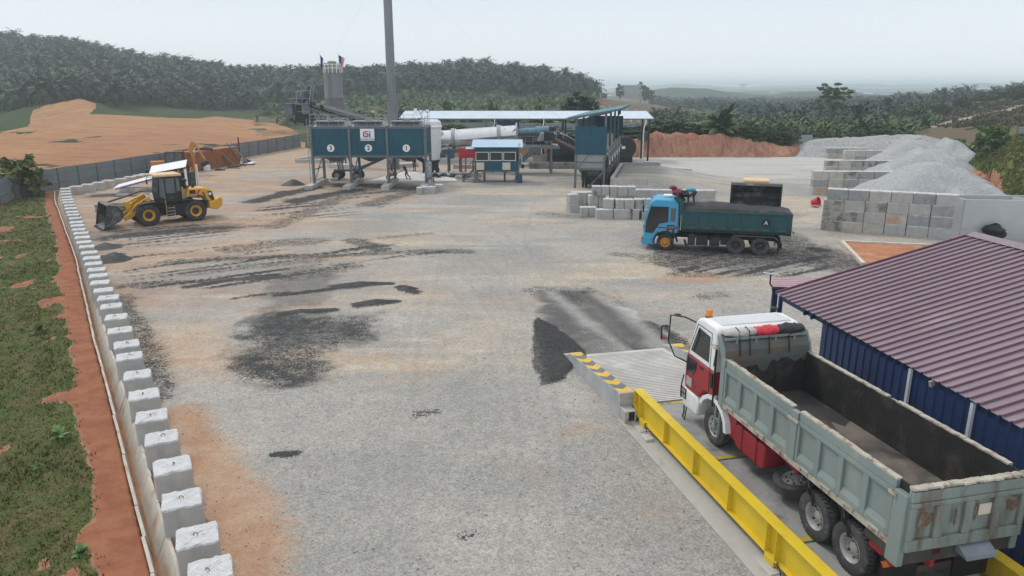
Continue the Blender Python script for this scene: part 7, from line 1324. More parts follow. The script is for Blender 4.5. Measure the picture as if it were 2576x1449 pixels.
# ---- control cabin
KX0, KX1, KY = -3.95, .75, 78.0; KZ0, KZ1 = 1.28, 3.80; KD = 2.7
KC = thing('control_cabin', 'teal raised control cabin with pale blue roof and white framed windows', 'cabin', (0, KY, 0)); zw0, zw1 = 2.33, 3.26
b = B(); b.corr((KX0, 0, KZ0), (1, 0, 0), (0, 0, 1), KX1 - KX0, zw0 - KZ0, .2, .025); b.corr((KX0, 0, zw1), (1, 0, 0), (0, 0, 1), KX1 - KX0, KZ1 - zw1, .2, .025); b.corr((KX1, 0, KZ0), (0, 1, 0), (0, 0, 1), KD, zw0 - KZ0, .2, .025); b.corr((KX1, 0, zw1), (0, 1, 0), (0, 0, 1), KD, KZ1 - zw1 + .3, .2, .025); b.corr((KX0, KD, KZ0), (0, -1, 0), (0, 0, 1), KD, KZ1 - KZ0, .2, .025); b.corr((KX1, KD, KZ0), (-1, 0, 0), (0, 0, 1), KX1 - KX0, KZ1 - KZ0, .2, .025); b.build('wall', TEAL, KC)
b = B(); b.span((KX0 + .02, .06, KZ0 - .1), (KX1 - .02, KD - .04, KZ0 + .02)); b.span((KX0 - .02, -.04, KZ0 - .16), (KX1 + .04, KD, KZ0 - .01)); b.build('floor_frame', GREY, KC)
for x0, x1 in ((KX0 + .08, KX0 + 1.48), (KX0 + 1.58, KX0 + 2.94), (KX0 + 3.04, KX1 - .32)):
    b = B(); 
    for q0, q1 in (((x0, -.05, zw0), (x1, .01, zw0 + .06)), ((x0, -.05, zw1 - .06), (x1, .01, zw1)), ((x0, -.05, zw0 + .061), (x0 + .06, .01, zw1 - .061)), ((x1 - .06, -.05, zw0 + .061), (x1, .01, zw1 - .061))): b.span(q0, q1)
    wn = b.build('window', WHT, KC); b = B(); b.span((x0 + .06, -.02, zw0 + .06), (x1 - .06, -.005, zw1 - .06)); b.build('pane', GLASS, wn)
for y0, y1 in ((.15, 1.2), (1.3, 2.5)):
    b = B()
    for q0, q1 in (((KX1, y0, zw0), (KX1 + .05, y1, zw0 + .06)), ((KX1, y0, zw1 - .06), (KX1 + .05, y1, zw1)), ((KX1, y0, zw0 + .061), (KX1 + .05, y0 + .06, zw1 - .061)), ((KX1, y1 - .06, zw0 + .061), (KX1 + .05, y1, zw1 - .061))): b.span(q0, q1)
    wn = b.build('window', WHT, KC); b = B(); b.span((KX1 + .005, y0 + .06, zw0 + .06), (KX1 + .02, y1 - .06, zw1 - .06)); b.build('pane', GLASS, wn)
b = B(); b.corr((KX0 - .35, -.40, KZ1 - .02), (1, 0, 0), (0, KD + .7, .58), KX1 - KX0 + .75, KD + .75, .24, .035); b.build('roof', BLUEROOF, KC); b = B(); b.bar((KX0 - .3, -.1, KZ1 - .02), (KX1 + .3, -.1, KZ1 - .02), .06, .08); b.bar((KX1 - .02, -.03, KZ0), (KX1 - .02, -.03, KZ1), .12); b.build('trim', GREY, KC)
for x in (KX0 + .55, KX0 + 3.35): b = B(); b.box((x, -.06, 1.76), (.85, .08, .78)); b.build('vent_panel', CREAM, KC, bevel=.01)
for x in (KX0 + .12, KX1 - .2): b = B(); b.box((x, .25, .72), (.42, .3, .92)); b.box((x, .25, .13), (.75, .9, .3)); b.build('leg', GREY, KC)
for x in (KX0 + .95, KX0 + 3.15): b = B(); post(b, x, 1.2, -.1, KZ0 - .1, .2); b.build('red_stay', mat('maroon_stay', (.22, .03, .03), .6, var=.1), KC)
b = B(); b.box((KX1 + .45, .55, 1.74), (.40, .85, .62)); ac = b.build('air_conditioner', CREAM, KC, bevel=.02); b = B(); b.lathe([(.22, 0), (.22, .01), (.001, .012)], (KX1 + .40, .12, 1.74), (0, -1, 0), 18); b.build('fan_grille', BLK, ac); b = B(); b.path([(KX1 + .3, .2, 2.1), (KX1 + .3, .1, 2.9), (KX1 + .1, .1, 3.1)], .035); b.build('drain_pipe', WHT, KC)
b = B()
for s in (0, .9):
    b.bar((KX0 - 1.4, .5 + s, .1), (KX0 - .2, .5 + s, 1.3), .06, .2); b.bar((KX0 - 1.4, .5 + s, 1.0), (KX0 - .3, .5 + s, 2.2), .04); b.bar((KX0 - 1.4, .5 + s, .1), (KX0 - 1.4, .5 + s, 1.0), .04); b.bar((KX0 - .3, .5 + s, 1.2), (KX0 - .3, .5 + s, 2.2), .04); b.bar((KX0 - .3, .5 + s, 2.2), (KX0, .5 + s, 2.2), .04)
for k in range(5): b.box((KX0 - 1.3 + k * .24, .95, .22 + k * .24), (.26, .9, .03))
b.build('stairs', GREY, KC); b = B(); b.box((KX0 - .3, .9, .12), (1.6, 1.6, .26)); b.build('stair_plinth', mat('stair_concrete', (.42, .36, .30), .9, var=.12), KC, bevel=.02); b = B(); b.corr((KX0 - 1.0, .1, 3.55), (1, 0, 0), (0, 1, .05), 1.1, 1.8, .22, .03); b.build('porch_roof', BLUEROOF, KC)
bx, by = g(1307, 461); o = thing('oil_drum', 'blue steel oil drum standing by the right corner of the control cabin', 'oil drum', (bx, by + .3, 0)); b = B(); b.lathe([(.285, 0), (.30, .02), (.29, .04), (.29, .30), (.305, .32), (.29, .34), (.29, .60), (.305, .62), (.29, .64), (.29, .86), (.30, .88), (.27, .885), (.27, .86), (.001, .86)], (0, 0, 0), (0, 0, 1), 28); b.build('drum_shell', mat('drum_blue', (.02, .07, .20), .45, var=.1, dirt=(.03, .06, .12), dirt_amt=.3), o, smooth=40)
# ---- air receiver tank on blocks
ax, ay = at(1080, 462, 74.0)[0], 73.9; AR = thing('air_receiver', 'upright grey air receiver tank in front of the storage bins', 'tank', (ax, ay, .62)); b = B(); b.lathe([(.001, .22), (.2, .25), (.32, .42), (.33, .5), (.33, 1.75), (.30, 1.9), (.16, 2.02), (.001, 2.05)], (0, 0, 0), (0, 0, 1), 28); b.build('shell', GREYL, AR, smooth=50); b = B()
for k in range(3): a = R(30 + 120 * k); b.bar((.28 * math.cos(a), .28 * math.sin(a), -.1), (.28 * math.cos(a), .28 * math.sin(a), .55), .07)
b.build('leg', GREY, AR); b = B(); b.path([(.0, -.34, .8), (.16, -.40, .8), (.16, -.40, 1.6), (0, -.34, 1.6)], .02); b.path([(.3, 0, .4), (.75, 0, .45), (.75, 0, .0)], .025); b.build('pipe', WHT, AR); b = B(); b.tube((.45, .1, -.1), (.45, .1, .35), .08, 10); b.build('extinguisher', REDB, AR)
for i, (u, v, w, l_) in enumerate(((1077, 488, 1.3, 'grey concrete block carrying the air receiver tank'), (1054, 490, .5, 'small block left of the air receiver base'), (1104, 484, .78, 'pale cube block right of the air receiver'))): x, y = g(u, v); block(x, y + .45, 0, w, .75, .66 if i < 2 else .74, 0, l_, 'blocks at the air receiver', i, side=BSIDE)
# ---- concrete pads and kerbs round the plant
b = B(); pd = [g(*q) for q in ((925, 456), (1010, 434), (1138, 431), (1150, 456))]; b.prism([(x, y, -.05) for x, y in pd], (0, 0, .11)); o = b.build('concrete_pad', mat('pad_concrete', (.60, .60, .59), .9, var=.08, scale=.5, dirt=(.38, .37, .36), dirt_amt=.42, dirt_scale=.5), kind='structure')
for i, (p, q, h, w, l_) in enumerate((((745, 408), (830, 393), .5, .35, 'long low concrete upstand left of the storage bins'), ((745, 409), (860, 410), .45, .4, 'front low concrete upstand behind the storage bin legs'), ((835, 421), (915, 424), .5, 1.6, 'low concrete base behind the conveyor wheels'), ((980, 423), (1045, 418), .5, 1.6, 'low concrete base behind the wheelbarrow'), ((1145, 450), (1163, 450), .35, .5, 'stub of kerb at the right corner of the pale pad'), ((1300, 421), (1345, 419), .45, .8, 'low base under the burner leg'), ((832, 455), (850, 455), .32, .5, 'block chocking the conveyor wheels'), ((1330, 424), (1455, 424), .8, .3, 'long grey upstand behind the control cabin'), ((1340, 408), (1455, 408), 1.1, .3, 'dark rear upstand wall under the bitumen tanks'), ((1140, 424), (1195, 424), .5, .4, 'upstand beside the red cabinet'))):
    a = g(*p); c = g(*q); b = B(); b.bar((*a, h / 2 - .05), (*c, h / 2 - .05), w, h + .1); o = b.build('concrete_upstand', CONCD if i in (8, 7) else CONC, bevel=.02); tag(o, l_, 'upstand', 'concrete upstands around the plant')
# ---- long open shed
sx0, sx1, sy0, sy1 = at(1003, 294, 101)[0], at(1646, 297, 101)[0], 101., 107.; sz0, sz1 = 5.86, 6.72
SH = thing('long_shed', 'long open-sided shed with a pale blue-white ribbed roof behind the plant', 'shed'); sl_ = Vector((0, sy1 - sy0, sz1 - sz0)); b = B(); b.corr((sx0, sy0, sz0), (1, 0, 0), sl_, sx1 - sx0, sl_.length, .33, .045); b.build('roof', ALUROOF, SH); b = B(); b.bar((sx0, sy0 + .03, sz0 - .08), (sx1, sy0 + .03, sz0 - .08), .10, .14); b.bar((sx0, sy1, sz1 - .1), (sx1, sy1, sz1 - .1), .1, .2)
for k in range(9): x = sx0 + .6 + (sx1 - sx0 - 1.4) * k / 8; b.bar((x, sy0 + .1, sz0 - .12), (x, sy1, sz1 - .12), .09, .16)
b.build('roof_frame', GREY, SH); b = B(); b.bar((sx0, sy1 + .02, sz1 + .03), (sx1, sy1 + .02, sz1 + .03), .12, .05); b.build('blue_flashing', mat('flash_blue', (.03, .12, .25), .5), SH); b = B(); b.tube((at(1045, 280, 105)[0], 105, 6.4), (at(1045, 280, 105)[0], 105, 7.1), .22, 12); b.build('roof_vent', WHT, SH)
for u in (1070, 1240, 1365, 1420, 1630): x = at(u, 330, 101.2)[0]; b = B(); post(b, x + .15, 101.3, -.1, sz0 - .1, .22); b.build('post', DARK, SH); b = B(); post(b, x + .15, 106.6, -.1, sz1 - .2, .22); b.build('post', DARK, SH)
for u in (1068, 1238, 1361, 1617): x = at(u, 330, 101)[0] + .25; b = B(); b.path([(x + .1, 100.95, sz0 - .1), (x + .1, 100.95, sz0 - .6), (x - .12, 100.95, sz0 - 1.2), (x - .14, 100.95, sz0 - 2.2), (x - .14, 100.95, .1)], .08, 8); b.build('downpipe', WHT, SH, smooth=50)
b = B()
for z in (3.2, 3.9): b.bar((sx0, 107, z), (sx1, 107, z), .12, .2)
b.build('rear_rail', GREY, SH)
# ---- bitumen tanks lying front to back
def tank(name, u, v, Y, r, label, ln=5.5):
    x, _, z = at(u, v, Y); o = thing('bitumen_tank', label, 'tank', (x, Y, z), 0, 'bitumen tanks'); b = B(); b.lathe([(.001, -.06), (r * .6, -.05), (r - .04, .0), (r, .06), (r, .12)], (0, 0, 0), (0, 1, 0), 40); b.build('end_cap', DARK, o, smooth=40); b = B(); b.lathe([(r + .005, .12), (r + .005, ln), (r - .1, ln + .1)], (0, 0, 0), (0, 1, 0), 40); b.build('shell', GREYL, o, smooth=40); b = B(); b.box((-.3, -.05, .05), (.5, .04, .36)); b.build('plate', WHT, o); b = B(); b.tube((0, .8, r - .02), (0, .8, r + .15), .3, 14); b.bar((-.4, .8, r + .12), (.4, .8, r + .12), .1); b.build('manhole', BLK, o)
    b = B(); b.box((0, .8, -r - (z - r) / 2), (r * 1.5, .4, max(z - r, .1) + .5)); b.build('saddle', DARK, o); b = B(); b.box((0, ln - .8, -r - (z - r) / 2), (r * 1.5, .4, max(z - r, .1) + .5)); b.build('saddle', DARK, o); return o
tank('bitumen_tank', 1574, 372, 99, 1.45, 'round bitumen tank with dark end, right of the cold-feed hoppers'); tank('bitumen_tank', 1404, 366, 96, 1.5, 'bitumen tank behind the brown conveyor arm'); tank('bitumen_tank', 1434, 366, 100, 1.4, 'bitumen tank half hidden behind the teal end sheet')
# slanted feed conveyor with brown beam
fc = thing('feed_conveyor', 'slanted feed conveyor with a brown side beam left of the teal hoppers', 'conveyor'); p = Vector(at(1392, 350, 87)); q = Vector(at(1450, 378, 84)); q = q + (q - p) * .8; b = B(); b.bar(p, q, .12, .28); b.bar(p + Vector((0, 1, 0)), q + Vector((0, 1, 0)), .12, .28); b.build('brown_beam', mat('brown_beam', (.20, .085, .065), .7, var=.15), fc); b = B(); b.bar(p + Vector((0, .5, .1)), q + Vector((0, .5, .1)), .9, .08); b.box(p + Vector((-.5, .5, .3)), (1.2, 1.3, .9)); b.build('belt', DARK, fc); b = B()
for s in (0, 1): b.bar(p + Vector((.4, s, 1.05)), q + Vector((0, s, .75)), .05); b.bar(p + Vector((.4, s, .2)), p + Vector((.4, s, 1.2)), .06); b.bar(p + Vector((1.2, s, .0)), p + Vector((1.2, s, 1.0)), .06); b.bar(p + Vector((.4, s, 1.2)), p + Vector((1.0, s, 1.15)), .05); b.bar(p + Vector((-.2, s, -.2)), (p.x - .2, p.y + s, 0), .14)
b.build('hoops_and_legs', GREYL, fc); b = B(); b.hexa([(p.x - 1.9, p.y, p.z - .3), (p.x - .2, p.y, p.z - .3), (p.x - .2, p.y + 1.2, p.z - .3), (p.x - 1.9, p.y + 1.2, p.z - .3), (p.x - 1.5, p.y, p.z + .75), (p.x - .5, p.y, p.z + .75), (p.x - .5, p.y + 1.2, p.z + .75), (p.x - 1.5, p.y + 1.2, p.z + .75)]); b.build('hood', GREYL, fc, bevel=.15)
mx = thing('mixer_chute', 'grey curved discharge chute under the burner platform', 'chute'); b = B(); c0_ = at(1330, 388, 86); b.bar((c0_[0] + .6, 86, c0_[2] + .5), (c0_[0] - 1.8, 86, .7), 1.0, .3); b.bar((c0_[0] + .6, 85.4, c0_[2] + .6), (c0_[0] - 1.8, 85.4, .8), .06, .6); b.build('trough', GREY, mx, bevel=.05); b = B(); b.box((c0_[0] + .8, 86.4, c0_[2] + .4), (1.3, 1.2, 1.0)); b.build('gearbox', GREY, mx, bevel=.05)
# ---- cold-feed hoppers under a mono-pitch roof
HA = math.atan2(4.2, 20.6); CF = thing('cold_feed_hoppers', 'row of grey cold-feed hoppers with teal end sheet under a tilted teal roof', 'hoppers', (6.40, 73.6, 0), -HA)   # local: x to the right, y away
cw, cl_ = 3.0, 20.5; z0, z1 = 3.38, 6.12
b = B(); b.corr((-.08, -.12, z0), (1, 0, 0), (0, 0, 1), cw + .16, z1 - z0, .17, .03); b.build('end_sheet', TEAL, CF); b = B(); b.corr((-.1, cl_ + .1, z0 + .2), (1, 0, 0), (0, 0, 1), cw + .6, 2.9, .17, .03); b.build('rear_sheet', TEAL, CF); b = B(); b.corr((-.1, cl_, z0 + 1.9), (0, -1, 0), (0, 0, 1), cl_ - .4, 1.3, .17, .03); b.build('side_sheet', TEAL, CF)
b = B()
for x in (0, cw - .1):
    for k in range(4): b = B(); y = cl_ * k / 3; post(b, x, y, -.1, (6.95 if x == 0 else 7.55), .22); b.build('column', GREY, CF)
b = B()
for x in (0, cw - .1): b.bar((x, 0, 1.9), (x, cl_, 1.9), .16, .22); b.bar((x, 0, z0), (x, cl_, z0), .14, .2)
b.bar((0, -.02, 1.95), (cw, -.02, 1.95), .12, .2); b.bar((0, -.02, 2.62), (cw, -.02, 2.62), .08, .12); b.bar((.05, -.02, 1.8), (1.3, -.02, 3.35), .10); b.bar((1.3, -.05, .05), (cw - .1, -.05, 1.8), .12)
for k in range(1, 4): y = cl_ * k / 3; b.bar((0, y, 6.6), (cw, y, 7.3), .1)
b.build('frame', GREY, CF); n = 5; b = B(); b.span((.12, -.0, 2.0), (cw - .2, .1, z0 + .05)); b.build('front_plate', GREYL, CF)
for i in range(n):
    ya, yb = .2 + i * cl_ / n, .2 + (i + 1) * cl_ / n - .3; b = B(); b.hexa([(.7, ya + .8, 1.0), (cw - .9, ya + .8, 1.0), (cw - .9, yb - .8, 1.0), (.7, yb - .8, 1.0), (.12, ya, 2.1), (cw - .22, ya, 2.1), (cw - .22, yb, 2.1), (.12, yb, 2.1)]); b.hexa([(.12, ya, 2.1), (cw - .22, ya, 2.1), (cw - .22, yb, 2.1), (.12, yb, 2.1), (.05, ya - .1, 3.3), (cw + .05, ya - .1, 3.3), (cw + .05, yb + .1, 3.3), (.05, yb + .1, 3.3)]); hp = b.build('hopper', GREY, CF)
    b = B(); b.hexa([(.3, ya + .2, 3.32), (cw + .25, ya + .2, 3.32), (cw + .25, ya + .45, 3.32), (.3, ya + .45, 3.32), (.3, ya + 1.6, 4.5), (cw - .7, ya + 1.6, 4.5), (cw - .7, ya + 1.8, 4.5), (.3, ya + 1.8, 4.5)]); b.build('divider_plate', CONC, hp)
    b = B(); b.box((cw + .28, (ya + yb) / 2, 2.45), (.04, 1.1, .45)); lb_ = b.build('bin_label', WHT, hp); text('54321'[i], 'bin_number', .6, WHT, hp, (cw + .30, (ya + yb) / 2, 1.75), (R(90), 0, R(90)), bold=.01)
b = B(); b.span((cw + .10, 0, .3), (cw + .26, cl_, 2.9)); b.build('side_screen', DARK, CF); b = B()
for z in (3.1, 3.6, 4.1): b.bar((cw + .3, 0, z), (cw + .3, cl_, z), .045)
for k in range(26): y = cl_ * k / 25; b.bar((cw + .3, y, 2.9), (cw + .3, y, 4.1), .04)
b.build('railing', GREYL, CF); b = B(); b.tube((cw + .42, .2, 2.95), (cw + .42, cl_, 2.95), .07, 8); b.build('water_pipe', GREYL, CF)
b = B(); b.box((1.5, 1.4, .7), (1.3, 1.0, .9)); b.box((2.1, .8, .45), (.9, .6, .8)); b.tube((.75, .6, 0), (.75, .6, 2.2), .12, 10); b.tube((1.05, .6, 0), (1.05, .6, 2.2), .12, 10); b.build('gear_drive', DARK, CF, bevel=.05)
rl = Vector((-1.05, -.6, 6.92)); rr_ = Vector((cw + 1.35, -.6, 7.88)); b = B(); b.corr(rl, (0, 1, 0), rr_ - rl, cl_ + 1.2, (rr_ - rl).length, .3, .04) if False else b.corr(rr_, (0, 1, 0), rl - rr_, cl_ + 1.2, (rr_ - rl).length, .3, .04); b.build('roof', mat('teal_grey_roof', (.10, .26, .31), .45, .1, var=.1, scale=.5), CF); b = B()
for k in range(8): y = -.5 + (cl_ + 1) * k / 7; b.bar((rl.x + .1, y, rl.z - .12), (rr_.x - .1, y, rr_.z - .12), .08, .16)
for t in (.05, .35, .65, .95): p = rl + (rr_ - rl) * t; b.bar((p.x, -.5, p.z - .06), (p.x, cl_ + .5, p.z - .06), .08)
b.build('roof_frame', GREY, CF); b = B(); b.box((rr_.x - .15, -.3, rr_.z - .35), (.3, .4, .4)); b.build('lamp', BLK, CF)
# retaining wall of the loading ramp
rw = thing('retaining_wall', 'soil-stained concrete retaining wall between hoppers and loading ramp', 'retaining wall'); a = Vector((9.9, 71.0, 0)); dv = Vector((.204, .979, 0)); nn = Vector((.979, -.204, 0)); zt_ = 1.35
for p, q, nm in ((a - nn * .15, a + dv * 15.5 - nn * .15, 'side_wall'), (a - dv * .15, a - dv * .15 + nn * 3.3, 'front_return'), (a + dv * 15.6, a + dv * 15.6 + nn * 3.6, 'rear_return')): b = B(); b.bar((p.x, p.y, zt_ / 2 - .1), (q.x, q.y, zt_ / 2 - .1), .28, zt_ + .2); b.build(nm, mat('soiled_concrete', (.43, .42, .40), .9, var=.12, scale=1.5, dirt=(.45, .30, .20), dirt_amt=.42, dirt_scale=.7, bump=.3), rw, bevel=.015)
for i, ((u0, v0), (u1, v1), l_) in enumerate((((1621, 428), (1662, 430), 'grey block at the foot of the white drainpipe'), ((1664, 436), (1704, 441), 'left block of the low pair on the loading ramp'), ((1705, 441), (1738, 444), 'right block of the low pair on the loading ramp'))): p = g(u0, v0); q = g(u1, v1); block((p[0] + q[0]) / 2, (p[1] + q[1]) / 2 + .4, -.1 if i else .1, math.dist(p, q), .75, .95, math.atan2(q[1] - p[1], q[0] - p[0]), l_, 'blocks along the loading ramp', i, side=BSIDE)
# ---- far buildings
hs = thing('block_house', 'pale grey flat-roofed block house on the hazy hill above the terraces', 'house', (at(1587, 240, 600)[0], 600, at(1587, 246, 600)[2])); b = B(); b.box((0, 0, 4.6), (15, 12, 9.6)); b.build('wall', mat('pale_block', (.42, .42, .41), .9, var=.06, scale=.1), hs); b = B(); b.box((0, 0, 9.6), (16, 13, .7)); b.build('roof_slab', CONCW, hs)
for x in (-3.8, 3.8): b = B(); b.box((x, -6.05, 4.6), (.5, .2, 9)); b.build('pilaster', CONC, hs)
for u, v0, v1, w, Y, l_, cat in ((1868, 222, 211, 12, 3200, 'tiny hazy water tower on the far skyline', 'tower'), (1950, 236, 231, 26, 1900, 'hazy low building left of the lone forest tree', 'building'), (2128, 239, 234, 24, 1500, 'pale hazy shed in the far valley, left one', 'building'), (2168, 239, 233, 40, 1450, 'long pale hazy warehouse in the far valley', 'building'), (2230, 240, 236, 30, 1500, 'low hazy building right of the far warehouse', 'building'), (1532, 243, 239, 9, 520, 'small white hut left of the block house', 'hut')):
    x = at(u, v0, Y)[0]; z = at(u, v0, Y)[2]; h = at(u, v1, Y)[2] - z; w = w / FP * Y * 1.04; o = thing('far_building' if cat != 'tower' else 'water_tower', l_, cat, (x, Y, z)); b = B()
    if cat == 'tower': b.box((0, 0, h * .82), (w * 1.3, w, h * .36)); b.box((0, 0, h * .3), (w * .6, w * .6, h * .7)); b.build('tower_body', CONCW, o)
    else: b.box((0, 0, h * .3 - 3), (w, w * .5, h * .6 + 6)); b.build('wall', CONCW, o); b = B(); b.prism([(-w * .53, -w * .28, h * .6), (-w * .53, w * .28, h * .6), (-w * .53, 0, h)], (w * 1.06, 0, 0)); b.build('roof', ALUROOF, o)
# white sleeved stakes on the terraced slope
b = B()
for k in range(13):
    for j in range(14):
        u = 1512 + k * 22 + j * 3; v = 262 + k * 2.2 + j * 3.2; Y = 330 - j * 9 - k * 3
        if v < 306 and u < 1790 and Y > 150: x = (u - CPX) / FP / 1.0367 * Y; z = ter_z(x, Y); b.bar((x, Y, z), (x, Y, z + .55 + .25 * ((k * 7 + j) % 3)), .13)
o = b.build('plant_sleeves', WHT); o['kind'] = 'stuff'; tag(o, 'rows of white sleeved stakes on the brown terraced slope', 'stakes')
# ================================================================ MACHINES AND CLUTTER ON THE LEFT
def loader(name, label, loc, rz, raised, bw=2.8):
    o = thing(name, label, 'wheel loader', loc, rz)   # x forward, front axle at 0, rear at -3.3
    b = B(); b.xz([(-1.0, .62), (-3.4, .62), (-4.4, .75), (-4.5, 1.3), (-2.9, 1.55), (-1.1, 1.45)], -.55, .55); b.xz([(.7, .6), (-.9, .6), (-1.0, 1.4), (-.3, 2.0), (.2, 1.5), (.75, 1.1)], -.42, .42)
    for x in (0, -3.3): b.tube((x, -.9, .78), (x, .9, .78), .2, 10)
    for s in (-1, 1): b.span((-2.9, s * .55, .55), (-1.35, s * 1.12, 1.35))
    b.build('chassis', BLK, o, bevel=.03)
    for s in (-1, 1):
        for x in (0, -3.3): wheel(o, (x, s * 1.08, .79), .78, .56, .42, TYRE, CATYEL, (20, .05, .10), 'plant', s)
        b = B(); b.bar((.55, s * 1.08, 1.62), (-.55, s * 1.08, 1.72), .56, .06); b.bar((-.55, s * 1.08, 1.72), (-1.0, s * 1.08, 1.2), .56, .06); b.build('fender', BLK, o, bevel=.02); b = B(); b.bar((-2.45, s * 1.06, 1.55), (-2.9, s * 1.06, 1.82), .5, .06); b.bar((-2.9, s * 1.06, 1.82), (-3.9, s * 1.06, 1.80), .5, .06); b.build('fender', BLK, o, bevel=.02)
        b = B(); b.bar((-1.28, s * 1.10, .45), (-1.28, s * 1.10, 1.75), .04); b.bar((-1.85, s * 1.10, .45), (-1.85, s * 1.10, 1.3), .04); b.build('grab_rail', CATYEL, o); b = B()
        for k in range(4): b.box((-1.58, s * (1.16 - .0), .46 + k * .24), (.52, .16, .04))
        b.build('step', GREYL, o)
    b = B(); b.xz([(-.95, 1.5), (-2.55, 1.5), (-2.62, 2.2), (-2.5, 3.38), (-1.05, 3.42), (-.88, 2.3)], -.78, .78); cab = b.build('cab', BLK, o, bevel=.05); b = B(); b.box((-1.75, 0, 3.52), (1.85, 1.72, .20)); b.build('cab_roof', mat('cream_roof', (.66, .45, .26), .5, var=.06), cab, bevel=.07)
    for s in (-1, 1):
        y = s * .784; sg = 1 if s > 0 else -1; b = B(); pane(b, [(-1.02, y, 2.05), (-1.40, y, 1.75), (-1.40, y, 3.32), (-1.10, y, 3.34)][::-sg], .01); b.build('front_quarter_glass', GLASSL, cab); b = B(); pane(b, [(-1.5, y, 2.2), (-2.12, y, 2.2), (-2.12, y, 3.3), (-1.5, y, 3.3)][::-sg], .01); b.build('door_glass', GLASSL, cab); b = B(); pane(b, [(-2.24, y, 2.3), (-2.5, y, 2.3), (-2.46, y, 3.28), (-2.24, y, 3.28)][::-sg], .01); b.build('rear_quarter_glass', GLASSL, cab); b = B(); b.span((-2.0, y - .01, 1.66), (-1.52, y + .012 * s, 2.05)); b.build('door_panel', DARK, cab)
        b = B(); b.path([(-1.0, s * .78, 3.3), (-.75, s * 1.05, 3.3), (-.7, s * 1.12, 3.15)], .02); mb = b.build('mirror_arm', BLK, cab); b = B(); b.box((-.7, s * 1.13, 2.95), (.08, .2, .36)); b.build('mirror', BLK, mb, bevel=.02)
    b = B(); pane(b, [(-.90, -.66, 2.25), (-1.04, -.64, 3.32), (-1.04, .64, 3.32), (-.90, .66, 2.25)], .012); b.build('windscreen', GLASS, cab)
    b = B(); b.xz([(-2.75, 1.55), (-2.95, 2.05), (-3.05, 2.42), (-4.3, 2.38), (-4.75, 2.22), (-4.95, 1.4), (-4.6, 1.25), (-3.9, 1.85), (-3.1, 1.86)], -.82, .82); hd = b.build('engine_hood', CATYEL, o, bevel=.07, smooth=40)
    for s in (-1, 1):
        y = s * .826; b = B(); b.span((-3.55, y - .004, 2.02), (-3.12, y + .004 * s, 2.30)); b.build('black_decal', BLK, hd); b = B(); b.prism([(-3.6, y, 1.98), (-3.72, y, 1.98), (-3.95, y, 2.28), (-3.75, y, 2.28)], (0, .006 * s, 0)); b.build('red_decal', REDB, hd)
        b = B(); b.hexa([(-4.15, y - .01, 1.45), (-4.02, y - .01, 2.1), (-4.18, y - .01, 2.12), (-4.36, y - .01, 1.45), (-4.15, y + .006, 1.45), (-4.02, y + .006, 2.1), (-4.18, y + .006, 2.12), (-4.36, y + .006, 1.45)]); b.build('side_grille', mat('grille_brown', (.16, .10, .03), .7), hd); b = B(); b.xz([(-4.42, 2.12), (-4.74, 2.12), (-4.88, 1.5), (-4.72, 1.38), (-4.5, 1.7)], y, y + .008 * s); b.build('tail_panel', BLK, hd); b = B(); b.tube((-4.60, y, 1.92), (-4.60, y + .016 * s, 1.92), .11, 16); b.build('tail_disc', WHT, hd)
    b = B(); b.xz([(-4.35, .85), (-4.95, .70), (-5.35, 1.0), (-5.42, 1.52), (-5.2, 1.66), (-4.8, 1.42), (-4.4, 1.3)], -1.15, 1.15); b.build('counterweight', CATYEL, o, bevel=.06)
    b = B(); b.tube((-2.95, .3, 2.4), (-2.95, .3, 2.95), .13, 14); b.tube((-2.95, .3, 2.95), (-2.95, .3, 3.1), .2, 14); b.path([(-2.6, .5, 2.9), (-2.75, .5, 2.75), (-3.0, .45, 2.6), (-3.2, .3, 2.5)], .09, 8); b.build('air_cleaner', BLK, o, smooth=50); b = B(); b.hexa([(-3.72, -.1, 2.38), (-3.5, -.1, 2.38), (-3.5, .1, 2.38), (-3.72, .1, 2.38), (-3.74, -.08, 2.86), (-3.64, -.08, 2.68), (-3.64, .08, 2.68), (-3.74, .08, 2.86)]); b.build('exhaust', BLK, o)
    # linkage
    pv = Vector((-.38, 0, 1.95)); tip = Vector((1.55, 0, .55)) if not raised else Vector((1.85, 0, 3.0)); dr = tip - pv; up = Vector((-dr.z, 0, dr.x)).normalized(); up = up if up.z > 0 else -up
    lk = part('lift_arms', o)
    for s in (-1, 1):
        b = B(); P = [pv + up * .17, pv + dr * .45 + up * .30, pv + dr * .72 + up * .12, tip + up * .13, tip - up * .15, pv + dr * .70 - up * .28, pv + dr * .45 - up * .10, pv - up * .17]; b.prism([(p.x, s * .52, p.z) for p in P], (0, s * .14, 0)); ar = b.build('arm', CATYEL, lk, bevel=.02)
        if not raised and s > 0: a = math.atan2(dr.z, dr.x); m = pv + dr * .40 + up * .08; t = text('LIUGONG', 'arm_lettering', .27, BLK, ar, (m.x, .667, m.z), (0, 0, 0), bold=.006); t.rotation_euler = (Matrix.Rotation(-(a), 4, 'Y') @ Matrix.Rotation(math.pi, 4, 'Z') @ Matrix.Rotation(R(90), 4, 'X')).to_euler()
        b = B(); b.tube((.1, s * .36, 1.0), (pv + dr * .55).to_tuple()[:1] + (s * .36, (pv + dr * .55).z), .08, 10); b.build('lift_cylinder', CATYEL, lk)
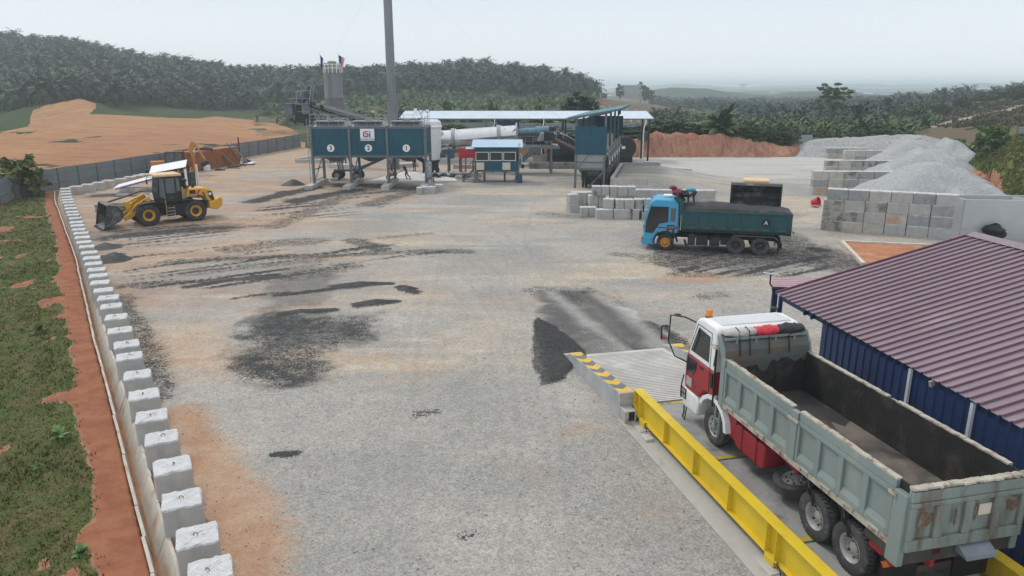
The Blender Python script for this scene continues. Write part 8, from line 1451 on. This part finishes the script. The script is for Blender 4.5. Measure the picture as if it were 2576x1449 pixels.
    bc = pv + dr * .62 + up * .25; b = B(); b.hexa([(bc.x - .2, -.14, bc.z - .45), (bc.x + .2, -.14, bc.z - .45), (bc.x + .2, .14, bc.z - .45), (bc.x - .2, .14, bc.z - .45), (bc.x - .05, -.14, bc.z + .5), (bc.x + .3, -.14, bc.z + .5), (bc.x + .3, .14, bc.z + .5), (bc.x - .05, .14, bc.z + .5)]); b.build('bellcrank', CATYEL, lk, bevel=.03); b = B(); b.tube((bc.x + .1, 0, bc.z + .4), (-.15, 0, 2.2 if not raised else 2.4), .10, 12); b.build('tilt_cylinder', CATYEL, lk)
    # bucket (profile x forward, z up; opening to the front), tilted
    pf = [(.02, .0), (-.30, .22), (-.42, .62), (-.28, 1.0), (.10, 1.28), (.30, 1.34)]; lip = (1.25, -.10); th_ = .05; h = bw / 2; b = B(); ring = [lip] + pf
    for a, c in zip(ring[:-1], ring[1:]): b.bar((a[0], 0, a[1]), (c[0], 0, c[1]), bw, th_) if False else b.hexa([(a[0], -h, a[1]), (c[0], -h, c[1]), (c[0], h, c[1]), (a[0], h, a[1]), (a[0] + .03, -h, a[1] + .05), (c[0] + .05, -h, c[1] + .02), (c[0] + .05, h, c[1] + .02), (a[0] + .03, h, a[1] + .05)])
    for s in (-1, 1): b.prism([(x, s * h, z) for x, z in [lip, (1.18, .02), (.34, 1.34), (.10, 1.28), (-.28, 1.0), (-.42, .62), (-.30, .22), (.02, 0)]], (0, -s * .05, 0))
    for k in range(8): y = -h + .15 + k * (bw - .3) / 7; b.box((lip[0] + .06, y, lip[1]), (.28, .10, .06))
    bk = b.build('bucket', mat('worn_bucket', (.055, .055, .057), .6, .3, var=.3, scale=2, dirt=(.19, .18, .165), dirt_amt=.5, dirt_scale=1.2), o); bk.location = (1.90, 0, .60) if not raised else (tip.x + .35, 0, tip.z - .15); bk.rotation_euler = (0, R(20) if not raised else R(36), 0)
    return o
lf = Vector((*g(377, 568), 0)); lr = Vector((*g(497, 555), 0)); hd_ = (lf - lr).normalized(); lft = Vector((-hd_.y, hd_.x, 0)); la = math.atan2(hd_.y, hd_.x)
loader('wheel_loader', 'yellow wheel loader with black cab parked near the left row of blocks', lf - lft * 1.12, la, False)
bx_ = at(1901, 492, 46.2); loader('wheel_loader', 'wheel loader behind the blue truck tipping its raised dark bucket', (bx_[0] + .95, 46.2 + 2.9, 0), R(-108), True, 3.12)
# ---- backhoe loader
bo = Vector((*g(486, 441), 0)); BK = thing('backhoe_loader', 'orange backhoe loader with folded rear boom behind the white-roofed hut', 'backhoe', bo, R(197)); KO = mat('backhoe_orange', (.50, .20, .04), .5, var=.12, scale=2, dirt=(.30, .13, .05), dirt_amt=.4)
b = B(); b.xz([(.6, .6), (4.3, .6), (4.3, 1.35), (2.9, 1.5), (.6, 1.1)], -.45, .45); b.box((3.6, 0, 1.45), (1.5, .8, .6)); b.build('body', KO, BK, bevel=.05)
for s in (-1, 1): wheel(BK, (1.1, s * .95, .72), .72, .45, .38, TYRE, CATYEL, (20, .04, .09), 'plant', s); wheel(BK, (3.5, s * .85, .48), .48, .34, .26, TYRE, CATYEL, None, 'plant', s)
b = B(); b.box((1.75, 0, 2.72), (1.95, 1.6, .12)); b.build('cab_roof', BLK, BK, bevel=.04); b = B()
for x in (.85, 1.7, 2.6):
    for s in (-.7, .7): b.bar((x, s, 1.1), (x + (.05 if x > 2 else 0), s, 2.68), .09)
b.box((1.7, 0, 1.35), (1.7, 1.4, .5)); b.build('cab_frame', BLK, BK); b = B(); b.box((1.28, .7, 2.1), (.72, .02, .95)); b.box((2.15, .7, 2.1), (.75, .02, .95)); b.build('cab_glass', GLASSL, BK); b = B(); b.lathe([(.07, 0), (.06, .14), (.001, .15)], (.95, .4, 2.78), (0, 0, 1), 10); b.build('beacon', ORANGE, BK)
b = B(); b.xz([(.35, .5), (-.1, .55), (-.15, 1.9), (.25, 3.0), (-.15, 3.85), (-.45, 3.9), (-.62, 3.6), (-.2, 2.9), (-.4, 1.9), (-.35, .6), (.2, .2)], -.17, .17); b.build('boom', KO, BK, bevel=.03); b = B(); b.xz([(-.42, 3.85), (-.65, 3.7), (-1.55, 1.75), (-1.35, 1.65)], -.13, .13); b.build('stick', KO, BK, bevel=.03); b = B(); b.tube((-.25, .0, 2.0), (-.55, 0, 3.6), .06, 8); b.tube((-.6, .0, 3.5), (-1.4, 0, 2.0), .05, 8); b.build('cylinder', CHROME, BK); b = B(); b.xz([(-.95, 1.5), (-1.95, 1.72), (-1.75, 1.25), (-1.35, 1.0), (-1.0, 1.1)], -.38, .38); b.build('bucket', DARK, BK, bevel=.05); b = B()
for s in (-1, 1): b.bar((.2, s * .4, .9), (.1, s * 1.1, .15), .16); b.box((.1, s * 1.15, .06), (.4, .4, .1))
b.build('stabiliser', KO, BK)
b = B(); b.xz([(4.6, .1), (5.3, .05), (4.75, .9), (4.5, .8)], -1.0, 1.0); b.bar((3.6, .6, 1.3), (4.7, .6, .5), .14); b.bar((3.6, -.6, 1.3), (4.7, -.6, .5), .14); b.build('front_bucket', DARK, BK)
# ---- white-roofed hut and the leaning sheet beside it
Yh = 70.5; hl = at(374, 437, Yh); hr = at(467, 420, Yh); hb_ = at(484, 403, 73.5); HT = thing('hut', 'small dark hut under a tilted white sheet roof behind the wheel loader', 'hut'); b = B(); e1 = Vector(hr) - Vector(hl); e2 = Vector(at(381, 418, 73.2)) - Vector(hl); b.corr(Vector(hl) + e2 * 0, e1, e2, e1.length, e2.length, .28, .03); b.build('roof', WHITEP, HT); b = B(); b.bar(Vector(hl) + Vector((0, -.02, -.08)), Vector(hr) + Vector((0, -.02, -.08)), .05, .12); b.build('roof_edge', BLK, HT)
b = B(); b.span((hl[0] + .5, Yh + .2, -.1), (hl[0] + 1.7, Yh + 2.6, hl[2] - .1)); b.span((hl[0] + 1.71, Yh + 1.6, -.1), (hr[0] - .3, Yh + 2.6, hl[2] - .05)); b.build('wall', mat('sooty_board', (.06, .058, .055), .85, var=.25, scale=1.5, dirt=(.16, .14, .12), dirt_amt=.35), HT); b = B(); b.bar((hr[0] - .15, Yh + .15, -.1), (hr[0] - .15, Yh + .15, hr[2] - .1), .16); b.bar((hr[0] - .1, Yh + 2.6, -.1), (hr[0] - .1, Yh + 2.6, hr[2]), .16); b.build('post', WHT, HT)
Ys = 67.5; p0 = Vector(at(283, 475, Ys)); p1 = Vector(at(381, 449, Ys + 1.2)); b = B(); e1 = p1 - p0; b.corr(p0, e1, Vector(at(296, 465, 69.4)) - p0, e1.length, 2.1, .26, .03); o = b.build('white_sheet', WHITEP); tag(o, 'long white roofing sheet sloping down left of the small hut', 'roofing sheet')
b = B(); b.bar(p0 + Vector((.2, .1, -.07)), p1 + Vector((0, .1, -.07)), .06, .1); o = b.build('blue_edge_batten', mat('batten_blue', (.08, .16, .36), .6)); tag(o, 'blue batten along the lower edge of the sloping white sheet', 'batten')
sb = thing('slab_pile', 'pile of grey slabs under the sloping white sheet', 'slab pile'); 
for k, (w, z) in enumerate(((4.6, .2), (4.3, .55))): c = p0 + Vector((2.4 + k * .2, 1.0, 0)); b = B(); b.box((c.x, c.y, z), (w, 1.2, .30), .2); b.build('slab', CONCD if k else CONC, sb, bevel=.02)
bd = thing('timber_stack', 'stack of weathered grey timbers behind the loader bucket', 'timber stack'); tx, ty = g(243, 551)
for k in range(5): b = B(); b.box((tx + .9 + .04 * (k % 2), ty + 1.0, .12 + k * .20), (2.4, 1.2, .16), -.22 + .02 * k); b.build('board', WOOD, bd)
for k in range(3): b = B(); b.bar((tx + .2 + .1 * k, ty + .6 + k * .3, 1.1), (tx + 2.9 + .1 * k, ty + 1.5 + k * .3, 2.0), .28, .06); b.build('tilted_board', WOOD, bd)
b = B(); b.box((tx + 3.4, ty + 2.0, .6), (2.2, 1.1, 1.1), -.2); o = b.build('crate', WOOD, bevel=.02); tag(o, 'low weathered wooden crate hidden behind the loader arms', 'crate'); q = lump(tx + 3.2, ty + 2.0, 1.25, .7, CONC, None, 77); o = q.build('pale_sheeting', mat('pale_sheeting', (.50, .48, .46), .8, var=.2, bump=.6), smooth=60); tag(o, 'crumpled pale sheeting lying on the crate behind the loader', 'sheeting')
# ---- rusty container with clutter
c0_ = Vector((*g(494, 432), 0)); c1_ = Vector((*g(603, 412), 0)); ca = math.atan2(c1_.y - c0_.y, c1_.x - c0_.x); LN = (c1_ - c0_).length; ht = 2.35; CT = thing('container', 'rust-brown corrugated shipping container by the fence', 'container', c0_, ca); b = B(); b.corr((.08, 0, .12), (1, 0, 0), (0, 0, 1), LN - .16, ht - .24, .27, .05); b.build('side_panel', RUST, CT); b = B(); b.corr((LN, .08, .12), (0, 1, 0), (0, 0, 1), 2.2, ht - .24, .27, .05); b.corr((0, 2.3, .12), (0, -1, 0), (0, 0, 1), 2.2, ht - .24, .27, .05); b.build('end_panel', RUST, CT); b = B(); b.box((LN / 2, 1.18, ht - .06), (LN, 2.4, .08)); b.build('roof_panel', RUST, CT); b = B()
for x in (0, LN):
    for y in (0, 2.35): b.bar((x, y, 0), (x, y, ht), .14)
for z in (.08, ht - .08):
    for y in (0, 2.35): b.bar((0, y, z), (LN, y, z), .12)
b.build('frame', RUST, CT)
MW = Matrix.Translation(c0_) @ Matrix.Rotation(ca, 4, 'Z')
b = B(); b.lathe([(.55, 0), (.75, .02), (.78, .12), (.72, .2), (.55, .18)], (0, 0, 0), (0, 0, 1), 24, closed=True); o = b.build('hose_coil', BLK, smooth=50); o.location = MW @ Vector((LN * .35, 1.0, ht)); o.scale = (1.6, 1, 1); tag(o, 'black hose coil lying on the rusty container roof', 'hose coil')
ld_ = thing('ladder', 'grey step ladder leaning against the rusty container', 'ladder'); b = B(); q0, q1 = MW @ Vector((LN * .72, -.05, 3.0)), MW @ Vector((LN * .96, -.9, 0)); sx_ = Vector((.5, .15, 0)); b.bar(q0, q1, .08, .12); b.bar(q0 + sx_, q1 + sx_, .08, .12); b.build('rail', GREYL, ld_); b = B()
for k in range(8): p = q0 + (q1 - q0) * ((k + .7) / 8.2); b.bar(p, p + sx_, .22, .04)
b.build('tread', GREYL, ld_)
b = B(); b.bar(MW @ Vector((LN * .60, -.15, 1.5)), MW @ Vector((LN * .72, -.9, 0)), .5, .06); o = b.build('leaning_board', mat('pale_board', (.36, .36, .35), .8, var=.1)); tag(o, 'pale grey board leaning against the container beside the ladder', 'board')
b = B(); p = MW @ Vector((LN * 1.02, -1.5, .12)); b.box(p, (2.6, .9, .06), ca + .2); o = b.build('white_board', WHITEP); tag(o, 'white board lying flat on the ground in front of the container', 'board')
b = B(); p = MW @ Vector((LN * .12, -.7, .35)); b.box(p, (.75, .5, .7), ca); o = b.build('white_bin', WHT, bevel=.04); tag(o, 'small white bin below the backhoe bucket', 'bin')
r_ = random.Random(21)
for k in range(11):
    p = MW @ Vector((LN * (.15 + .075 * k) + r_.uniform(-.3, .3), -1.0 - r_.random() * .9, .10)); a = r_.uniform(-.7, .7); L_ = r_.uniform(.7, 1.9); b = B(); d = Vector((math.cos(a), math.sin(a) * .6, r_.uniform(-.03, .08))) * L_; b.bar(p, p + d, r_.uniform(.06, .16), r_.uniform(.05, .12)); o = b.build('scrap_piece', r_.choice([DARK, DARK, WOOD, GREY])); tag(o, 'loose scrap bar or board on the ground before the rusty container', 'scrap', 'scrap pieces in front of the container')
p = MW @ Vector((LN * 1.12, -.5, .3)); q = lump(p.x, p.y, .2, .5, DARK, None, 90); o = q.build('scrap_heap', DARK); tag(o, 'dark heap of tyres and scrap at the right end of the container', 'scrap')
bc_ = thing('bicycle', 'dark bicycle leaning at the right end of the container', 'bicycle', MW @ Vector((LN * 1.05, -.25, 0)), ca + .2)
for x in (0, 1.0): b = B(); b.lathe([(.29, -.02), (.33, -.02), (.33, .02), (.29, .02)], (x, 0, .33), (0, 1, 0), 24, closed=True); b.build('wheel', BLK, bc_)
b = B(); b.path([(0, 0, .33), (.25, 0, .75), (.8, 0, .8), (1.0, 0, .33)], .02); b.path([(.25, 0, .75), (.45, 0, .33), (.8, 0, .8)], .02); b.path([(.8, 0, .8), (.82, -.25, 1.0), (.82, .25, 1.0)], .02); b.build('frame', DARK, bc_)
# loose crushed stone lying on the near gravel
nr = np.random.RandomState(12); n = 5200; Ys_ = 11.5 + 26 * nr.rand(n) ** 1.5; Xs_ = nr.uniform(-.62, .35, n) * (Ys_ + 4); kp = Xs_ > drain_x(Ys_) + 1.0; Ys_ = Ys_[kp]; Xs_ = Xs_[kp]; n = len(Xs_); sz = .010 + .018 * nr.rand(n) ** 2; O_ = np.array([(1, 0, 0), (0, 1, 0), (-1, 0, 0), (0, -1, 0), (0, 0, .8), (0, 0, -.6)]); V_ = O_[None] * nr.uniform(.6, 1.4, (n, 6, 3)) * sz[:, None, None] + np.stack([Xs_, Ys_, .012 + 0 * Xs_], -1)[:, None]
F_ = np.array([(0, 1, 4), (1, 2, 4), (2, 3, 4), (3, 0, 4), (1, 0, 5), (2, 1, 5), (3, 2, 5), (0, 3, 5)]); o = np_obj('loose_stones', V_.reshape(-1, 3), (F_[None] + 6 * np.arange(n)[:, None, None]).reshape(-1, 3), [mat('stone_grey', (.30, .30, .295), .9, var=.25, scale=9), mat('stone_pale', (.46, .45, .43), .9), mat('stone_dark', (.22, .22, .22), .9)], kind='stuff', mi=np.repeat(nr.choice(3, n, p=[.5, .4, .1]), 8)); tag(o, 'loose crushed stones scattered over the near gravel', 'stones')
# small asphalt heaps dragged out on the yard
for u, v, h, l_ in ((735, 465, .6, 'black asphalt mound left of the storage bins'), (905, 716, .17, 'long black asphalt ridge in the middle of the yard'), (945, 761, .16, 'black asphalt ridge nearest the pale dusty patch'), (1026, 727, .16, 'small black asphalt lump right of the long ridge'), (760, 783, .13, 'low black asphalt ridge above the dark gravel patch'), (640, 700, .13, 'long low black asphalt ridge towards the left'), (285, 655, .5, 'shiny black bitumen clod beside the block row'), (268, 623, .35, 'smaller black bitumen clod beside the block row')):
    x, y = g(u, v); ln = {905: 1.5, 945: 1.0, 760: .8, 640: 1.8, 735: .5}.get(u, .35); pile('asphalt_heap', l_, [[(x - ln, y - ln * .2, h * .3), (x, y, h), (x + ln, y + ln * .14, h * .4)]], SOOT, .55 if h > .4 else .42, pad=.1, seed=u, res=.09, group='asphalt heaps', rough=.035, cat='asphalt heap')
# ================================================================ PEOPLE
def skinmesh(name, pts, edges, rad, m, parent, root=0, sub=2):
    me = bpy.data.meshes.new(name); me.from_pydata(pts, edges, []); me.materials.append(m); o = bpy.data.objects.new(name, me); COL.objects.link(o); sk = o.modifiers.new('skin', 'SKIN'); sk.use_smooth_shade = True
    for i, r in enumerate(rad): me.skin_vertices[0].data[i].radius = (r, r) if not isinstance(r, tuple) else r
    me.skin_vertices[0].data[root].use_root = True; s = o.modifiers.new('subdivision', 'SUBSURF'); s.levels = sub; s.render_levels = sub
    if parent is not None: o.parent = parent
    return o
def person(label, loc, rz, J, shirt, trous, hat=None):
    """J: joints in a frame with x forward, z up"""
    V = lambda k: J[k]; names = ['pelvis', 'waist', 'chest', 'neck', 'jaw', 'head', 'crown']; pts = [J[k] for k in names]; rad = [.125, .12, .14, .055, .068, .088, .05]; ed = [(i, i + 1) for i in range(6)]
    for s in 'lr':
        i = len(pts); pts += [J['sh' + s], J['el' + s], J['wr' + s], J['ha' + s]]; rad += [.062, .042, .028, .036]; ed += [(2, i), (i, i + 1), (i + 1, i + 2), (i + 2, i + 3)]
        i = len(pts); pts += [J['hi' + s], J['kn' + s], J['an' + s], J['to' + s]]; rad += [.09, .06, .042, .04]; ed += [(0, i), (i, i + 1), (i + 1, i + 2), (i + 2, i + 3)]
        d = (Vector(J['ha' + s]) - Vector(J['wr' + s])).normalized(); sd = d.cross(Vector((0, 0, 1))); sd = sd.normalized() if sd.length > .1 else Vector((0, 1, 0)); hi_ = [k for k, q in enumerate(pts) if q == J['ha' + s]][0]
        for k in range(4): p = Vector(J['ha' + s]) + sd * (.026 * (k - 1.5)); L_ = (.075, .088, .082, .062)[k]; j = len(pts); pts += [tuple(p + d * .03), tuple(p + d * (.03 + L_ * .55) - Vector((0, 0, .012))), tuple(p + d * (.02 + L_ * .95) - Vector((0, 0, .035)))]; rad += [.012, .010, .008]; ed += [(hi_, j), (j, j + 1), (j + 1, j + 2)]
        j = len(pts); p = Vector(J['wr' + s]) + d * .03 + sd * .04; pts += [tuple(p), tuple(p + d * .04 + sd * .02)]; rad += [.012, .009]; ed += [(hi_, j), (j, j + 1)]
    o = skinmesh('person', pts, ed, rad, SKIN, None); o.location = loc; o.rotation_euler = (0, 0, rz); tag(o, label, 'person')
    P = [J['pelvis'], J['waist'], J['chest'], tuple((Vector(J['chest']) * .6 + Vector(J['neck']) * .4))]; Rr = [.148, .145, .165, .11]; E_ = [(0, 1), (1, 2), (2, 3)]
    for s in 'lr': i = len(P); P += [J['sh' + s], tuple(Vector(J['sh' + s]) * .35 + Vector(J['el' + s]) * .65)]; Rr += [.078, .062]; E_ += [(2, i), (i, i + 1)]
    skinmesh('shirt', P, E_, Rr, shirt, o)
    P = [tuple(Vector(J['pelvis']) + Vector((0, 0, .03))), J['pelvis']]; Rr = [.145, .15]; E_ = [(0, 1)]
    for s in 'lr': i = len(P); P += [J['hi' + s], J['kn' + s], tuple(Vector(J['an' + s]) + Vector((0, 0, .03)))]; Rr += [.105, .074, .056]; E_ += [(1, i), (i, i + 1), (i + 1, i + 2)]
    skinmesh('trousers', P, E_, Rr, trous, o)
    hc = Vector(J['head']); ax = (Vector(J['crown']) - Vector(J['jaw'])).normalized(); b = B(); b.lathe([(.098, -.01), (.112, .03), (.098, .085), (.055, .12), (.001, .128)], hc, ax, 16); b.build('hair' if not hat else 'hat', HAIR if not hat else hat, o, smooth=60); fw = J.get('face', (1, 0, 0)); f = Vector(fw); b = B(); side = ax.cross(f).normalized()
    for k in (-1, 1): c = hc + f * .088 + side * (.034 * k) + ax * .005; b.tube(c, c + f * .006, .011, 8)
    b.build('eyes', BLK, o); b = B(); b.tube(hc + f * .085 + ax * .0, hc + f * .112 - ax * .03, .014, 6); b.build('nose', SKIN, o); b = B()
    for s in 'lr': a_, t_ = Vector(J['an' + s]), Vector(J['to' + s]); dd_ = (t_ - a_); b.bar(a_ - Vector((0, 0, .02)) - dd_ * .25, t_ - Vector((0, 0, .0)) + dd_ * .2, .10, .09)
    b.build('shoes', BLK, o, bevel=.03); return o
fz = at(1744, 513, 44.9)
person('man in a turquoise shirt and dark jeans bending over on the asphalt load', (fz[0], fz[1], fz[2] - .04), ba, dict(pelvis=(-.10, 0, .84), waist=(.05, 0, .92), chest=(.30, 0, .95), neck=(.45, 0, .90), jaw=(.52, 0, .83), head=(.57, 0, .77), crown=(.64, 0, .70), face=(.35, 0, -.93), shl=(.36, .19, .92), ell=(.60, .22, .86), wrl=(.80, .20, .76), hal=(.87, .19, .74), shr=(.36, -.19, .90), elr=(.45, -.24, .66), wrr=(.36, -.22, .43), har=(.34, -.21, .35), hil=(-.08, .11, .80), knl=(.33, .15, .46), anl=(.30, .15, .09), tol=(.46, .15, .05), hir=(-.1, -.11, .80), knr=(.02, -.14, .44), anr=(-.05, -.14, .09), tor=(.10, -.14, .05)), SHIRTB, DENIM)
wp = g(1022, 452)
person('worker in dark clothes pushing an orange wheelbarrow under the storage bins', (wp[0], wp[1], .06), R(180), dict(pelvis=(-.05, 0, .88), waist=(.02, 0, 1.02), chest=(.14, 0, 1.28), neck=(.22, 0, 1.45), jaw=(.26, 0, 1.52), head=(.28, 0, 1.60), crown=(.29, 0, 1.68), shl=(.18, .19, 1.38), ell=(.22, .24, 1.1), wrl=(.45, .24, .92), hal=(.54, .24, .90), shr=(.18, -.19, 1.38), elr=(.22, -.24, 1.1), wrr=(.45, -.24, .92), har=(.54, -.24, .90), hil=(-.05, .1, .85), knl=(.08, .1, .48), anl=(-.12, .1, .1), tol=(.02, .1, .05), hir=(-.05, -.1, .85), knr=(-.15, -.1, .48), anr=(-.45, -.1, .12), tor=(-.33, -.1, .06)), DKCLOTH, DKCLOTH, WHITEP)
wbw = thing('wheelbarrow', 'orange wheelbarrow pushed by the worker under the storage bins', 'wheelbarrow', (wp[0] - 1.45, wp[1], .06), R(180)); b = B(); b.hexa([(-.35, -.22, .35), (.35, -.22, .32), (.35, .22, .32), (-.35, .22, .35), (-.55, -.36, .72), (.6, -.36, .68), (.6, .36, .68), (-.55, .36, .72)]); b.build('tray', mat('barrow_orange', (.52, .19, .04), .55, var=.12), wbw, bevel=.02); b = B(); b.lathe([(.10, -.05), (.19, -.05), (.2, 0), (.19, .05), (.10, .05)], (.62, 0, .2), (0, 1, 0), 18, closed=True); b.build('wheel', BLK, wbw); b = B()
for s in (-.24, .24): b.bar((.6, s * .5, .22), (-.9, s, .84), .04); b.bar((-.3, s, .5), (-.35, s, .0), .04)
b.build('handles_and_legs', GREY, wbw)
sp = g(1043, 430); J0 = dict(pelvis=(0, 0, .92), waist=(0, 0, 1.05), chest=(.01, 0, 1.3), neck=(.02, 0, 1.47), jaw=(.03, 0, 1.54), head=(.03, 0, 1.62), crown=(.03, 0, 1.71), shl=(0, .2, 1.4), ell=(.0, .26, 1.12), wrl=(.08, .25, .9), hal=(.1, .25, .82), shr=(0, -.2, 1.4), elr=(0, -.26, 1.12), wrr=(.08, -.25, .9), har=(.1, -.25, .82), hil=(0, .1, .88), knl=(.03, .12, .5), anl=(-.01, .13, .1), tol=(.12, .13, .05), hir=(0, -.1, .88), knr=(.03, -.12, .5), anr=(-.01, -.13, .1), tor=(.12, -.13, .05))
person('worker in dark clothes standing in the shade near the filter housing', (sp[0], sp[1], 0), R(-120), J0, DKCLOTH, DKCLOTH)
# ================================================================ HAZE
b = B(); b.span((-9000, -300, -45), (9000, 7600, 74)); hz_o = b.build('haze', None); hz_o.data.materials.clear()
hm = bpy.data.materials.new('haze'); hm.use_nodes = True; t = hm.node_tree; t.nodes.clear(); v = t.nodes.new('ShaderNodeVolumePrincipled'); v.inputs['Density'].default_value = .00042; v.inputs['Color'].default_value = (.83, .935, 1, 1); v.inputs['Anisotropy'].default_value = .0; ot = t.nodes.new('ShaderNodeOutputMaterial'); t.links.new(v.outputs[0], ot.inputs['Volume']); hz_o.data.materials.append(hm); hz_o['kind'] = 'stuff'; tag(hz_o, 'thin pale haze lying over the yard and the hills', 'haze')
